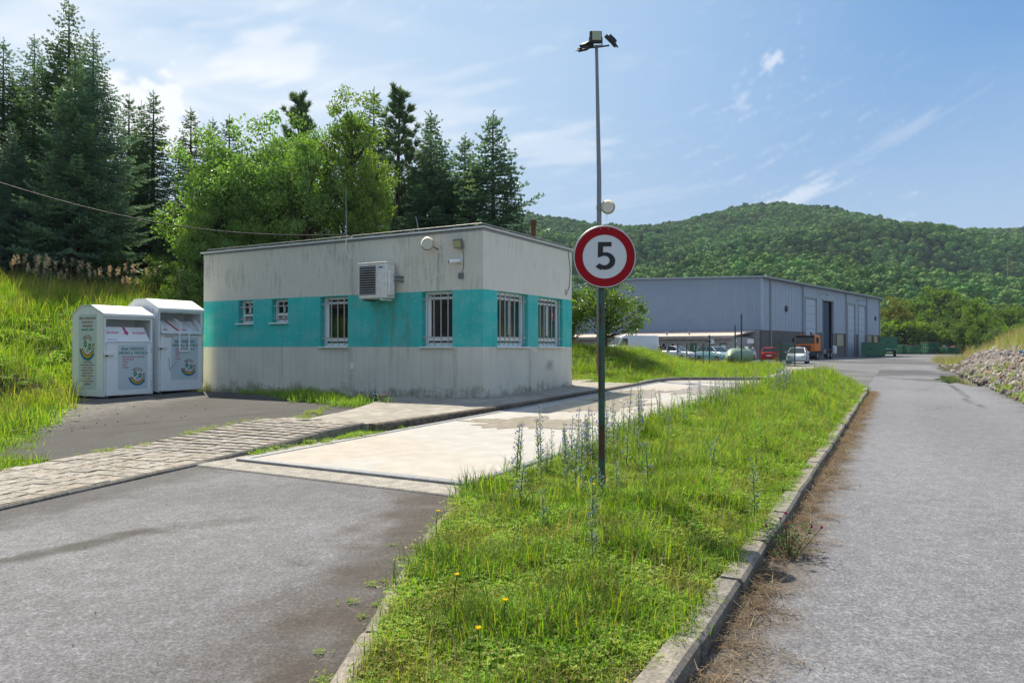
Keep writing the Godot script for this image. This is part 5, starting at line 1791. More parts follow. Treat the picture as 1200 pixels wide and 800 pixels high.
	for ww: Array in wins:
		var wn := Node3D.new()
		wn.name = "window"
		an.add_child(wn, true)
		var g := MB.new()
		var c: Vector3 = az.call((ww[0] + ww[1]) / 2, (ww[2] + ww[3]) / 2, -0.12)
		g.box(c, Vector3(0.02, ww[3] - ww[2] - 0.12, ww[1] - ww[0] - 0.12))
		obj("pane", g, M.tint, wn)
		var f := MB.new()
		f.box(az.call((ww[0] + ww[1]) / 2, ww[2] - 0.03, 0.02), Vector3(0.26, 0.16, ww[1] - ww[0] + 0.1))
		obj("sill", f, M.white, wn)
		var fr := MB.new()
		fr.box(az.call(ww[0] + 0.04, (ww[2] + ww[3]) / 2, -0.1), Vector3(0.06, ww[3] - ww[2], 0.07))
		fr.box(az.call(ww[1] - 0.04, (ww[2] + ww[3]) / 2, -0.1), Vector3(0.06, ww[3] - ww[2], 0.07))
		obj("frame", fr, M.pvc, wn)
	for ww: Array in drs:
		var dn := Node3D.new()
		dn.name = "door"
		an.add_child(dn, true)
		var g := MB.new()
		g.box(az.call((ww[0] + ww[1]) / 2, 0.99, -0.14), Vector3(0.05, 1.96, ww[1] - ww[0] - 0.02))
		obj("leaf", g, M.skip, dn)
		var f := MB.new()
		if ww == drs[1]:
			f.box(az.call((ww[0] + ww[1]) / 2, 1.55, -0.1), Vector3(0.02, 0.5, 0.65))
		else:
			f.box(az.call((ww[0] + ww[1]) / 2 - 0.1, 1.5, -0.1), Vector3(0.02, 0.6, 0.1))
		obj("notice", f, M.white, dn)
	var ac := MB.new()
	ac.cbox(az.call(T.call(834.5), 2.2, 0.18), Vector3(0.35, 0.6, 0.75), 0.03)
	var acn := obj("air_conditioner", ac, M.white, an)
	var acf := MB.new()
	acf.tube([az.call(T.call(833.0), 2.2, 0.355), az.call(T.call(833.0), 2.2, 0.37)], [0.22, 0.22], 16)
	obj("fan", acf, M.black, acn)
	for px: float in [776.0, 802.5]:
		var vt := MB.new()
		vt.tube([az.call(T.call(px), 2.9, -1.2), az.call(T.call(px), 3.5, -1.2)], [0.11, 0.11], 8)
		obj("roof_vent", vt, M.trim, an)
	var bl := MB.new()
	bl.tube([az.call(T.call(863.0), 2.25, 0.0), az.call(T.call(863.0), 2.25, 0.14)], [0.13, 0.1], 10)
	obj("wall_lamp", bl, M.white, an)


# ------------------------------------------------------------------ vehicles
func ring(z: float, y0: float, y1: float, w0: float, w1: float, k := 0.06) -> Array:
	# cross section of a body at length z: rounded at the upper corners
	return [Vector3(-w0, y0, z), Vector3(-w0, lerpf(y0, y1, 0.55), z), Vector3(-lerpf(w0, w1, 0.8), y1 - k, z), Vector3(-w1 + k, y1, z), Vector3(w1 - k, y1, z), Vector3(lerpf(w0, w1, 0.8), y1 - k, z), Vector3(w0, lerpf(y0, y1, 0.55), z), Vector3(w0, y0, z)]

func wheel(parent: Node3D, at: Vector3, r: float, w: float) -> void:
	var wn := Node3D.new()
	wn.name = "wheel"
	parent.add_child(wn, true)
	wn.position = at
	var t := MB.new()
	t.tube([Vector3(-w / 2, 0, 0), Vector3(-w / 2 + 0.03, 0, 0), Vector3(w / 2 - 0.03, 0, 0), Vector3(w / 2, 0, 0)], [r - 0.04, r, r, r - 0.04], 18)
	obj("tyre", t, M.rubber, wn)
	var m := MB.new()
	m.tube([Vector3(-w / 2 - 0.008, 0, 0), Vector3(w / 2 + 0.008, 0, 0)], [r * 0.6, r * 0.6], 14)
	obj("rim", m, M.galv, wn)

# passenger car, nose towards +z
func make_car(at: Vector3, turn: float, paint: Material, kind: String, label: String) -> Node3D:
	var root := base("parked_car" if kind != "van" else "parked_van", at, turn, label, "car" if kind != "van" else "van")
	var L := 4.4
	var H := 1.45
	var W := 0.86
	var body := MB.new()
	var glass := MB.new()
	var top := MB.new()
	if kind == "van":
		L = 5.4; H = 2.35; W = 0.97
		body.loft([ring(-2.7, 0.35, 2.2, 0.95, 0.86), ring(-2.62, 0.3, 2.33, W, 0.90), ring(0.9, 0.3, 2.35, W, 0.9), ring(1.35, 0.3, 2.2, W, 0.84), ring(1.95, 0.3, 1.35, W, 0.86), ring(2.55, 0.32, 1.1, 0.93, 0.8), ring(2.7, 0.38, 0.85, 0.85, 0.75)])
		glass.quad(Vector3(-0.80, 2.10, 1.42), Vector3(0.80, 2.10, 1.42), Vector3(0.84, 1.40, 1.97), Vector3(-0.84, 1.40, 1.97), Vector3(0, 1, 1))
		for sx: float in [-1.0, 1.0]:
			glass.quad(Vector3(sx * 0.975, 1.30, 1.75), Vector3(sx * 0.975, 1.30, 0.75), Vector3(sx * 0.945, 2.0, 0.75), Vector3(sx * 0.935, 2.0, 1.25), Vector3(sx, 0, 0))
	else:
		var hatch := kind == "hatch"
		var tail := 0.98 if not hatch else 1.0
		body.loft([ring(-L / 2, 0.35, 0.85, 0.74, 0.70), ring(-L / 2 + 0.12, 0.25, tail, 0.83, 0.74), ring(-1.2, 0.2, 0.99, W, 0.78), ring(0.7, 0.2, 0.98, W, 0.78), ring(1.7, 0.2, 0.86, 0.84, 0.74), ring(L / 2 - 0.1, 0.25, 0.72, 0.76, 0.66), ring(L / 2, 0.35, 0.58, 0.66, 0.6)])
		var zr := -1.75 if not hatch else -2.0
		var cab := [[zr, 0.97, 0.70], [zr + (0.75 if not hatch else 0.35), H - 0.06, 0.56], [-0.3, H, 0.58], [0.35, H - 0.05, 0.57], [1.15, 0.96, 0.72]]
		var rings := []
		for e: Array in cab:
			rings.append([Vector3(-0.76, 0.95, e[0]), Vector3(-e[2] - 0.06, e[1] - 0.04, e[0]), Vector3(-e[2], e[1], e[0]), Vector3(e[2], e[1], e[0]), Vector3(e[2] + 0.06, e[1] - 0.04, e[0]), Vector3(0.76, 0.95, e[0])])
		glass.loft(rings)
		# roof skin and pillars in the body colour
		for k in range(1, 3):
			var a: Array = cab[k]
			var b: Array = cab[k + 1]
			top.quad(Vector3(-a[2] - 0.03, a[1] + 0.004, a[0]), Vector3(a[2] + 0.03, a[1] + 0.004, a[0]), Vector3(b[2] + 0.03, b[1] + 0.004, b[0]), Vector3(-b[2] - 0.03, b[1] + 0.004, b[0]), Vector3.UP)
		for sx: float in [-1.0, 1.0]:
			for pr: Array in [[cab[1], cab[0]], [cab[3], cab[4]]]:
				var a: Array = pr[0]
				var b: Array = pr[1]
				top.tube([Vector3(sx * (a[2] + 0.02), a[1], a[0]), Vector3(sx * (b[2] + 0.03), b[1] + 0.01, b[0])], [0.04, 0.045], 6)
			top.tube([Vector3(sx * 0.63, H - 0.05, -0.35), Vector3(sx * 0.775, 0.97, -0.4)], [0.04, 0.045], 6)
	obj("body", body, paint, root)
	obj("windows", glass, M.tint, root)
	if top.v.size(): obj("roof", top, paint, root)
	var wr := 0.31 if kind != "van" else 0.34
	for z: float in [L * 0.31, -L * 0.29]:
		for x: float in [-W + 0.08, W - 0.08]:
			wheel(root, Vector3(x, wr, z), wr, 0.21)
	for x: float in [-0.6, 0.6]:
		var hl := MB.new()
		hl.cbox(Vector3(x, 0.66 if kind != "van" else 0.9, L / 2 - 0.10), Vector3(0.34, 0.14, 0.16), 0.04)
		obj("headlight", hl, M.chrome, root)
		var tl := MB.new()
		tl.cbox(Vector3(x, 0.80 if kind != "van" else 1.1, -L / 2 + 0.05), Vector3(0.28, 0.16, 0.12), 0.03)
		obj("tail_light", tl, M.ink_red, root)
		var mr := MB.new()
		mr.cbox(Vector3(x * 1.6, 1.0 if kind != "van" else 1.45, 0.85 if kind != "van" else 1.55), Vector3(0.18, 0.13, 0.1), 0.03)
		obj("mirror", mr, paint, root)
	var pl := MB.new()
	pl.box(Vector3(0, 0.62, -L / 2 - 0.005), Vector3(0.52, 0.11, 0.01))
	pl.box(Vector3(0, 0.46, L / 2 + 0.005), Vector3(0.52, 0.11, 0.01))
	obj("number_plate", pl, M.white, root)
	var bp := MB.new()
	bp.cbox(Vector3(0, 0.36, L / 2 - 0.06), Vector3(1.5, 0.22, 0.2), 0.06)
	bp.cbox(Vector3(0, 0.40, -L / 2 + 0.06), Vector3(1.55, 0.24, 0.2), 0.06)
	obj("bumper", bp, paint, root)
	return root

func make_truck(at: Vector3, turn: float) -> void:
	var root := base("hook_truck", at, turn, "orange cab lorry with a bare hook-loader chassis by the hall doors", "truck")
	# nose towards +z
	var cab := MB.new()
	cab.loft([ring(0.0, 1.0, 2.95, 1.22, 1.15, 0.08), ring(1.5, 1.0, 2.95, 1.22, 1.15, 0.08), ring(1.85, 1.0, 2.85, 1.22, 1.08, 0.1), ring(2.05, 1.0, 1.85, 1.22, 1.2, 0.04), ring(2.12, 1.0, 1.72, 1.18, 1.16, 0.04)])
	obj("cab", cab, M.orange, root)
	var ws := MB.new()
	ws.quad(Vector3(-1.08, 2.72, 1.93), Vector3(1.08, 2.72, 1.93), Vector3(1.14, 1.9, 2.09), Vector3(-1.14, 1.9, 2.09), Vector3(0, 0.3, 1))
	obj("windscreen", ws, M.tint, root)
	var vs := MB.new()
	vs.cbox(Vector3(0, 2.82, 2.0), Vector3(2.2, 0.22, 0.25), 0.04)
	obj("sun_visor", vs, M.black, root)
	for sx: float in [-1.0, 1.0]:
		var sw := MB.new()
		sw.quad(Vector3(sx * 1.226, 1.95, 1.75), Vector3(sx * 1.226, 1.95, 0.7), Vector3(sx * 1.19, 2.65, 0.7), Vector3(sx * 1.185, 2.65, 1.55), Vector3(sx, 0, 0))
		obj("side_window", sw, M.tint, root)
		var mr := MB.new()
		mr.cbox(Vector3(sx * 1.48, 2.35, 1.9), Vector3(0.22, 0.55, 0.14), 0.04)
		mr.tube([Vector3(sx * 1.2, 2.7, 1.8), Vector3(sx * 1.48, 2.66, 1.88)], [0.025, 0.025], 5)
		obj("mirror", mr, M.black, root)
		var hl := MB.new()
		hl.cbox(Vector3(sx * 0.95, 0.82, 2.13), Vector3(0.4, 0.2, 0.08), 0.03)
		obj("headlight", hl, M.chrome, root)
		var st := MB.new()
		st.cbox(Vector3(sx * 1.12, 0.75, 0.35), Vector3(0.22, 0.7, 0.5), 0.03)
		obj("step", st, M.black, root)
		var bc := MB.new()
		bc.tube([Vector3(sx * 0.8, 2.95, 1.2), Vector3(sx * 0.8, 3.12, 1.2)], [0.1, 0.08], 10)
		obj("beacon", bc, M.orange, root)
	var gr := MB.new()
	for k in 4:
		gr.cbox(Vector3(0, 1.15 + k * 0.16, 2.13), Vector3(1.5, 0.11, 0.06), 0.015)
	obj("grille", gr, M.black, root)
	var bu := MB.new()
	bu.cbox(Vector3(0, 0.72, 2.06), Vector3(2.44, 0.5, 0.3), 0.06)
	obj("bumper", bu, M.navy_grey, root)
	var np := MB.new()
	np.box(Vector3(-0.7, 1.42, 2.175), Vector3(0.5, 0.34, 0.01))
	obj("number_plate", np, M.white, root)
	var ch := MB.new()
	ch.cbox(Vector3(0.45, 1.0, -2.6), Vector3(0.2, 0.34, 6.2), 0.02)
	ch.cbox(Vector3(-0.45, 1.0, -2.6), Vector3(0.2, 0.34, 6.2), 0.02)
	ch.cbox(Vector3(0, 1.28, -2.6), Vector3(0.9, 0.18, 5.4), 0.03)
	obj("chassis", ch, M.navy_grey, root)
	var hk := MB.new()
	hk.tube([Vector3(0, 1.45, -2.4), Vector3(0, 1.6, -0.5), Vector3(0, 3.15, -0.35), Vector3(0, 3.3, -0.1), Vector3(0, 3.12, 0.05)], [0.13, 0.13, 0.11, 0.09, 0.06], 8)
	obj("hook_arm", hk, M.black, root)
	var tk := MB.new()
	tk.cbox(Vector3(1.05, 0.9, -1.5), Vector3(0.5, 0.6, 1.1), 0.08)
	tk.cbox(Vector3(-1.05, 0.9, -1.5), Vector3(0.5, 0.6, 1.1), 0.08)
	obj("side_tank", tk, M.galv, root)
	for sx: float in [-1.0, 1.0]:
		var mg := MB.new()
		mg.cbox(Vector3(sx * 1.02, 1.22, -3.6), Vector3(0.5, 0.08, 2.6), 0.02)
		obj("mudguard", mg, M.black, root)
		for z: float in [1.1, -3.0, -4.3]:
			wheel(root, Vector3(sx * 1.02, 0.5, z), 0.5, 0.36)
	var wt := MB.new()
	wt.cbox(Vector3(1.2, 1.15, -5.5), Vector3(0.4, 1.0, 0.5), 0.06)
	obj("white_box", wt, M.white, root)

# open waste container with ribs; bottom at y 0
func make_skip(called: String, at: Vector3, turn: float, size: Vector3, flare: float, m: Material, label: String, category: String, rim: Material = null) -> Node3D:
	var root := base(called, at, turn, label, category, "waste containers in the yard")
	var w := size.x / 2
	var h := size.y
	var l := size.z / 2
	var b := MB.new()
	b.quad(Vector3(-w, 0.15, l - flare), Vector3(w, 0.15, l - flare), Vector3(w, h, l), Vector3(-w, h, l), Vector3.BACK)
	b.quad(Vector3(-w, 0.15, -l + flare), Vector3(w, 0.15, -l + flare), Vector3(w, h, -l), Vector3(-w, h, -l), Vector3.FORWARD)
	for sx: float in [-1.0, 1.0]:
		b.quad(Vector3(sx * w, 0.15, l - flare), Vector3(sx * w, 0.15, -l + flare), Vector3(sx * w, h, -l), Vector3(sx * w, h, l), Vector3(sx, 0, 0))
	b.quad(Vector3(-w, 0.15, l - flare), Vector3(w, 0.15, l - flare), Vector3(w, 0.15, -l + flare), Vector3(-w, 0.15, -l + flare), Vector3.DOWN)
	b.quad(Vector3(-w, h - 0.35, l), Vector3(w, h - 0.35, l), Vector3(w, h - 0.35, -l), Vector3(-w, h - 0.35, -l), Vector3.UP)
	obj("tub", b, m, root)
	var n := maxi(2, int(size.z / 0.8))
	for sx: float in [-1.0, 1.0]:
		for k in n:
			var z := lerpf(-l + flare + 0.15, l - flare - 0.15, k / float(n - 1))
			var r := MB.new()
			r.cbox(Vector3(sx * (w + 0.04), (h + 0.15) / 2, z), Vector3(0.08, h - 0.2, 0.1), 0.015)
			obj("rib", r, m, root)
	var tr := MB.new()
	for sx: float in [-1.0, 1.0]:
		tr.cbox(Vector3(sx * w, h, 0), Vector3(0.12, 0.1, size.z + 0.06), 0.02)
	tr.cbox(Vector3(0, h, l), Vector3(size.x - 0.13, 0.1, 0.12), 0.02)
	tr.cbox(Vector3(0, h, -l), Vector3(size.x - 0.13, 0.1, 0.12), 0.02)
	obj("rim", tr, rim if rim else m, root)
	for sx: float in [-1.0, 1.0]:
		var sk := MB.new()
		sk.cbox(Vector3(sx * w * 0.5, 0.08, 0), Vector3(0.14, 0.16, size.z - 2 * flare), 0.02)
		obj("skid", sk, M.navy_grey, root)
	var hk := MB.new()
	hk.tube([Vector3(-0.2, h * 0.55, l - flare * 0.5 + 0.02), Vector3(0, h * 0.62, l + 0.16), Vector3(0.2, h * 0.55, l - flare * 0.5 + 0.02)], [0.05, 0.05, 0.05], 6)
	obj("hook_bar", hk, M.black, root)
	return root

func make_yard_things() -> void:
	var hall_turn := atan2(-HALL_W.x, HALL_W.y)
	make_truck(P(37.1, 0.0, 93.2), hall_turn)
	make_car(P(26.1, 0.0, 68.5), hall_turn + 0.25, grained(lin(0.55, 0.57, 0.60), grey_image(64, 0.02, 2, 0.95, 1.0, 3), 1.0, 0.25), "sedan", "silver saloon parked beside the green mesh gate")
	make_car(P(27.2, 0.0, 79.0), hall_turn + 3.45, M.red, "hatch", "dark red car parked behind the gas tank")
	make_car(P(24.6, 0.05, 80.0), hall_turn + 0.1, mat(lin(0.7, 0.72, 0.72), 0.3), "hatch", "white car half hidden by the gas tank")
	make_car(P(19.6, 0.1, 72.5), hall_turn + 1.1, mat(lin(0.20, 0.38, 0.44), 0.25), "hatch", "pale turquoise car parked before the green door of the annex")
	make_car(P(16.2, 0.15, 75.0), hall_turn + 1.5, mat(lin(0.62, 0.65, 0.68), 0.25), "hatch", "white hatchback parked behind the grass mound")
	make_car(P(13.8, 0.2, 77.5), hall_turn + 1.6, mat(lin(0.05, 0.055, 0.06), 0.2), "sedan", "dark car with pale roof showing over the grass mound")
	make_car(P(11.9, 0.35, 75.5), hall_turn - 0.55, mat(lin(0.72, 0.75, 0.77), 0.3), "van", "white panel van parked behind the grass mound")
	# gas tank
	var gt := base("gas_tank", P(17.6, 0.0, 58.0), 0.0, "pale green horizontal gas tank on feet inside the fence", "tank")
	var axis := Vector3(0.72, 0, -0.69)
	var tb := MB.new()
	var pts := []
	var rad := []
	for e: Array in [[-1.5, 0.02], [-1.46, 0.25], [-1.36, 0.43], [-1.2, 0.56], [-1.0, 0.625], [1.0, 0.625], [1.2, 0.56], [1.36, 0.43], [1.46, 0.25], [1.5, 0.02]]:
		pts.append(Vector3(0, 0.76, 0) + axis * float(e[0]))
		rad.append(e[1])
	tb.tube(pts, rad, 26)
	obj("vessel", tb, M.tank, gt)
	for s: float in [-0.8, 0.8]:
		var ft := MB.new()
		ft.cbox(axis * s + Vector3(0, 0.1, 0), Vector3(0.25, 0.22, 0.5), 0.02, Basis(Vector3.UP, 0.76))
		obj("foot", ft, M.block, gt)
	var dm := MB.new()
	dm.tube([Vector3(0, 1.36, 0) + axis * 0.25, Vector3(0, 1.52, 0) + axis * 0.25, Vector3(0, 1.58, 0) + axis * 0.25], [0.24, 0.24, 0.12], 16)
	obj("valve_dome", dm, M.tank, gt)
	var cp := MB.new()
	cp.tube([Vector3(0, 0.7, 0) - axis * 1.49, Vector3(0, 0.7, 0) - axis * 1.54], [0.16, 0.14], 14)
	obj("end_plate", cp, M.tank, gt)
	# fence posts and wire panels round the tank
	var fence := base("wire_fence", P(0, 0, 0), 0.0, "green wire mesh fence with slim posts around the gas tank", "fence")
	var run := [Vector2(11.6, 52.5), Vector2(12.0, 51.5), Vector2(13.0, 53.2), Vector2(13.5, 53.0), Vector2(16.0, 53.0), Vector2(19.4, 55.6), Vector2(20.2, 56.4), Vector2(20.9, 59.5)]
	for k in run.size():
		var p: Vector2 = run[k]
		var m := MB.new()
		var hh := 1.75
		if k == 4: hh = 0.0
		if hh > 0.0:
			m.tube([P(p.x, gh(p.x, p.y) - 0.1, p.y), P(p.x, gh(p.x, p.y) + hh, p.y)], [0.04, 0.04], 8)
			obj("fence_post", m, M.fence_green, fence)
	for k in run.size() - 1:
		if k == 0: continue
		var p: Vector2 = run[k]
		var q: Vector2 = run[k + 1]
		var m := MB.new()
		var nv := int(p.distance_to(q) / 0.16)
		for i in nv:
			var e := p.lerp(q, (i + 0.5) / nv)
			m.box(P(e.x, gh(e.x, e.y) + 0.85, e.y), Vector3(0.005, 1.6, 0.005))
		for i in 9:
			var a := P(p.x, gh(p.x, p.y) + 0.1 + i * 0.19, p.y)
			var b := P(q.x, gh(q.x, q.y) + 0.1 + i * 0.19, q.y)
			m.tube([a, b], [0.003, 0.003], 4, false)
		obj("wire_panel", m, M.fence_green, fence)
	var brace := MB.new()
	brace.tube([P(12.05, gh(12.05, 51.5) + 1.0, 51.5), P(13.1, gh(13.1, 52.5), 52.5)], [0.03, 0.03], 6)
	obj("brace", brace, M.fence_green, fence)
	# tall masts by the tank
	for e: Array in [[16.15, 52.8, 3.75, "tall slim green post standing before the gas tank"], [18.0, 60.5, 3.2, "grey-green post standing behind the gas tank"], [14.0, 53.2, 2.3, "thick dark green post left of the gas tank"]]:
		var r := base("tall_post", P(e[0], gh(e[0], e[1]), e[1]), 0.0, e[3], "post")
		var m := MB.new()
		m.tube([Vector3(0, -0.1, 0), Vector3(0, e[2], 0)], [0.055, 0.055], 10)
		obj("shaft", m, M.fence_green, r)
		var c := MB.new()
		c.tube([Vector3(0, e[2], 0), Vector3(0, float(e[2]) + 0.03, 0)], [0.06, 0.03], 10)
		obj("cap", c, M.black, r)
	# mesh gate standing open, seen almost edge on
	var gate := base("mesh_gate", P(20.3, 0.0, 56.6), 0.0, "open green mesh gate leaf at the fence end", "gate")
	var g0 := Vector3(0, 0, 0)
	var g1 := P(2.4, 0, 3.6)
	var gd := (g1 - g0).normalized()
	for e: Vector3 in [g0, g1]:
		var m := MB.new()
		m.tube([e, e + Vector3(0, 1.85, 0)], [0.05, 0.05], 8)
		obj("gate_post", m, M.fence_green, gate)
	for y: float in [0.15, 1.75]:
		var m := MB.new()
		m.tube([g0 + Vector3(0, y, 0), g1 + Vector3(0, y, 0)], [0.03, 0.03], 6)
		obj("gate_rail", m, M.fence_green, gate)
	var wires := MB.new()
	for k in 72:
		wires.box(g0.lerp(g1, (k + 0.5) / 72.0) + Vector3(0, 0.95, 0), Vector3(0.006, 1.6, 0.006))
	for k in 8:
		wires.tube([g0 + Vector3(0, 0.25 + 0.2 * k, 0), g1 + Vector3(0, 0.25 + 0.2 * k, 0)], [0.004, 0.004], 4, false)
	obj("mesh_infill", wires, M.fence_green, gate)
	var board := base("white_notice_board", P(22.9, 0.1, 72.0), 0.0, "small white notice board on a post before the annex", "sign")
	var bm := MB.new()
	bm.cbox(Vector3(0, 1.95, 0), Vector3(0.6, 0.42, 0.03), 0.005)
	obj("panel", bm, M.white, board)
	var bp := MB.new()
	bp.tube([Vector3(0, 0, -0.03), Vector3(0, 2.1, -0.03)], [0.03, 0.03], 6)
	obj("post", bp, M.galv, board)

	# waste containers at the far end of the yard
	make_skip("roll_off_container", P(55.9, 0.0, 116.0), hall_turn + 0.1, Vector3(2.4, 2.15, 5.6), 0.0, M.skip, "large dark green roll-off container standing by the hall end", "waste container")
	var s2 := make_skip("roll_off_container", P(61.4, 1.13, 122.5), hall_turn + 0.25, Vector3(2.4, 2.0, 5.8), 0.0, M.skip, "dark green roll-off container loaded on a trailer", "waste container")
	var tr := base("flat_trailer", P(61.4, 0.0, 122.5), hall_turn + 0.25, "low trailer carrying a green roll-off container", "trailer")
	var tm := MB.new()
	tm.cbox(Vector3(0, 0.95, 0), Vector3(2.3, 0.3, 6.6), 0.04)
	obj("bed", tm, M.navy_grey, tr)
	for sx: float in [-1.0, 1.0]:
		for z: float in [2.4, -1.6, -2.6]:
			wheel(tr, Vector3(sx * 0.95, 0.42, z), 0.42, 0.3)
	var rows := [
		["skip", P(76.5, 0.2, 150.0), 0.3, Vector3(2.6, 1.75, 2.4), 0.45, "skip_pale", "pale green waste skip beside the trailer"],
		["skip", P(79.2, 0.2, 148.5), 0.2, Vector3(2.5, 1.7, 2.6), 0.5, "skip", "dark green waste skip with rusty rim left of the stacked skips"],
		["skip", P(83.6, 0.2, 150.0), 0.1, Vector3(2.4, 1.2, 2.6), 0.5, "skip", "lower green skip of the stack"],
		["skip", P(83.6, 1.35, 150.0), 0.1, Vector3(2.4, 1.15, 2.6), 0.5, "skip", "upper green skip of the stack with a rusty rim"],
		["skip", P(86.6, 0.2, 148.5), 0.0, Vector3(2.4, 1.25, 2.8), 0.55, "skip", "low dark green skip right of the stacked skips"],
		["skip", P(92.3, 0.2, 149.0), -0.15, Vector3(2.4, 1.65, 2.6), 0.4, "skip", "dark green skip with a pale green lid standing last in the row"]]
	for k in rows.size():
		var e: Array = rows[k]
		var r := make_skip(e[0], e[1], e[2], e[3], e[4], M[e[5]], e[6], "waste container", M.rust if k in [1, 3] else (M.skip_pale if k == 5 else null))
		if k == 5:
			var lid := MB.new()
			lid.prism(PackedVector2Array([Vector2(-1.3, 1.70), Vector2(1.3, 1.70), Vector2(1.2, 2.0), Vector2(-1.2, 2.0)]), -1.3, 1.3)
			obj("lid", lid, M.skip_pale, r)
	for k in 2:
		var b := base("wheeled_bin", P(88.6 + k * 1.7, 0.2, 152.5), 0.1 * k, "dark grey wheeled refuse bin behind the skips", "bin", "grey bins behind the skips")
		var m := MB.new()
		m.loft([[Vector3(-0.6, 0.2, -0.45), Vector3(0.6, 0.2, -0.45), Vector3(0.6, 0.2, 0.45), Vector3(-0.6, 0.2, 0.45)], [Vector3(-0.75, 1.5, -0.6), Vector3(0.75, 1.5, -0.6), Vector3(0.75, 1.5, 0.6), Vector3(-0.75, 1.5, 0.6)]])
		obj("tub", m, M.navy_grey, b)
		var ld := MB.new()
		ld.cbox(Vector3(0, 1.58, 0), Vector3(1.6, 0.16, 1.3), 0.05)
		obj("lid", ld, M.navy_grey, b)
		for x: float in [-0.5, 0.5]:
			wheel(b, Vector3(x, 0.14, 0.35), 0.14, 0.08)
	var ht := base("red_machine", P(88.2, 0.2, 149.5), 0.5, "small red machine parked between the skips", "machine")
	var hm := MB.new()
	hm.cbox(Vector3(0, 0.75, 0), Vector3(1.3, 0.7, 1.6), 0.12)
	hm.cbox(Vector3(-0.1, 1.2, -0.2), Vector3(0.8, 0.5, 0.8), 0.1)
	obj("body", hm, M.red, ht)
	for x: float in [-0.6, 0.6]:
		for z: float in [-0.5, 0.5]:
			wheel(ht, Vector3(x, 0.35, z), 0.35, 0.2)
	var hy := base("red_hydrant", P(60.4, gh(60.4, 100.0), 100.0), 0.0, "small red hydrant post at the edge of the yard track", "hydrant")
	var hb := MB.new()
	hb.tube([Vector3(0, -0.1, 0), Vector3(0, 0.85, 0), Vector3(0, 0.95, 0)], [0.16, 0.16, 0.1], 10)
	obj("post", hb, M.red, hy)
	var hc := MB.new()
	hc.tube([Vector3(-0.26, 0.7, 0), Vector3(0.26, 0.7, 0)], [0.07, 0.07], 8)
	obj("outlets", hc, M.red, hy)
	# small blue-topped stake on the rubble
	var sk := base("marker_stake", P(21.0, gh(21.0, 31.0), 31.0), 0.0, "small grey stake with a blue cap on the rubble bank", "stake")
	var sm := MB.new()
	sm.tube([Vector3(0, -0.3, 0), Vector3(0.02, 0.22, 0)], [0.03, 0.03], 6)
	obj("shaft", sm, M.galv, sk)
	var sc := MB.new()
	sc.cbox(Vector3(0.02, 0.28, 0), Vector3(0.14, 0.14, 0.05), 0.02)
	obj("cap", sc, mat(lin(0.05, 0.3, 0.6), 0.4), sk)
	var pole := base("power_pole", P(250.0, hill_h(250.0, 378.0), 378.0), 0.0, "far wooden power pole among the hillside trees", "power pole")
	var pm := MB.new()
	pm.tube([Vector3(0, 0, 0), Vector3(0, 17.0, 0)], [0.25, 0.18], 8)
	obj("shaft", pm, M.wood, pole)
	var pa := MB.new()
	pa.box(Vector3(0, 16.2, 0), Vector3(3.0, 0.2, 0.2))
	obj("cross_arm", pa, M.wood, pole)


# ------------------------------------------------------------------ vegetation
func leaf_tri(mb: MB, o: Vector3, dir: Vector3, side: Vector3, l: float, w: float, col: Color) -> void:
	# a leaf folded along its midrib
	var tip := o + dir * l
	var mid := o + dir * l * 0.45
	var nn := dir.cross(side)
	var a := mid + side * w + nn * w * 0.3
	var b := mid - side * w + nn * w * 0.3
	var n1 := (tip - o).cross(a - o).normalized()
	var n2 := (b - o).cross(tip - o).normalized()
	mb.tric(o, a, tip, col, col, col, n1)
	mb.tric(o, tip, b, col, col, col, n2)

func rnd_dir(r: RandomNumberGenerator) -> Vector3:
	var z := r.randf_range(-1, 1)
	var a := r.randf() * TAU
	var q := sqrt(1.0 - z * z)
	return Vector3(q * cos(a), z, q * sin(a))

func vary(c: Color, r: RandomNumberGenerator, amount: float) -> Color:
	var k := 1.0 + r.randf_range(-amount, amount)
	var y := r.randf_range(-amount, amount) * 0.5
	return Color(c.r * k * (1.0 + y), c.g * k, c.b * k * (1.0 - y))

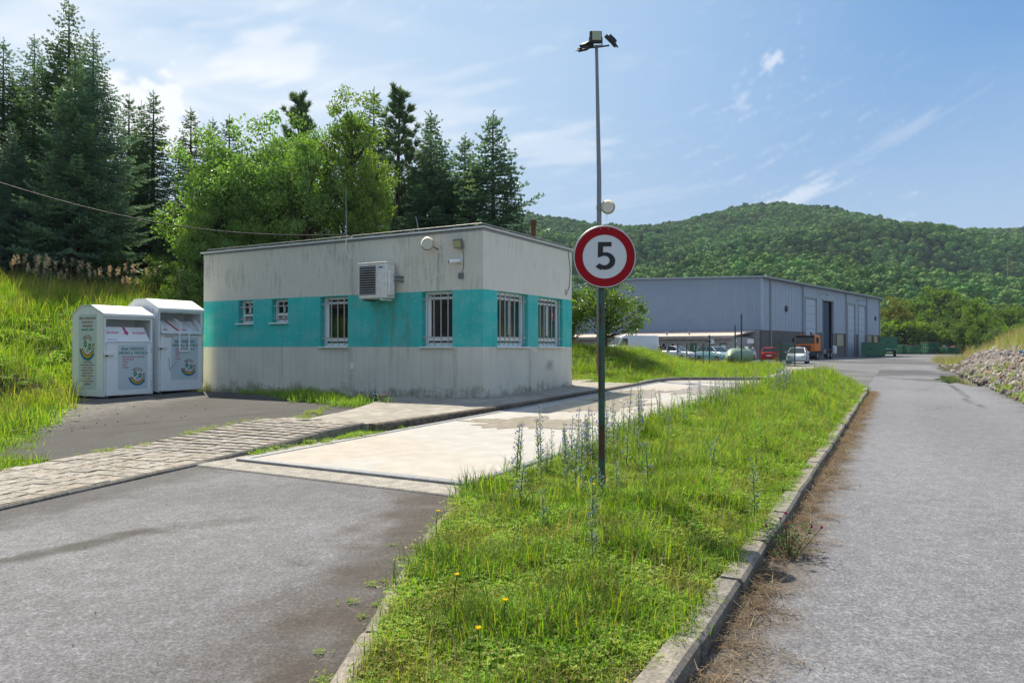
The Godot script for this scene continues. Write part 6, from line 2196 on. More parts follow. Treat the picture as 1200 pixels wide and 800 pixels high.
# crown of a spruce: whorls of boughs with needled side shoots. Returns [trunk, crown]
func spruce_meshes(H: float, R: float, seed_: int, tone: Color, fresh: Color) -> Array:
	var r := RandomNumberGenerator.new()
	r.seed = seed_
	var tr := MB.new()
	tr.tube([Vector3(0, -0.6, 0), Vector3(0, H * 0.5, 0), Vector3(0.02, H * 0.93, 0), Vector3(0, H, 0)], [H * 0.016 + 0.04, H * 0.010, 0.02, 0.006], 8)
	var mb := MB.new()
	var y := H * 0.05
	while y < H * 0.955:
		var f := y / H
		var n := 8 if f < 0.8 else 6
		var a0 := r.randf() * TAU
		var whorl := r.randf_range(0.82, 1.15)
		for k in n:
			var an := a0 + TAU * k / n + r.randf_range(-0.3, 0.3)
			var L := R * pow(1.0 - f, 0.88) * r.randf_range(0.66, 1.14) * whorl + 0.08
			if f < 0.12: L *= 0.75
			var rise_ := lerpf(-0.28, 0.75, pow(f, 1.4)) + r.randf_range(-0.12, 0.12)
			var out := Vector3(cos(an), 0, sin(an))
			var y0 := y + r.randf_range(-0.12, 0.12)
			var steps := maxi(3, int(L / 0.15))
			var prev := Vector3(0, y0, 0)
			for q in steps:
				var t := (q + 1.0) / steps
				# boughs dip, then the tips turn up
				var p := Vector3(0, y0, 0) + out * L * t + Vector3.UP * L * (rise_ * t + (0.22 * t * t if f < 0.7 else 0.0))
				if t > 0.10:
					var ax := (p - prev).normalized()
					var lat := ax.cross(Vector3.UP).normalized()
					for sg: float in [-1.0, 1.0]:
						var sl := minf(0.85, 0.09 + 0.5 * L * (1.0 - t) + 0.07 * minf(1.0, L)) * r.randf_range(0.7, 1.2) * (1.0 - 0.45 * smoothstep(0.72, 0.95, f))
						var sd := (ax * 0.75 + lat * sg + Vector3.UP * r.randf_range(-0.32, 0.12)).normalized()
						var ns := maxi(2, int(sl / 0.085))
						var up := sd.cross(ax).normalized()
						if up.y < 0: up = -up
						var sw := sd.cross(up).normalized()
						for e in ns:
							var b0 := p + sd * sl * e / ns + Vector3(0, -0.10 * sl * e / ns, 0)
							var b1 := p + sd * sl * (e + 1.0) / ns + Vector3(0, -0.10 * sl * (e + 1.0) / ns, 0)
							var wid := 0.078 * r.randf_range(0.7, 1.25)
							var young := clampf((e + 1.0) / ns * t - 0.55, 0.0, 1.0) * 1.6
							var c := vary(tone.lerp(fresh, young * r.randf()), r, 0.25)
							var c2 := c
							var fw := b1 - b0
							mb.tric(b0, b0 + sw * wid + fw * 1.1, b1, c, c2, c, up)
							mb.tric(b0, b1, b0 - sw * wid + fw * 1.1, c, c, c2, up)
							if r.randf() < 0.6:
								mb.tric(b0, b1, b0 + up * wid * 0.9 + fw * 0.9, c, c, c2, sw)
				prev = p
		y += lerpf(0.33, 0.22, f) * clampf(H / 10.0, 0.6, 1.2)
	# leading shoot
	for k in 12:
		var b := Vector3(0, H * (0.93 + 0.006 * k), 0)
		var d := (rnd_dir(r) + Vector3.UP * 0.8).normalized()
		mb.tric(b, b + d * 0.12, b + Vector3.UP * 0.06, tone, tone, tone, Vector3.BACK)
	return [tr, mb]

# broadleaf tree. Returns [trunk, crown]
func leafy_meshes(H: float, R: float, seed_: int, clumps: int, per: int, leaf: float, tone: Color, fresh: Color, low := 0.2, stems := 1) -> Array:
	var r := RandomNumberGenerator.new()
	r.seed = seed_
	var tr := MB.new()
	var mb := MB.new()
	var sh := noise(seed_, 0.9, 2)
	for s in stems:
		var lean := Vector3(r.randf_range(-0.25, 0.25), 0, r.randf_range(-0.25, 0.25)) * (1.0 if stems > 1 else 0.4) * H * 0.4
		tr.tube([Vector3(0, -0.5, 0) + lean * 0.05, Vector3(0, H * 0.2, 0) + lean * 0.3, Vector3(0, H * 0.5, 0) + lean * 0.8, Vector3(0, H * 0.85, 0) + lean], [H * 0.018 + 0.03, H * 0.014 + 0.015, H * 0.009, 0.012], 7)
	for k in clumps:
		# uneven egg shaped crown
		var u := rnd_dir(r)
		var rad := pow(r.randf(), 0.36)
		var lump := 1.0 + 0.7 * sh.get_noise_3d(u.x * 2.2, u.y * 2.2, u.z * 2.2)
		var cy := lerpf(low, 1.0, 0.5) * H
		var hy := (1.0 - low) * 0.5 * H
		var c := Vector3(u.x * R * rad * lump, cy + u.y * hy * rad * lump, u.z * R * rad * lump)
		c.y = clampf(c.y, H * low * 0.7, H * 1.03)
		var taper := lerpf(1.0, 0.72, clampf((c.y / H - 0.55) / 0.45, 0, 1))
		c.x *= taper; c.z *= taper
		if r.randf() < 0.55:
			var p0 := Vector3(0, clampf(c.y - R * 0.5, H * 0.15, H * 0.8), 0)
			tr.tube([p0, p0.lerp(c, 0.5) + Vector3(0, -0.1, 0), c], [0.012 + H * 0.004, 0.012 + H * 0.002, 0.006], 5, false)
		var cr := R * r.randf_range(0.11, 0.27)
		var ct := vary(tone, r, 0.18)
		for q in per:
			var d := rnd_dir(r)
			var o := c + d * cr * pow(r.randf(), 0.5) * Vector3(1.15, 0.8, 1.15)
			var dir := (d * 0.7 + rnd_dir(r) * 0.8 + Vector3(0, -0.25, 0)).normalized()
			var side := dir.cross(rnd_dir(r)).normalized()
			var l := leaf * r.randf_range(0.7, 1.3)
			leaf_tri(mb, o, dir, side, l, l * 0.36, vary(ct.lerp(fresh, r.randf() * r.randf()), r, 0.22))
	return [tr, mb]

var kinds := {}
func tree_kind(kind: String) -> Array:
	if kinds.has(kind): return kinds[kind]
	var pair: Array
	match kind:
		"spruce_a": pair = spruce_meshes(11.0, 3.0, 11, Color(0.13, 0.205, 0.115), Color(0.24, 0.34, 0.16))
		"spruce_blue": pair = spruce_meshes(11.0, 3.2, 12, Color(0.155, 0.24, 0.20), Color(0.29, 0.39, 0.32))
		"spruce_slim": pair = spruce_meshes(10.0, 2.0, 13, Color(0.11, 0.18, 0.095), Color(0.19, 0.29, 0.13))
		"spruce_young": pair = spruce_meshes(7.5, 2.3, 14, Color(0.145, 0.225, 0.15), Color(0.26, 0.36, 0.21))
		"willow": pair = leafy_meshes(7.0, 2.5, 21, 190, 115, 0.12, Color(0.22, 0.34, 0.11), Color(0.37, 0.48, 0.16), 0.10, 3)
		"maple": pair = leafy_meshes(9.0, 2.0, 22, 180, 115, 0.125, Color(0.19, 0.28, 0.075), Color(0.40, 0.43, 0.10), 0.15, 1)
		"alder": pair = leafy_meshes(7.5, 2.4, 23, 180, 115, 0.12, Color(0.20, 0.31, 0.095), Color(0.34, 0.45, 0.14), 0.08, 2)
		"pine": pair = pine_meshes()
		"plum": pair = leafy_meshes(2.9, 1.42, 25, 90, 70, 0.085, Color(0.14, 0.21, 0.05), Color(0.30, 0.38, 0.08), 0.26, 4)
		"shrub": pair = leafy_meshes(2.6, 1.5, 26, 70, 70, 0.10, Color(0.12, 0.19, 0.055), Color(0.22, 0.30, 0.09), 0.0, 3)
		"far_oak": pair = leafy_meshes(13.0, 5.2, 31, 120, 46, 0.55, Color(0.10, 0.17, 0.045), Color(0.22, 0.30, 0.07), 0.03, 1)
		"far_poplar": pair = leafy_meshes(14.0, 4.2, 32, 120, 46, 0.5, Color(0.14, 0.22, 0.05), Color(0.26, 0.35, 0.085), 0.03, 1)
		"far_willow": pair = leafy_meshes(9.0, 5.0, 33, 110, 46, 0.45, Color(0.12, 0.185, 0.08), Color(0.21, 0.28, 0.12), 0.0, 1)
		"far_golden": pair = leafy_meshes(12.0, 4.8, 34, 120, 46, 0.5, Color(0.15, 0.155, 0.04), Color(0.23, 0.22, 0.06), 0.03, 1)
		"far_bush": pair = leafy_meshes(4.6, 3.2, 35, 80, 46, 0.4, Color(0.13, 0.21, 0.045), Color(0.23, 0.32, 0.07), 0.0, 1)
	kinds[kind] = [pair[0].mesh(), pair[1].mesh()]
	return kinds[kind]

func pine_meshes() -> Array:
	var r := RandomNumberGenerator.new()
	r.seed = 77
	var tr := MB.new()
	var mb := MB.new()
	var H := 9.0
	tr.tube([Vector3(0, -0.5, 0), Vector3(0.1, H * 0.5, 0), Vector3(0, H * 0.97, 0)], [0.16, 0.1, 0.02], 8)
	for k in 46:
		var f := lerpf(0.35, 1.0, k / 45.0)
		var an := k * 2.399 + r.randf_range(-0.3, 0.3)
		var L := 1.9 * pow(1.05 - f, 0.6) * r.randf_range(0.7, 1.1) + 0.15
		var out := Vector3(cos(an), 0.35 + f * 0.5, sin(an)).normalized()
		var p0 := Vector3(0, H * f - 0.3, 0)
		tr.tube([p0, p0 + out * L], [0.03, 0.012], 5, false)
		for q in 6:
			var c := p0 + out * L * lerpf(0.5, 1.05, q / 5.0) + rnd_dir(r) * 0.28 * L * 0.6
			for e in 46:
				var d := (rnd_dir(r) + out * 0.8 + Vector3.UP * 0.5).normalized()
				var s := d.cross(rnd_dir(r)).normalized() * 0.022
				var c0 := vary(Color(0.16, 0.23, 0.12), r, 0.3)
				var o := c - out * 0.12 + rnd_dir(r) * 0.08
				mb.tric(o - s, o + s, o + d * r.randf_range(0.16, 0.26), c0, c0, c0, d.cross(s).normalized())
	return [tr, mb]

func tree(called: String, kind: String, at: Vector3, height: float, width: float, turn: float, label: String, group := "", needle := false) -> Node3D:
	var pair := tree_kind(kind)
	var root := base(called, at, turn, label, "tree" if called != "shrub" else "shrub", group)
	obj("trunk", pair[0], M.bark, root)
	obj("crown", pair[1], M.needle if needle else (M.far_leaf if kind.begins_with("far_") else M.leaf), root)
	var full := {"spruce_a": 11.0, "spruce_blue": 11.0, "spruce_slim": 10.0, "spruce_young": 7.5, "willow": 7.0, "maple": 9.0, "alder": 7.5, "pine": 9.0, "plum": 2.9, "shrub": 2.6, "far_oak": 13.0, "far_poplar": 14.0, "far_willow": 9.0, "far_golden": 12.0, "far_bush": 4.6}
	var k: float = height / float(full[kind])
	root.scale = Vector3(k * width, k, k * width)
	return root

func make_trees() -> void:
	# spruces on the bank: bearing px, top py, distance, kind, width factor
	var list := [
		[78, -4, 38.1, "spruce_a", 1.0, "tallest dark green spruce on the bank left of the office"],
		[107, 33, 34.9, "spruce_blue", 0.95, "blue-green spruce beside the tallest spruce"],
		[38, 38, 40.6, "spruce_blue", 0.9, "grey-green spruce with long leading shoot at the bank edge"],
		[2, 42, 38.1, "spruce_a", 0.95, "broad dark spruce at the left end of the bank"],
		[-40, 20, 39.4, "spruce_a", 1.0, "dark spruce at the end of the row on the bank"],
		[86, 62, 32.4, "spruce_young", 0.8, "light green young spruce before the tallest spruce"],
		[12, 140, 33.7, "spruce_blue", 0.9, "lower blue-green spruce leaning out of the bank trees"],
		[150, 108, 45.7, "spruce_slim", 1.0, "slim dark spruce in the gap before the white cloud"],
		[164, 116, 48.3, "spruce_slim", 0.9, "second slim dark spruce in the gap before the cloud"],
		[178, 104, 44.5, "spruce_slim", 1.1, "slim spruce with a long leader next to the leafy trees"],
		[222, 124, 47.0, "spruce_slim", 1.15, "slim spruce behind the left leafy tree"],
		[248, 136, 50.8, "spruce_slim", 1.0, "spruce tip showing behind the leafy trees"],
		[268, 132, 52.1, "spruce_slim", 1.2, "spruce tip behind the middle leafy tree"],
		[438, 100, 50.8, "spruce_slim", 1.2, "slim spruce tip behind the yellowish maple"],
		[505, 128, 44.5, "spruce_young", 1.0, "dense green spruce behind the office roof beside the pine"],
		[503, 152, 41.3, "spruce_young", 1.0, "lower bushy spruce close behind the office roof"],
		[545, 156, 41.9, "spruce_young", 0.95, "spruce with two leaders behind the office roof"],
		[578, 130, 40.6, "spruce_young", 1.05, "silvery spruce rising behind the office corner"],
		[470, 190, 43.2, "spruce_a", 0.9, "dark spruce in the shade behind the maple"],
		[525, 200, 47.0, "spruce_a", 1.0, "dark spruce filling in behind the office roof"],
		[130, 200, 43.2, "spruce_a", 1.0, "shaded spruce behind the front row on the bank"],
		[55, 180, 44.5, "spruce_a", 1.0, "shaded spruce deep in the row on the bank"],
		[195, 230, 41.9, "spruce_a", 0.9, "low dark spruce beside the leafy trees"],
	]
	for e: Array in list:
		var d: float = e[2]
		var x: float = (float(e[0]) - 600.0) / 880.0 * d
		var g := gh(x, d)
		var top: float = 1.45 + (407.0 - float(e[1])) / 880.0 * d
		tree("spruce_tree", e[3], P(x, g, d), top - g, e[4], fmod(float(e[0]) * 1.7, TAU), e[5], "spruces on the bank behind the office", true)
	# more of the same wood beyond the frame on the left, mirrored in the office windows
	for k in 7:
		var x := -21.0 - (k % 3) * 3.5
		var d := 4.0 + k * 3.0
		tree("spruce_tree", ["spruce_a", "spruce_blue", "spruce_slim"][k % 3], P(x, gh(x, d), d), 9.5 + (k % 4) * 0.9, 1.1, k * 1.3, "spruce of the wood on the left bank", "spruces on the left bank", true)
	var pines := [[350, 110, 43.0, "pine top with tufted needles above the leafy trees"], [468, 102, 42.0, "pine with open branches between the maple and the spruces"]]
	for e: Array in pines:
		var d: float = e[2]
		var x: float = (float(e[0]) - 600.0) / 880.0 * d
		var g := gh(x, d)
		tree("pine_tree", "pine", P(x, g, d), 1.45 + (407.0 - float(e[1])) / 880.0 * d - g, 1.0, float(e[0]), e[3], "", true)
	var leafy := [
		[262, 160, 34.5, "willow", 0.9, "light green leafy tree standing left behind the office"],
		[318, 146, 35.7, "willow", 1.0, "broad light green tree behind the middle of the office roof"],
		[362, 150, 33.7, "alder", 0.75, "darker leafy tree between the willow and the maple"],
		[412, 104, 35.1, "maple", 0.82, "maple with yellowing top behind the air conditioner"],
		[432, 190, 33.5, "maple", 0.7, "lower green maple close behind the office roof"],
		[235, 235, 32.2, "alder", 0.75, "dark leafy bush tree at the left end of the office"],
		[296, 225, 33.0, "alder", 0.85, "shaded leafy tree low behind the office roof"],
	]
	for e: Array in leafy:
		var d: float = e[2]
		var x: float = (float(e[0]) - 600.0) / 880.0 * d
		var g := gh(x, d)
		tree("leafy_tree", e[3], P(x, g, d), 1.45 + (407.0 - float(e[1])) / 880.0 * d - g, e[4], float(e[0]), e[5])
	var shr := [[214, 318, 29.0, "round green shrub at the foot of the spruces near the office"], [110, 280, 33.0, "leafy shrub growing among the spruce boughs"], [186, 300, 32.0, "pale shrub in the shade between spruces and leafy trees"]]
	for e: Array in shr:
		var d: float = e[2]
		var x: float = (float(e[0]) - 600.0) / 880.0 * d
		var g := gh(x, d)
		tree("shrub", "shrub", P(x, g, d), maxf(1.2, 1.45 + (407.0 - float(e[1])) / 880.0 * d - g), 0.9, float(e[0]), e[3])
	# plum trees on the mound
	tree("plum_tree", "plum", P(3.85, gh(3.85, 31.0), 31.0), 3.15, 1.2, 0.4, "small plum tree with several stems on the grass mound")
	tree("plum_tree", "plum", P(2.45, gh(2.45, 31.5), 31.5), 2.55, 0.95, 2.2, "small leaning plum tree at the office corner")
	# belt of trees beyond the yard
	rng.seed = 909
	var belt := [
		[1046, 352, 176, "far_golden", 0.9, "yellow-green tree at the end of the hall"], [1068, 352, 184, "far_oak", 1.0, ""], [1040, 372, 172, "far_bush", 1.3, ""], [1060, 376, 170, "far_willow", 0.8, ""],
		[1100, 338, 191, "far_oak", 1.1, ""], [1122, 345, 186, "far_oak", 1.0, ""], [1084, 362, 176, "far_poplar", 0.9, ""], [1112, 372, 169, "far_willow", 0.75, ""],
		[1146, 350, 158, "far_poplar", 1.0, ""], [1166, 356, 165, "far_willow", 1.2, ""], [1182, 362, 150, "far_oak", 1.0, ""], [1200, 358, 160, "far_oak", 1.2, ""],
		[1128, 390, 166, "far_bush", 1.1, "bright low bush beside the last skip"], [1150, 372, 140, "far_oak", 0.8, ""], [1225, 362, 150, "far_poplar", 1.2, ""], [1250, 360, 150, "far_oak", 1.2, ""],
		[1078, 378, 169, "far_bush", 1.1, ""], [1096, 384, 167, "far_bush", 1.0, ""], [1170, 382, 120, "far_willow", 0.8, ""], [1192, 380, 110, "far_willow", 0.8, ""], [1212, 378, 105, "far_bush", 1.2, ""], [1240, 376, 110, "far_willow", 1.0, ""],
		[1052, 386, 176, "far_bush", 1.4, ""], [1135, 366, 150, "far_oak", 0.9, ""], [1036, 362, 194, "far_oak", 1.1, ""]]
	for e: Array in belt:
		var d: float = e[2]
		var x: float = (float(e[0]) - 600.0) / 880.0 * d
		var top: float = 1.45 + (407.0 - float(e[1])) / 880.0 * d
		var names := {"far_golden": "golden leafy tree in the belt beyond the yard", "far_oak": "dark green oak in the tree belt beyond the yard", "far_poplar": "mid green tree in the belt beyond the yard", "far_willow": "grey-green willow in the tree belt beyond the yard", "far_bush": "low bright green bush in the tree belt beyond the yard"}
		var g := gh(x, d) - 0.2
		tree("belt_tree", e[3], P(x, g, d), top - g, e[4], rng.randf() * TAU, e[5] if e[5] else names[e[3]], "tree belt beyond the yard")


# ------------------------------------------------------------------ grass
func blade(mb: MB, o: Vector3, dir: Vector3, h: float, w: float, bend: float, c0: Color, c1: Color) -> void:
	var side := Vector3(-dir.z, 0, dir.x) * w
	var m := o + dir * bend * 0.28 + Vector3.UP * h * 0.55
	var t := o + dir * bend + Vector3.UP * h * (1.0 - 0.25 * minf(1.0, bend / h))
	var n := dir * -0.8 + Vector3.UP * 0.6
	mb.tric(o - side, o + side, m + side * 0.8, c0, c0, c1, n)
	mb.tric(o - side, m + side * 0.8, m - side * 0.8, c0, c1, c1, n)
	mb.tric(m - side * 0.8, m + side * 0.8, t, c1, c1, c1, n)

func tuft(seed_: int, blades: int, spread: float, h0: float, h1: float, w: float, greens: Array, leaves := 0, leaf := 0.02) -> ArrayMesh:
	var r := RandomNumberGenerator.new()
	r.seed = seed_
	var mb := MB.new()
	for k in blades:
		var a := r.randf() * TAU
		var o := Vector3(r.randfn() * spread, 0, r.randfn() * spread)
		var h := r.randf_range(h0, h1)
		var c: Color = vary(greens[r.randi() % greens.size()], r, 0.2)
		blade(mb, o - Vector3(0, 0.02, 0), Vector3(cos(a), 0, sin(a)), h, w * r.randf_range(0.6, 1.2), h * r.randf_range(0.15, 0.8), c, c)
	for k in leaves:
		var o := Vector3(r.randfn() * spread * 1.2, r.randf_range(0.02, h0 * 0.9), r.randfn() * spread * 1.2)
		var a := r.randf() * TAU
		for q in 3:
			var an := a + q * TAU / 3.0
			var dir := Vector3(cos(an), r.randf_range(-0.1, 0.5), sin(an)).normalized()
			leaf_tri(mb, o, dir, dir.cross(Vector3.UP).normalized(), leaf * 1.3, leaf * 0.55, vary(greens[r.randi() % greens.size()], r, 0.25) if r.randf() > 0.035 else Color(0.75, 0.60, 0.06))
	return mb.mesh()

func scatter(called: String, m: Mesh, material: Material, spots: Array, label: String) -> void:
	if spots.is_empty(): return
	var mm := MultiMesh.new()
	mm.transform_format = MultiMesh.TRANSFORM_3D
	mm.use_colors = true
	mm.mesh = m
	mm.instance_count = spots.size()
	for i in spots.size():
		mm.set_instance_transform(i, spots[i][0])
		mm.set_instance_color(i, spots[i][1])
	var o := MultiMeshInstance3D.new()
	o.multimesh = mm
	o.material_override = material
	o.name = numbered(called)
	add_child(o)
	tag(o, label, "grass" if "grass" in called else "ground cover", "", "stuff")

func stand(p: Vector3, s: float, hscale := 1.0) -> Transform3D:
	var b := Basis(Vector3.UP, rng.randf() * TAU).scaled(Vector3(s, s * hscale, s))
	b = Basis(Vector3(rng.randf_range(-1, 1), 0, rng.randf_range(-1, 1)).normalized(), rng.randf() * 0.12) * b
	return Transform3D(b, p)

func on_grass(x: float, d: float) -> bool:
	# open ground that is turf, outside all hard surfaces
	var s := s_of(x, d)
	var q := q_of(x, d)
	var r := r_of(x, d)
	if r > -4.3 and l_of(x, d) < 34.0 and r < 4.1: return false
	if s > -0.6 and s < 17.0 and q > -0.5 and q < 4.4: return false
	var p := Vector2(x, d)
	for poly: PackedVector2Array in hard: if Geometry2D.is_point_in_polygon(p, poly): return false
	return true

var hard: Array = []
func make_grass() -> void:
	rng.seed = 4242
	var office := PackedVector2Array()
	for e: Array in [[-10.0, 0.1], [0.1, 0.1], [0.1, -5.0], [-10.0, -5.0]]:
		office.append(Vector2(-0.68 + 0.867 * e[0] - 0.502 * e[1], 17.6 - 0.498 * e[0] - 0.865 * e[1]))
	var strip := PackedVector2Array(STRIP_NEAR)
	for k in STRIP_FAR.size(): strip.append(STRIP_FAR[STRIP_FAR.size() - 1 - k])
	var apron := PackedVector2Array([Vector2(-6.2, 9.6), Vector2(-6.9, 11.0), Vector2(-7.9, 12.6), Vector2(-9.6, 15.8), Vector2(-10.6, 18.0), Vector2(-11.9, 20.0), Vector2(-10.4, 22.5), Vector2(-9.2, 22.4), Vector2(-0.7, 17.5), Vector2(2.0, 22.0), Vector2(1.0, 24.2), Vector2(4.3, 24.0), Vector2(6.0, 27.0), Vector2(9.5, 28.6), Vector2(9.0, 25.0), Vector2(-1.5, 9.0), Vector2(-4.5, 9.0)])
	var lane := PackedVector2Array([Vector2(-7.6, -4.0), Vector2(-5.75, 2.4), Vector2(-4.0, 9.0), Vector2(4.0, 9.0), Vector2(4.0, -4.0)])
	var yard := PackedVector2Array([Vector2(7.0, 26.2), Vector2(8.6, 28.6), Vector2(12.0, 35.8), Vector2(16.4, 45.6), Vector2(20.6, 57.5), Vector2(20.4, 68.0), Vector2(8.0, 70.0), Vector2(4.0, 90.0), Vector2(30.0, 90.0), Vector2(110.0, 165.0), Vector2(60.0, 60.0), Vector2(27.0, 44.0), Vector2(12.0, 20.0)])
	hard = [office, strip, apron, lane, yard]

	var bright := [Color(0.26, 0.44, 0.065), Color(0.31, 0.49, 0.075), Color(0.20, 0.37, 0.055), Color(0.39, 0.49, 0.10), Color(0.24, 0.41, 0.08), Color(0.44, 0.42, 0.16)]
	var mixed := [Color(0.28, 0.42, 0.08), Color(0.40, 0.46, 0.14), Color(0.23, 0.35, 0.07), Color(0.52, 0.46, 0.22), Color(0.26, 0.42, 0.07)]
	var straw := [Color(0.36, 0.31, 0.21), Color(0.25, 0.20, 0.135), Color(0.16, 0.13, 0.09)]
	var tufts := [tuft(1, 34, 0.05, 0.05, 0.16, 0.0026, bright, 9, 0.012), tuft(2, 30, 0.05, 0.05, 0.14, 0.0026, mixed, 12, 0.012), tuft(3, 18, 0.05, 0.05, 0.13, 0.0026, bright, 26, 0.0135), tuft(4, 24, 0.055, 0.10, 0.27, 0.0028, bright, 4, 0.014)]
	var spots := [[], [], [], []]
	var n1 := noise(71, 0.9, 3)
	var n2 := noise(72, 2.6, 2)
	# the verge, finest near the camera
	var l := -2.5
	while l < 30.0:
		var near := clampf(l / 22.0, 0.0, 1.0)
		var step := lerpf(0.050, 0.135, near)
		var r := -0.10
		while r > -4.2:
			var e := Vector2(l + rng.randf_range(-0.5, 0.5) * step, r + rng.randf_range(-0.5, 0.5) * step)
			var x := 0.65 + 0.456 * e.x + 0.89 * e.y
			var d := 3.02 + 0.89 * e.x - 0.456 * e.y
			r -= step
			if d < 2.0 or not (in_verge(x, d) or (e.y > -0.3 and e.y < -0.10 and l < 24.5 and n1.get_noise_2d(l * 1.5, 2.0) > -0.2 and rng.randf() < 0.75)): continue
			var v := n1.get_noise_2d(x, d)
			var w := n2.get_noise_2d(x, d)
			var k := 0
			var z := rng.randf()
			if w + 0.6 * (z - 0.5) > 0.12: k = 2
			elif v + 0.5 * (z - 0.5) < -0.10: k = 1
			elif rng.randf() < 0.12: k = 3
			var s := lerpf(1.0, 2.0, near) * rng.randf_range(0.75, 1.25) * (1.0 + 0.35 * v)
			var edge := ss(-0.55, 0.3, 3.9 - q_of(x, d)) if s_of(x, d) > -1.0 else 0.0
			s *= 1.0 + 0.5 * edge
			if r_of(x, d) > -0.35: s *= 0.7
			var b := 0.85 + 0.5 * w + rng.randf_range(-0.12, 0.12)
			spots[k].append([stand(P(x, verge_h(x, d) + 0.0, d), s), Color(b * (1.0 + 0.25 * maxf(0.0, -v)), b, b * 0.9)])
		l += step
	var stems := []
	for k in 420:
		var ll := rng.randf_range(-1.5, 24.0)
		var rr := -rng.randf_range(0.2, 3.6)
		var x := 0.65 + 0.456 * ll + 0.89 * rr
		var dd := 3.02 + 0.89 * ll - 0.456 * rr
		if in_verge(x, dd): stems.append([stand(P(x, verge_h(x, dd), dd), rng.randf_range(0.6, 1.1)), Color.WHITE])
	scatter("dead_grass_stems", tuft(41, 5, 0.05, 0.18, 0.42, 0.0026, [Color(0.5, 0.42, 0.25), Color(0.42, 0.34, 0.2), Color(0.34, 0.33, 0.16)], 0, 0.02), M.dry, stems, "thin dead grass stems standing in the verge")
	var names := ["bright short grass on the verge", "mixed drying grass on the verge", "clover leaves on the verge", "longer grass stems on the verge"]
	for k in 4: scatter("verge_grass", tufts[k], M.grass, spots[k], names[k])

	# meadow on the bank, the mound and the slope by the road
	var tall := [tuft(11, 30, 0.13, 0.22, 0.55, 0.0075, bright, 12, 0.045), tuft(12, 28, 0.14, 0.18, 0.48, 0.007, mixed, 8, 0.05), tuft(13, 14, 0.14, 0.12, 0.34, 0.008, bright, 34, 0.055), tuft(14, 22, 0.16, 0.4, 0.9, 0.006, [Color(0.36, 0.35, 0.13), Color(0.45, 0.39, 0.18), Color(0.26, 0.32, 0.08)], 0, 0.03)]
	spots = [[], [], [], []]
	var put := func(x: float, d: float, size: float, dry: float) -> void:
		var v := n1.get_noise_2d(x * 0.35, d * 0.35)
		var w := n2.get_noise_2d(x * 0.4, d * 0.4)
		var k := 0
		if rng.randf() < dry: k = 3
		elif w > 0.16: k = 2
		elif v < -0.05 and rng.randf() < 0.7: k = 1
		var b := 0.95 + 0.5 * w + rng.randf_range(-0.12, 0.12)
		spots[k].append([stand(P(x, gh(x, d) - 0.05, d), size * rng.randf_range(0.75, 1.25) * (1.0 + 0.3 * v)), Color(b * (1.0 + 0.35 * maxf(0.0, v)), b, b * 0.9)])
	# the bank: toe line to crest, only where it can be seen
	var d := 5.0
	while d < 36.0:
		var step := lerpf(0.14, 0.30, clampf((d - 7.0) / 22.0, 0, 1))
		var x := -0.86 * d - 2.0
		while x < -0.38 * d + 1.0:
			var xx := x + rng.randf_range(-0.5, 0.5) * step
			var dd := d + rng.randf_range(-0.5, 0.5) * step
			x += step
			if not on_grass(xx, dd): continue
			if dd < 12.5 and gh(xx, dd) < 0.16:
				put.call(xx, dd, 0.42 * lerpf(1.0, 1.3, rng.randf()), 0.0)
			else:
				put.call(xx, dd, lerpf(0.8, 1.2, clampf((d - 9.0) / 18.0, 0, 1)), 0.10 if gh(xx, dd) < 3.2 else 0.3)
		d += step
	# the mound
	d = 23.5
	while d < 62.0:
		var step := lerpf(0.20, 0.42, clampf((d - 24.0) / 30.0, 0, 1))
		var x := 0.07 * d
		while x < 0.40 * d:
			var xx := x + rng.randf_range(-0.5, 0.5) * step
			var dd := d + rng.randf_range(-0.5, 0.5) * step
			x += step
			if on_grass(xx, dd): put.call(xx, dd, lerpf(0.55, 1.1, clampf((d - 24.0) / 25.0, 0, 1)), 0.05)
		d += step
	names = ["long green meadow grass on the bank and mound", "paler meadow grass on the bank and mound", "broad-leaved meadow plants on the bank and mound", "tall drying grass stems on the bank"]
	for k in 4: scatter("meadow_grass", tall[k], M.grass, spots[k], names[k])
	# dry slope above the rubble
	var slope := []
	var slope2 := []
	for k in 6500:
		var ll := rng.randf_range(12.0, 90.0)
		var rr := rng.randf_range(6.0, 17.0) if ll < 54.0 else rng.randf_range(4.3, 15.0)
		var x := 0.65 + 0.456 * ll + 0.89 * rr
		var dd := 3.02 + 0.89 * ll - 0.456 * rr
		if (x / dd) > 0.80 or (rr < 6.8 and rng.randf() < 0.5): continue
		var b := rng.randf_range(0.8, 1.25)
		(slope if rng.randf() < 0.5 else slope2).append([stand(P(x, gh(x, dd) - 0.06, dd), rng.randf_range(0.9, 1.5)), Color(b, b, b)])
	scatter("slope_grass", tuft(15, 24, 0.16, 0.35, 0.85, 0.006, [Color(0.38, 0.38, 0.20), Color(0.30, 0.34, 0.16), Color(0.44, 0.41, 0.25), Color(0.24, 0.31, 0.13)], 0, 0.03), M.dry, slope, "tall straw-coloured grass on the slope above the rubble")
	scatter("slope_grass", tall[1], M.grass, slope2, "green grass on the slope above the rubble")
	# plumes of reed grass along the crest of the bank
	var mb := MB.new()
	var pr := RandomNumberGenerator.new()
	pr.seed = 8
	mb.col = Color(0.36, 0.27, 0.17)
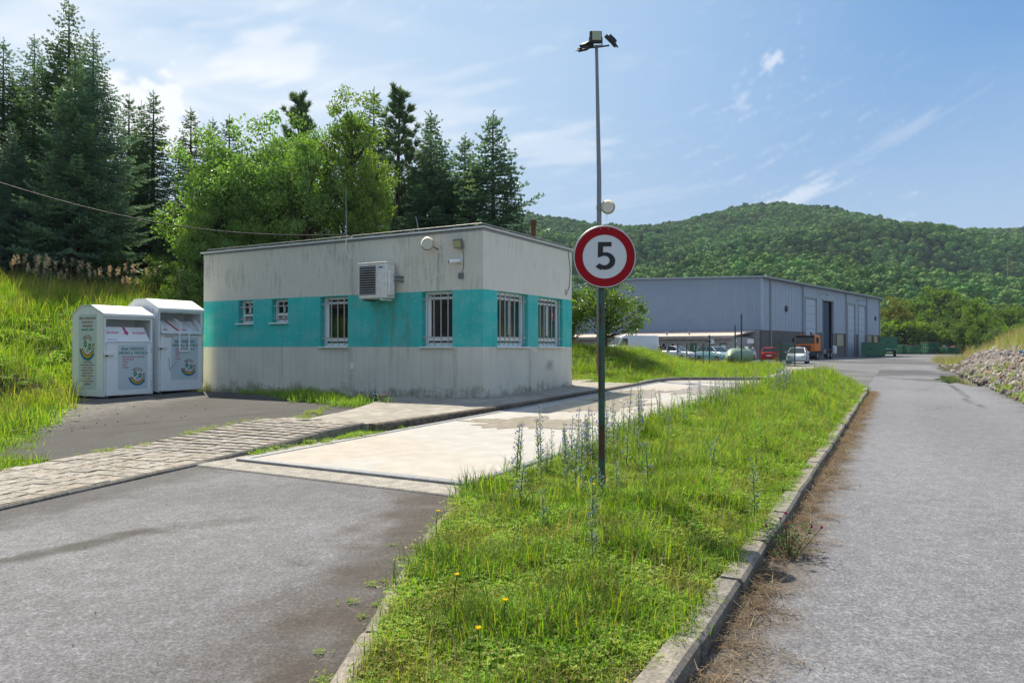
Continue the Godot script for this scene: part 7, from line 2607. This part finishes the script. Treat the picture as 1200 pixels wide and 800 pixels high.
	for k in 2:
		var top := Vector3(pr.randf_range(-0.2, 0.25), pr.randf_range(1.15, 1.5), pr.randf_range(-0.2, 0.2))
		var foot := Vector3(pr.randf_range(-0.08, 0.08), 0, pr.randf_range(-0.08, 0.08))
		mb.tube([foot, foot.lerp(top, 0.6) + Vector3(0, 0.12, 0), top], [0.006, 0.005, 0.003], 4, false)
		for q in 24:
			var t := pr.randf()
			var o := top + Vector3(0, -0.34 * t + 0.05, 0) + rnd_dir(pr) * 0.045 * (0.4 + t)
			var dd2 := (rnd_dir(pr) + Vector3.UP * 1.2).normalized()
			leaf_tri(mb, o, dd2, dd2.cross(rnd_dir(pr)).normalized(), 0.10, 0.014, vary(Color(0.60, 0.50, 0.38), pr, 0.25))
	var plume := mb.mesh()
	var pl := []
	for k in 46:
		var bear := rng.randf_range(-20.0, 235.0)
		var dd := rng.randf_range(27.5, 31.0) if bear < 110.0 else rng.randf_range(28.0, 32.0)
		if bear > 110.0 and rng.randf() < 0.45: continue
		var x := (bear - 600.0) / 880.0 * dd
		if on_grass(x, dd) and gh(x, dd) > 2.6:
			pl.append([stand(P(x, gh(x, dd) - 0.05, dd), rng.randf_range(0.65, 1.1)), Color.WHITE])
	scatter("reed_grass", plume, M.dry, pl, "pinkish dry reed grass plumes along the top of the bank")
	# weeds in the joints: along the office wall, in front of the kerb, along the paving
	var weeds := [[], []]
	for k in 130:
		var t := rng.randf()
		var p := site(lerpf(-7.6, -3.6, t) + rng.randfn() * 0.25, 0, lerpf(7.9, 6.3, t) + rng.randfn() * 0.3)
		weeds[0].append([stand(p + Vector3(0, 0.14, 0), rng.randf_range(0.35, 0.75)), Color.WHITE])
	for k in 26:
		var p := site(rng.randf_range(-9.6, -7.0), 0, rng.randf_range(7.7, 8.25))
		weeds[0].append([stand(p + Vector3(0, 0.14, 0), rng.randf_range(0.25, 0.6)), Color.WHITE])
	for k in 70:
		var s := rng.randf_range(0.4, 3.4)
		if rng.randf() < 0.5: s = rng.randf_range(2.0, 2.9)
		var p := site(rng.randf_range(-0.44, -0.10), 0.02 * s + 0.01, s)
		weeds[1].append([stand(p, rng.randf_range(0.7, 1.5)), Color(1.0, 1.0, 0.9)])
	for k in 26:
		var t := rng.randf_range(0.45, 1.0)
		var c := lerp_path(STRIP_FAR, t) + Vector2(rng.randf_range(-0.1, 0.12), rng.randf_range(-0.05, 0.1))
		weeds[1].append([stand(P(c.x, strip_height(c.x, c.y), c.y), rng.randf_range(0.5, 1.1)), Color(1.1, 1.0, 0.8)])
	for k in 60:
		var u := rng.randf()
		var p := site(-2.0 - u * 2.6, 0.12, 2.7 + u * 3.6 + rng.randfn() * 0.15)
		weeds[1].append([stand(p, rng.randf_range(0.4, 1.0)), Color(1.1, 1.0, 0.8)])
	for k in 14:
		var x := rng.randf_range(-0.95, -0.68)
		var dd := rng.randf_range(3.2, 5.6)
		weeds[1].append([stand(P(x, 0.0, dd), rng.randf_range(0.3, 0.6)), Color(1.0, 1.0, 0.8)])
	# along the foot of the rubble
	for k in 260:
		var ll := rng.randf_range(13.0, 44.0)
		var rr := 4.05 + rng.randf_range(-0.3, 0.9)
		if n1.get_noise_2d(ll * 0.5, 9.0) < 0.0: continue
		var x := 0.65 + 0.456 * ll + 0.89 * rr
		var dd := 3.02 + 0.89 * ll - 0.456 * rr
		weeds[0].append([stand(P(x, gh(x, dd), dd), rng.randf_range(0.35, 0.8)), Color(1.1, 1.0, 0.8)])
	scatter("weed_grass", tall[0], M.grass, weeds[0], "weeds growing at the foot of the office wall and the rubble")
	scatter("weed_grass", tufts[2], M.grass, weeds[1], "small weeds in the joints of the paving and kerbs")
	# withered clippings along the kerb
	var lm := MB.new()
	var lr := RandomNumberGenerator.new()
	lr.seed = 31
	for k in 34:
		var an := lr.randf() * TAU
		var o := Vector3(lr.randfn() * 0.05, lr.randf_range(0.0, 0.02), lr.randfn() * 0.05)
		var dr := Vector3(cos(an), lr.randf_range(-0.08, 0.22), sin(an)).normalized() * lr.randf_range(0.03, 0.11)
		var sd := Vector3(-sin(an), lr.randf_range(-0.4, 0.4), cos(an)).normalized() * lr.randf_range(0.0012, 0.0028)
		var cc := vary(straw[lr.randi() % 3], lr, 0.25)
		lm.tric(o - sd, o + sd, o + dr, cc, cc, cc, (dr.cross(sd).normalized() + Vector3.UP * 0.3).normalized())
	var clip := lm.mesh()
	var cs := []
	for k in 950:
		var ll := rng.randf_range(-2.0, 24.0)
		var w := 0.05 + 0.20 * (0.5 + 0.5 * n1.get_noise_2d(ll * 1.2, 4.0))
		var rr := absf(rng.randfn()) * w * 0.8
		if rr > 0.55: continue
		var x := 0.65 + 0.456 * ll + 0.89 * (rr + 0.02)
		var dd := 3.02 + 0.89 * ll - 0.456 * (rr + 0.02)
		var b := rng.randf_range(0.7, 1.2)
		cs.append([Transform3D(Basis(Vector3.UP, rng.randf() * TAU).scaled(Vector3(1, 1.0 + 1.2 * (1.0 - rr / 0.55), 1) * rng.randf_range(0.5, 1.2)), P(x, 0.012, dd)), Color(b, b, b)])
	scatter("grass_clippings", clip, M.dry, cs, "withered brown grass clippings along the road kerb")
	make_flowers()

func make_flowers() -> void:
	# viper's bugloss: upright stem, narrow leaves, blue flowers
	var variants := []
	for k in 4:
		var r := RandomNumberGenerator.new()
		r.seed = 300 + k
		var st := MB.new()
		var fl := MB.new()
		var H: float = [0.72, 0.58, 0.45, 0.36][k]
		var lean := Vector3(r.randf_range(-0.1, 0.1), 0, r.randf_range(-0.1, 0.1))
		st.col = Color(0.24, 0.30, 0.15)
		st.tube([Vector3(0, -0.03, 0), lean * 0.4 + Vector3(0, H * 0.5, 0), lean + Vector3(0, H, 0)], [0.006, 0.005, 0.002], 5, false)
		for q in 90:
			var t := r.randf()
			var o := (lean * t * t) + Vector3(0, H * t, 0)
			var an := r.randf() * TAU
			var d := Vector3(cos(an), r.randf_range(0.1, 0.9), sin(an)).normalized()
			var l := lerpf(0.11, 0.03, t) * r.randf_range(0.6, 1.2)
			leaf_tri(st, o, d, d.cross(Vector3.UP).normalized(), l, l * 0.12, vary(Color(0.30, 0.38, 0.22), r, 0.2))
		for q in int(H * 34.0):
			var t := r.randf_range(0.30, 0.98)
			var o := (lean * t * t) + Vector3(0, H * t, 0)
			var an := r.randf() * TAU
			var d := Vector3(cos(an), 0.5, sin(an)).normalized()
			var c := o + d * lerpf(0.05, 0.015, t)
			for e in 3:
				var dd := (d + rnd_dir(r) * 0.7).normalized()
				leaf_tri(fl, c, dd, dd.cross(rnd_dir(r)).normalized(), 0.018, 0.007, vary(Color(0.20, 0.25, 0.58) if r.randf() < 0.85 else Color(0.36, 0.28, 0.52), r, 0.25))
		variants.append([st.mesh(), fl.mesh()])
	rng.seed = 515
	var n := 0
	var spots := []
	# along the weighbridge edge and round the sign post
	for k in 84:
		var s := rng.randf_range(-0.6, 15.0) if k > 16 else rng.randf_range(-1.2, 3.4)
		var p := site((4.2 if s < 2.0 else 3.9) + absf(rng.randfn()) * 0.3, 0, s)
		spots.append([p.x, -p.z, 0 if k % 3 == 0 else 1])
	for k in 32:
		spots.append([0.76 + rng.randfn() * 0.75, 6.4 + rng.randfn() * 1.6, 1 + k % 3])
	for k in 18:
		var l := rng.randf_range(14.0, 23.0)
		spots.append([0.65 + 0.456 * l - 0.89 * rng.randf_range(0.3, 2.0), 3.02 + 0.89 * l + 0.456 * 0.9, 2 + k % 2])
	for e: Array in spots:
		if not in_verge(e[0], e[1]) or e[1] < 3.2: continue
		var root := base("bugloss_plant", P(e[0], verge_h(e[0], e[1]), e[1]), rng.randf() * TAU, "upright weed with small blue flowers growing in the verge grass", "plant", "blue-flowered weeds on the verge")
		obj("stem", variants[e[2]][0], M.grass, root)
		obj("flower_spike", variants[e[2]][1], M.petal, root).set_meta("kind", "stuff")
		root.scale = Vector3.ONE * rng.randf_range(0.55, 1.05)
		n += 1
	# a few yellow flower heads and one clump of red clover at the kerb
	for e: Array in [[-0.285, 3.75], [-0.04, 3.42], [-0.13, 3.1], [0.65, 5.9], [1.9, 8.8], [1.15, 9.0], [2.6, 10.5], [-0.5, 5.0]]:
		var h := verge_h(e[0], e[1])
		var root := base("yellow_flower", P(e[0], h, e[1]), rng.randf() * TAU, "single yellow flower head on a thin stalk in the verge", "flower", "yellow flowers in the verge")
		var st := MB.new()
		st.col = Color(0.12, 0.18, 0.05)
		st.tube([Vector3.ZERO, Vector3(0.01, 0.1, 0), Vector3(0.0, 0.19, 0.01)], [0.003, 0.003, 0.002], 5, false)
		obj("stalk", st, M.grass, root)
		var fl := MB.new()
		for q in 22:
			var an := TAU * q / 22.0
			var dir := Vector3(cos(an), 0.35 + 0.3 * (q % 3), sin(an)).normalized()
			leaf_tri(fl, Vector3(0, 0.19, 0.01), dir, dir.cross(Vector3.UP).normalized(), 0.018, 0.005, Color(0.85, 0.68, 0.03))
		obj("flower_head", fl, M.yellow_petal, root)
	var cx := 0.65 + 0.456 * 2.55 + 0.89 * 0.12
	var cd := 3.02 + 0.89 * 2.55 - 0.456 * 0.12
	var cl := base("red_clover", P(cx, 0.01, cd), 0.3, "clump of red clover growing out of the road kerb", "plant")
	var r := RandomNumberGenerator.new()
	r.seed = 90
	var lm := MB.new()
	var fm := MB.new()
	for k in 90:
		var o := Vector3(r.randfn() * 0.10, r.randf_range(0.02, 0.2), r.randfn() * 0.12)
		for q in 3:
			var an := q * TAU / 3.0 + k
			var dir := Vector3(cos(an), 0.3, sin(an)).normalized()
			leaf_tri(lm, o, dir, dir.cross(Vector3.UP).normalized(), 0.028, 0.012, vary(Color(0.06, 0.12, 0.025), r, 0.25))
	for k in 12:
		var t := Vector3(r.randfn() * 0.12, r.randf_range(0.16, 0.26), r.randfn() * 0.14)
		lm.col = Color(0.1, 0.13, 0.04)
		lm.tube([Vector3(t.x * 0.3, 0, t.z * 0.3), t], [0.003, 0.002], 4, false)
		if k < 7:
			for q in 30:
				var dir := (rnd_dir(r) + Vector3.UP * 0.4).normalized()
				leaf_tri(fm, t, dir, dir.cross(rnd_dir(r)).normalized(), 0.014, 0.004, vary(Color(0.40, 0.05, 0.17), r, 0.3))
	obj("leaves", lm, M.grass, cl)
	obj("flower_heads", fm, M.petal, cl).set_meta("kind", "stuff")


# ------------------------------------------------------------------ rubble
func make_rubble() -> void:
	rng.seed = 616
	var shapes := []
	for k in 4:
		var r := RandomNumberGenerator.new()
		r.seed = 700 + k
		var mb := MB.new()
		var g := []
		for j in 4:
			var row := []
			for i in 7:
				var th := PI * (j + 0.5) / 4.0
				var ph := TAU * i / 7.0
				row.append(Vector3(sin(th) * cos(ph), cos(th) * 0.7, sin(th) * sin(ph)) * r.randf_range(0.75, 1.2))
			g.append(row)
		mb.loft(g)
		shapes.append(mb.mesh())
	var tones := [Color(0.42, 0.39, 0.36), Color(0.30, 0.27, 0.245), Color(0.50, 0.46, 0.42), Color(0.34, 0.25, 0.20), Color(0.22, 0.20, 0.19)]
	var stone := grained(Color(1, 1, 1), grey_image(256, 0.05, 4, 0.6, 1.0, 111), 1.5, 0.95, 2.0, true)
	var spots := [[], [], [], []]
	for k in 15000:
		var l := 12.5 + 53.0 * pow(rng.randf(), 1.25)
		var r := rng.randf_range(3.7, 6.5)
		if r < 4.2 and rng.randf() < 0.75: continue
		var end := ss(54.0, 66.0, l)
		if rng.randf() < end: continue
		var x := 0.65 + 0.456 * l + 0.89 * r
		var d := 3.02 + 0.89 * l - 0.456 * r
		if x / d > 0.78: continue
		var s := 0.05 + 0.10 * pow(rng.randf(), 2.0) + (0.10 if rng.randf() < 0.03 else 0.0)
		var b := Basis(rnd_dir(rng), rng.randf() * TAU).scaled(Vector3.ONE * s)
		spots[k % 4].append([Transform3D(b, P(x, gh(x, d) + 0.03 + 0.05 * rng.randf(), d)), vary(tones[rng.randi() % 5], rng, 0.2)])
	for k in 4:
		scatter("rubble", shapes[k], stone, spots[k], "bank of broken stone rubble along the right road edge")
	# loose chips on the asphalt
	var chips := []
	for k in 150:
		var x: float
		var d: float
		if k % 2 == 0:
			x = rng.randf_range(-4.0, -0.7); d = rng.randf_range(3.0, 8.5)
		else:
			var l := rng.randf_range(0.0, 22.0)
			var r := rng.randf_range(0.1, 3.6)
			x = 0.65 + 0.456 * l + 0.89 * r; d = 3.02 + 0.89 * l - 0.456 * r
		var s := rng.randf_range(0.002, 0.005)
		chips.append([Transform3D(Basis(rnd_dir(rng), rng.randf() * TAU).scaled(Vector3.ONE * s), P(x, 0.008, d)), vary(tones[rng.randi() % 5], rng, 0.3)])
	for k in 60:
		var x := rng.randf_range(-9.6, -6.4)
		var d := rng.randf_range(11.5, 18.0)
		if q_of(x, d) > -5.0 or not Geometry2D.is_point_in_polygon(Vector2(x, d), hard[2]): continue
		var s := rng.randf_range(0.008, 0.02)
		chips.append([Transform3D(Basis(rnd_dir(rng), rng.randf() * TAU).scaled(Vector3.ONE * s), P(x, rise(x, d) + 0.02, d)), vary(tones[2], rng, 0.3)])
	scatter("stone_chips", shapes[0], stone, chips, "loose stone chips lying on the tarmac")
	# puddle at the rubble foot
	var mb := MB.new()
	var nn := noise(31, 1.0, 3)
	for a in 36:
		var p := []
		for q in 2:
			var an := TAU * (a + q) / 36.0
			var f := 1.0 + 0.5 * nn.get_noise_2d(cos(an) * 2.0, sin(an) * 2.0)
			var l := 36.5 + 5.5 * sin(an) * f
			var r := 3.3 + 0.85 * cos(an) * f
			p.append(P(0.65 + 0.456 * l + 0.89 * r, 0.012, 3.02 + 0.89 * l - 0.456 * r))
		mb.tri(P(0.65 + 0.456 * 36.5 + 0.89 * 3.3, 0.012, 3.02 + 0.89 * 36.5 - 0.456 * 3.3), p[0], p[1], Vector3.UP)
	struct("puddle", mb, M.water, "shallow puddle at the foot of the rubble")


# ------------------------------------------------------------------ wooded hills
func hill_h(x: float, d: float) -> float:
	# nearer shoulder and the main ridge behind it
	var r1 := 30.0 + 15.0 * exp(-pow((x - 128.0) / 85.0, 2.0))
	var front := r1 * ss(190.0, 390.0, d) * (1.0 - 0.75 * ss(394.0, 440.0, d))
	var r2 := 128.0 + 29.0 * exp(-pow((x - 284.0) / 95.0, 2.0)) + 16.0 * exp(-pow((x - 10.0) / 70.0, 2.0))
	var edge := 545.0 + 14.0 * sin(x * 0.021) + 9.0 * sin(x * 0.057)
	var back := r2 * (0.50 * ss(430.0, edge, d) + 0.50 * ss(525.0, 860.0, d)) * (1.0 - 0.5 * ss(900.0, 1300.0, d))
	return maxf(front * (1.0 - ss(520.0, 860.0, d)) + back, 0.0) - 1.0

func make_hills() -> void:
	var n1 := noise(801, 0.02, 4)
	var mb := MB.new()
	var sx := 14.0
	var nx := 100
	var nd := 80
	var P3 := func(i: int, j: int) -> Vector3:
		var x := -420.0 + i * sx + 0.0
		var d := 175.0 + j * sx
		return P(x, hill_h(x, d) + 3.0 * n1.get_noise_2d(x, d), d)
	for j in nd:
		for i in nx:
			var a: Vector3 = P3.call(i, j)
			var b: Vector3 = P3.call(i, j + 1)
			var c: Vector3 = P3.call(i + 1, j + 1)
			var e: Vector3 = P3.call(i + 1, j)
			var nn := (e - a).cross(b - a).normalized()
			if nn.y < 0: nn = -nn
			var col := Color(0.035, 0.055, 0.018)
			mb.tric(a, b, c, col, col, col, nn)
			mb.tric(a, c, e, col, col, col, nn)
	struct("hills", mb, M.soil, "broad wooded hills behind the yard")
	# crowns of the far forest
	rng.seed = 333
	var crowns := []
	for k in 3:
		var r := RandomNumberGenerator.new()
		r.seed = 900 + k
		var m := MB.new()
		for lump in 8:
			var lc := Vector3(0, 3.4, 0)
			var lr := 2.7
			if lump > 0:
				var u := rnd_dir(r)
				lc = Vector3(u.x * 2.0, 4.0 + absf(u.y) * 2.6 - 0.6, u.z * 2.0)
				lr = r.randf_range(1.2, 1.8)
			var core := []
			for j in 5:
				var row := []
				for i in 7:
					var th := PI * (j + 0.5) / 5.0
					var ph := TAU * i / 7.0
					row.append(lc + Vector3(sin(th) * cos(ph) * lr, cos(th) * lr, sin(th) * sin(ph) * lr) * r.randf_range(0.85, 1.1))
				core.append(row)
			m.col = vary(Color(0.095, 0.175, 0.042), r, 0.15)
			m.loft(core)
			for q in 16:
				var dd := rnd_dir(r)
				dd.y = absf(dd.y)
				var dir := (dd + rnd_dir(r) * 0.6).normalized()
				leaf_tri(m, lc + dd * lr * 0.9, dir, dir.cross(rnd_dir(r)).normalized(), r.randf_range(0.5, 0.9), 0.35, vary(Color(0.12, 0.21, 0.05), r, 0.25))
		crowns.append(m.mesh())
	var spots := [[], [], []]
	var shade := noise(802, 0.012, 3)
	var put := func(x: float, d: float, s: float) -> void:
		var v := shade.get_noise_2d(x, d)
		var v2 := shade.get_noise_2d(x * 4.0 + 50.0, d * 4.0)
		s *= 1.0 + 0.4 * v2
		var b := 1.0 + 0.55 * v + rng.randf_range(-0.18, 0.18)
		b *= 0.78 if v2 < -0.28 else 1.0
		var c := Color(b * rng.randf_range(0.8, 1.15), b, b * rng.randf_range(0.9, 1.3))
		if rng.randf() < 0.06: c = Color(b * 0.55, b * 0.62, b * 0.75)
		var bs := Basis(Vector3.UP, rng.randf() * TAU).scaled(Vector3(s, s * rng.randf_range(0.7, 1.05), s))
		spots[rng.randi() % 3].append([Transform3D(bs, P(x, hill_h(x, d) + 3.0 * n1.get_noise_2d(x, d) - 1.4, d)), c])
	var d := 205.0
	while d < 950.0:
		var step := lerpf(3.7, 4.6, clampf((d - 200.0) / 500.0, 0.0, 1.0))
		var x := -0.12 * d
		while x < 0.76 * d and not (d > 402.0 and d < 440.0):
			var edge := 545.0 + 14.0 * sin(x * 0.021) + 9.0 * sin(x * 0.057)
			if d > 402.0 and d < edge - 76.0:
				x += step
				continue
			put.call(x + rng.randf_range(-0.45, 0.45) * step, d + rng.randf_range(-0.45, 0.45) * step, rng.randf_range(0.62, 1.2) * step / 4.6)
			x += step
		d += step
	var labels := ["dense leafy forest covering the hills", "lighter crowns of the hillside forest", "mixed crowns of the hillside forest"]
	for k in 3:
		scatter("hill_forest", crowns[k], M.crown, spots[k], labels[k])


func _ready() -> void:
	rng.seed = 1
	make_camera_and_light()
	make_materials()
	make_terrain()
	make_hard_ground()
	make_hills()
	make_office()
	make_hall()
	make_containers()
	make_sign()
	make_lamp()
	make_yard_things()
	make_trees()
	make_grass()
	make_rubble()
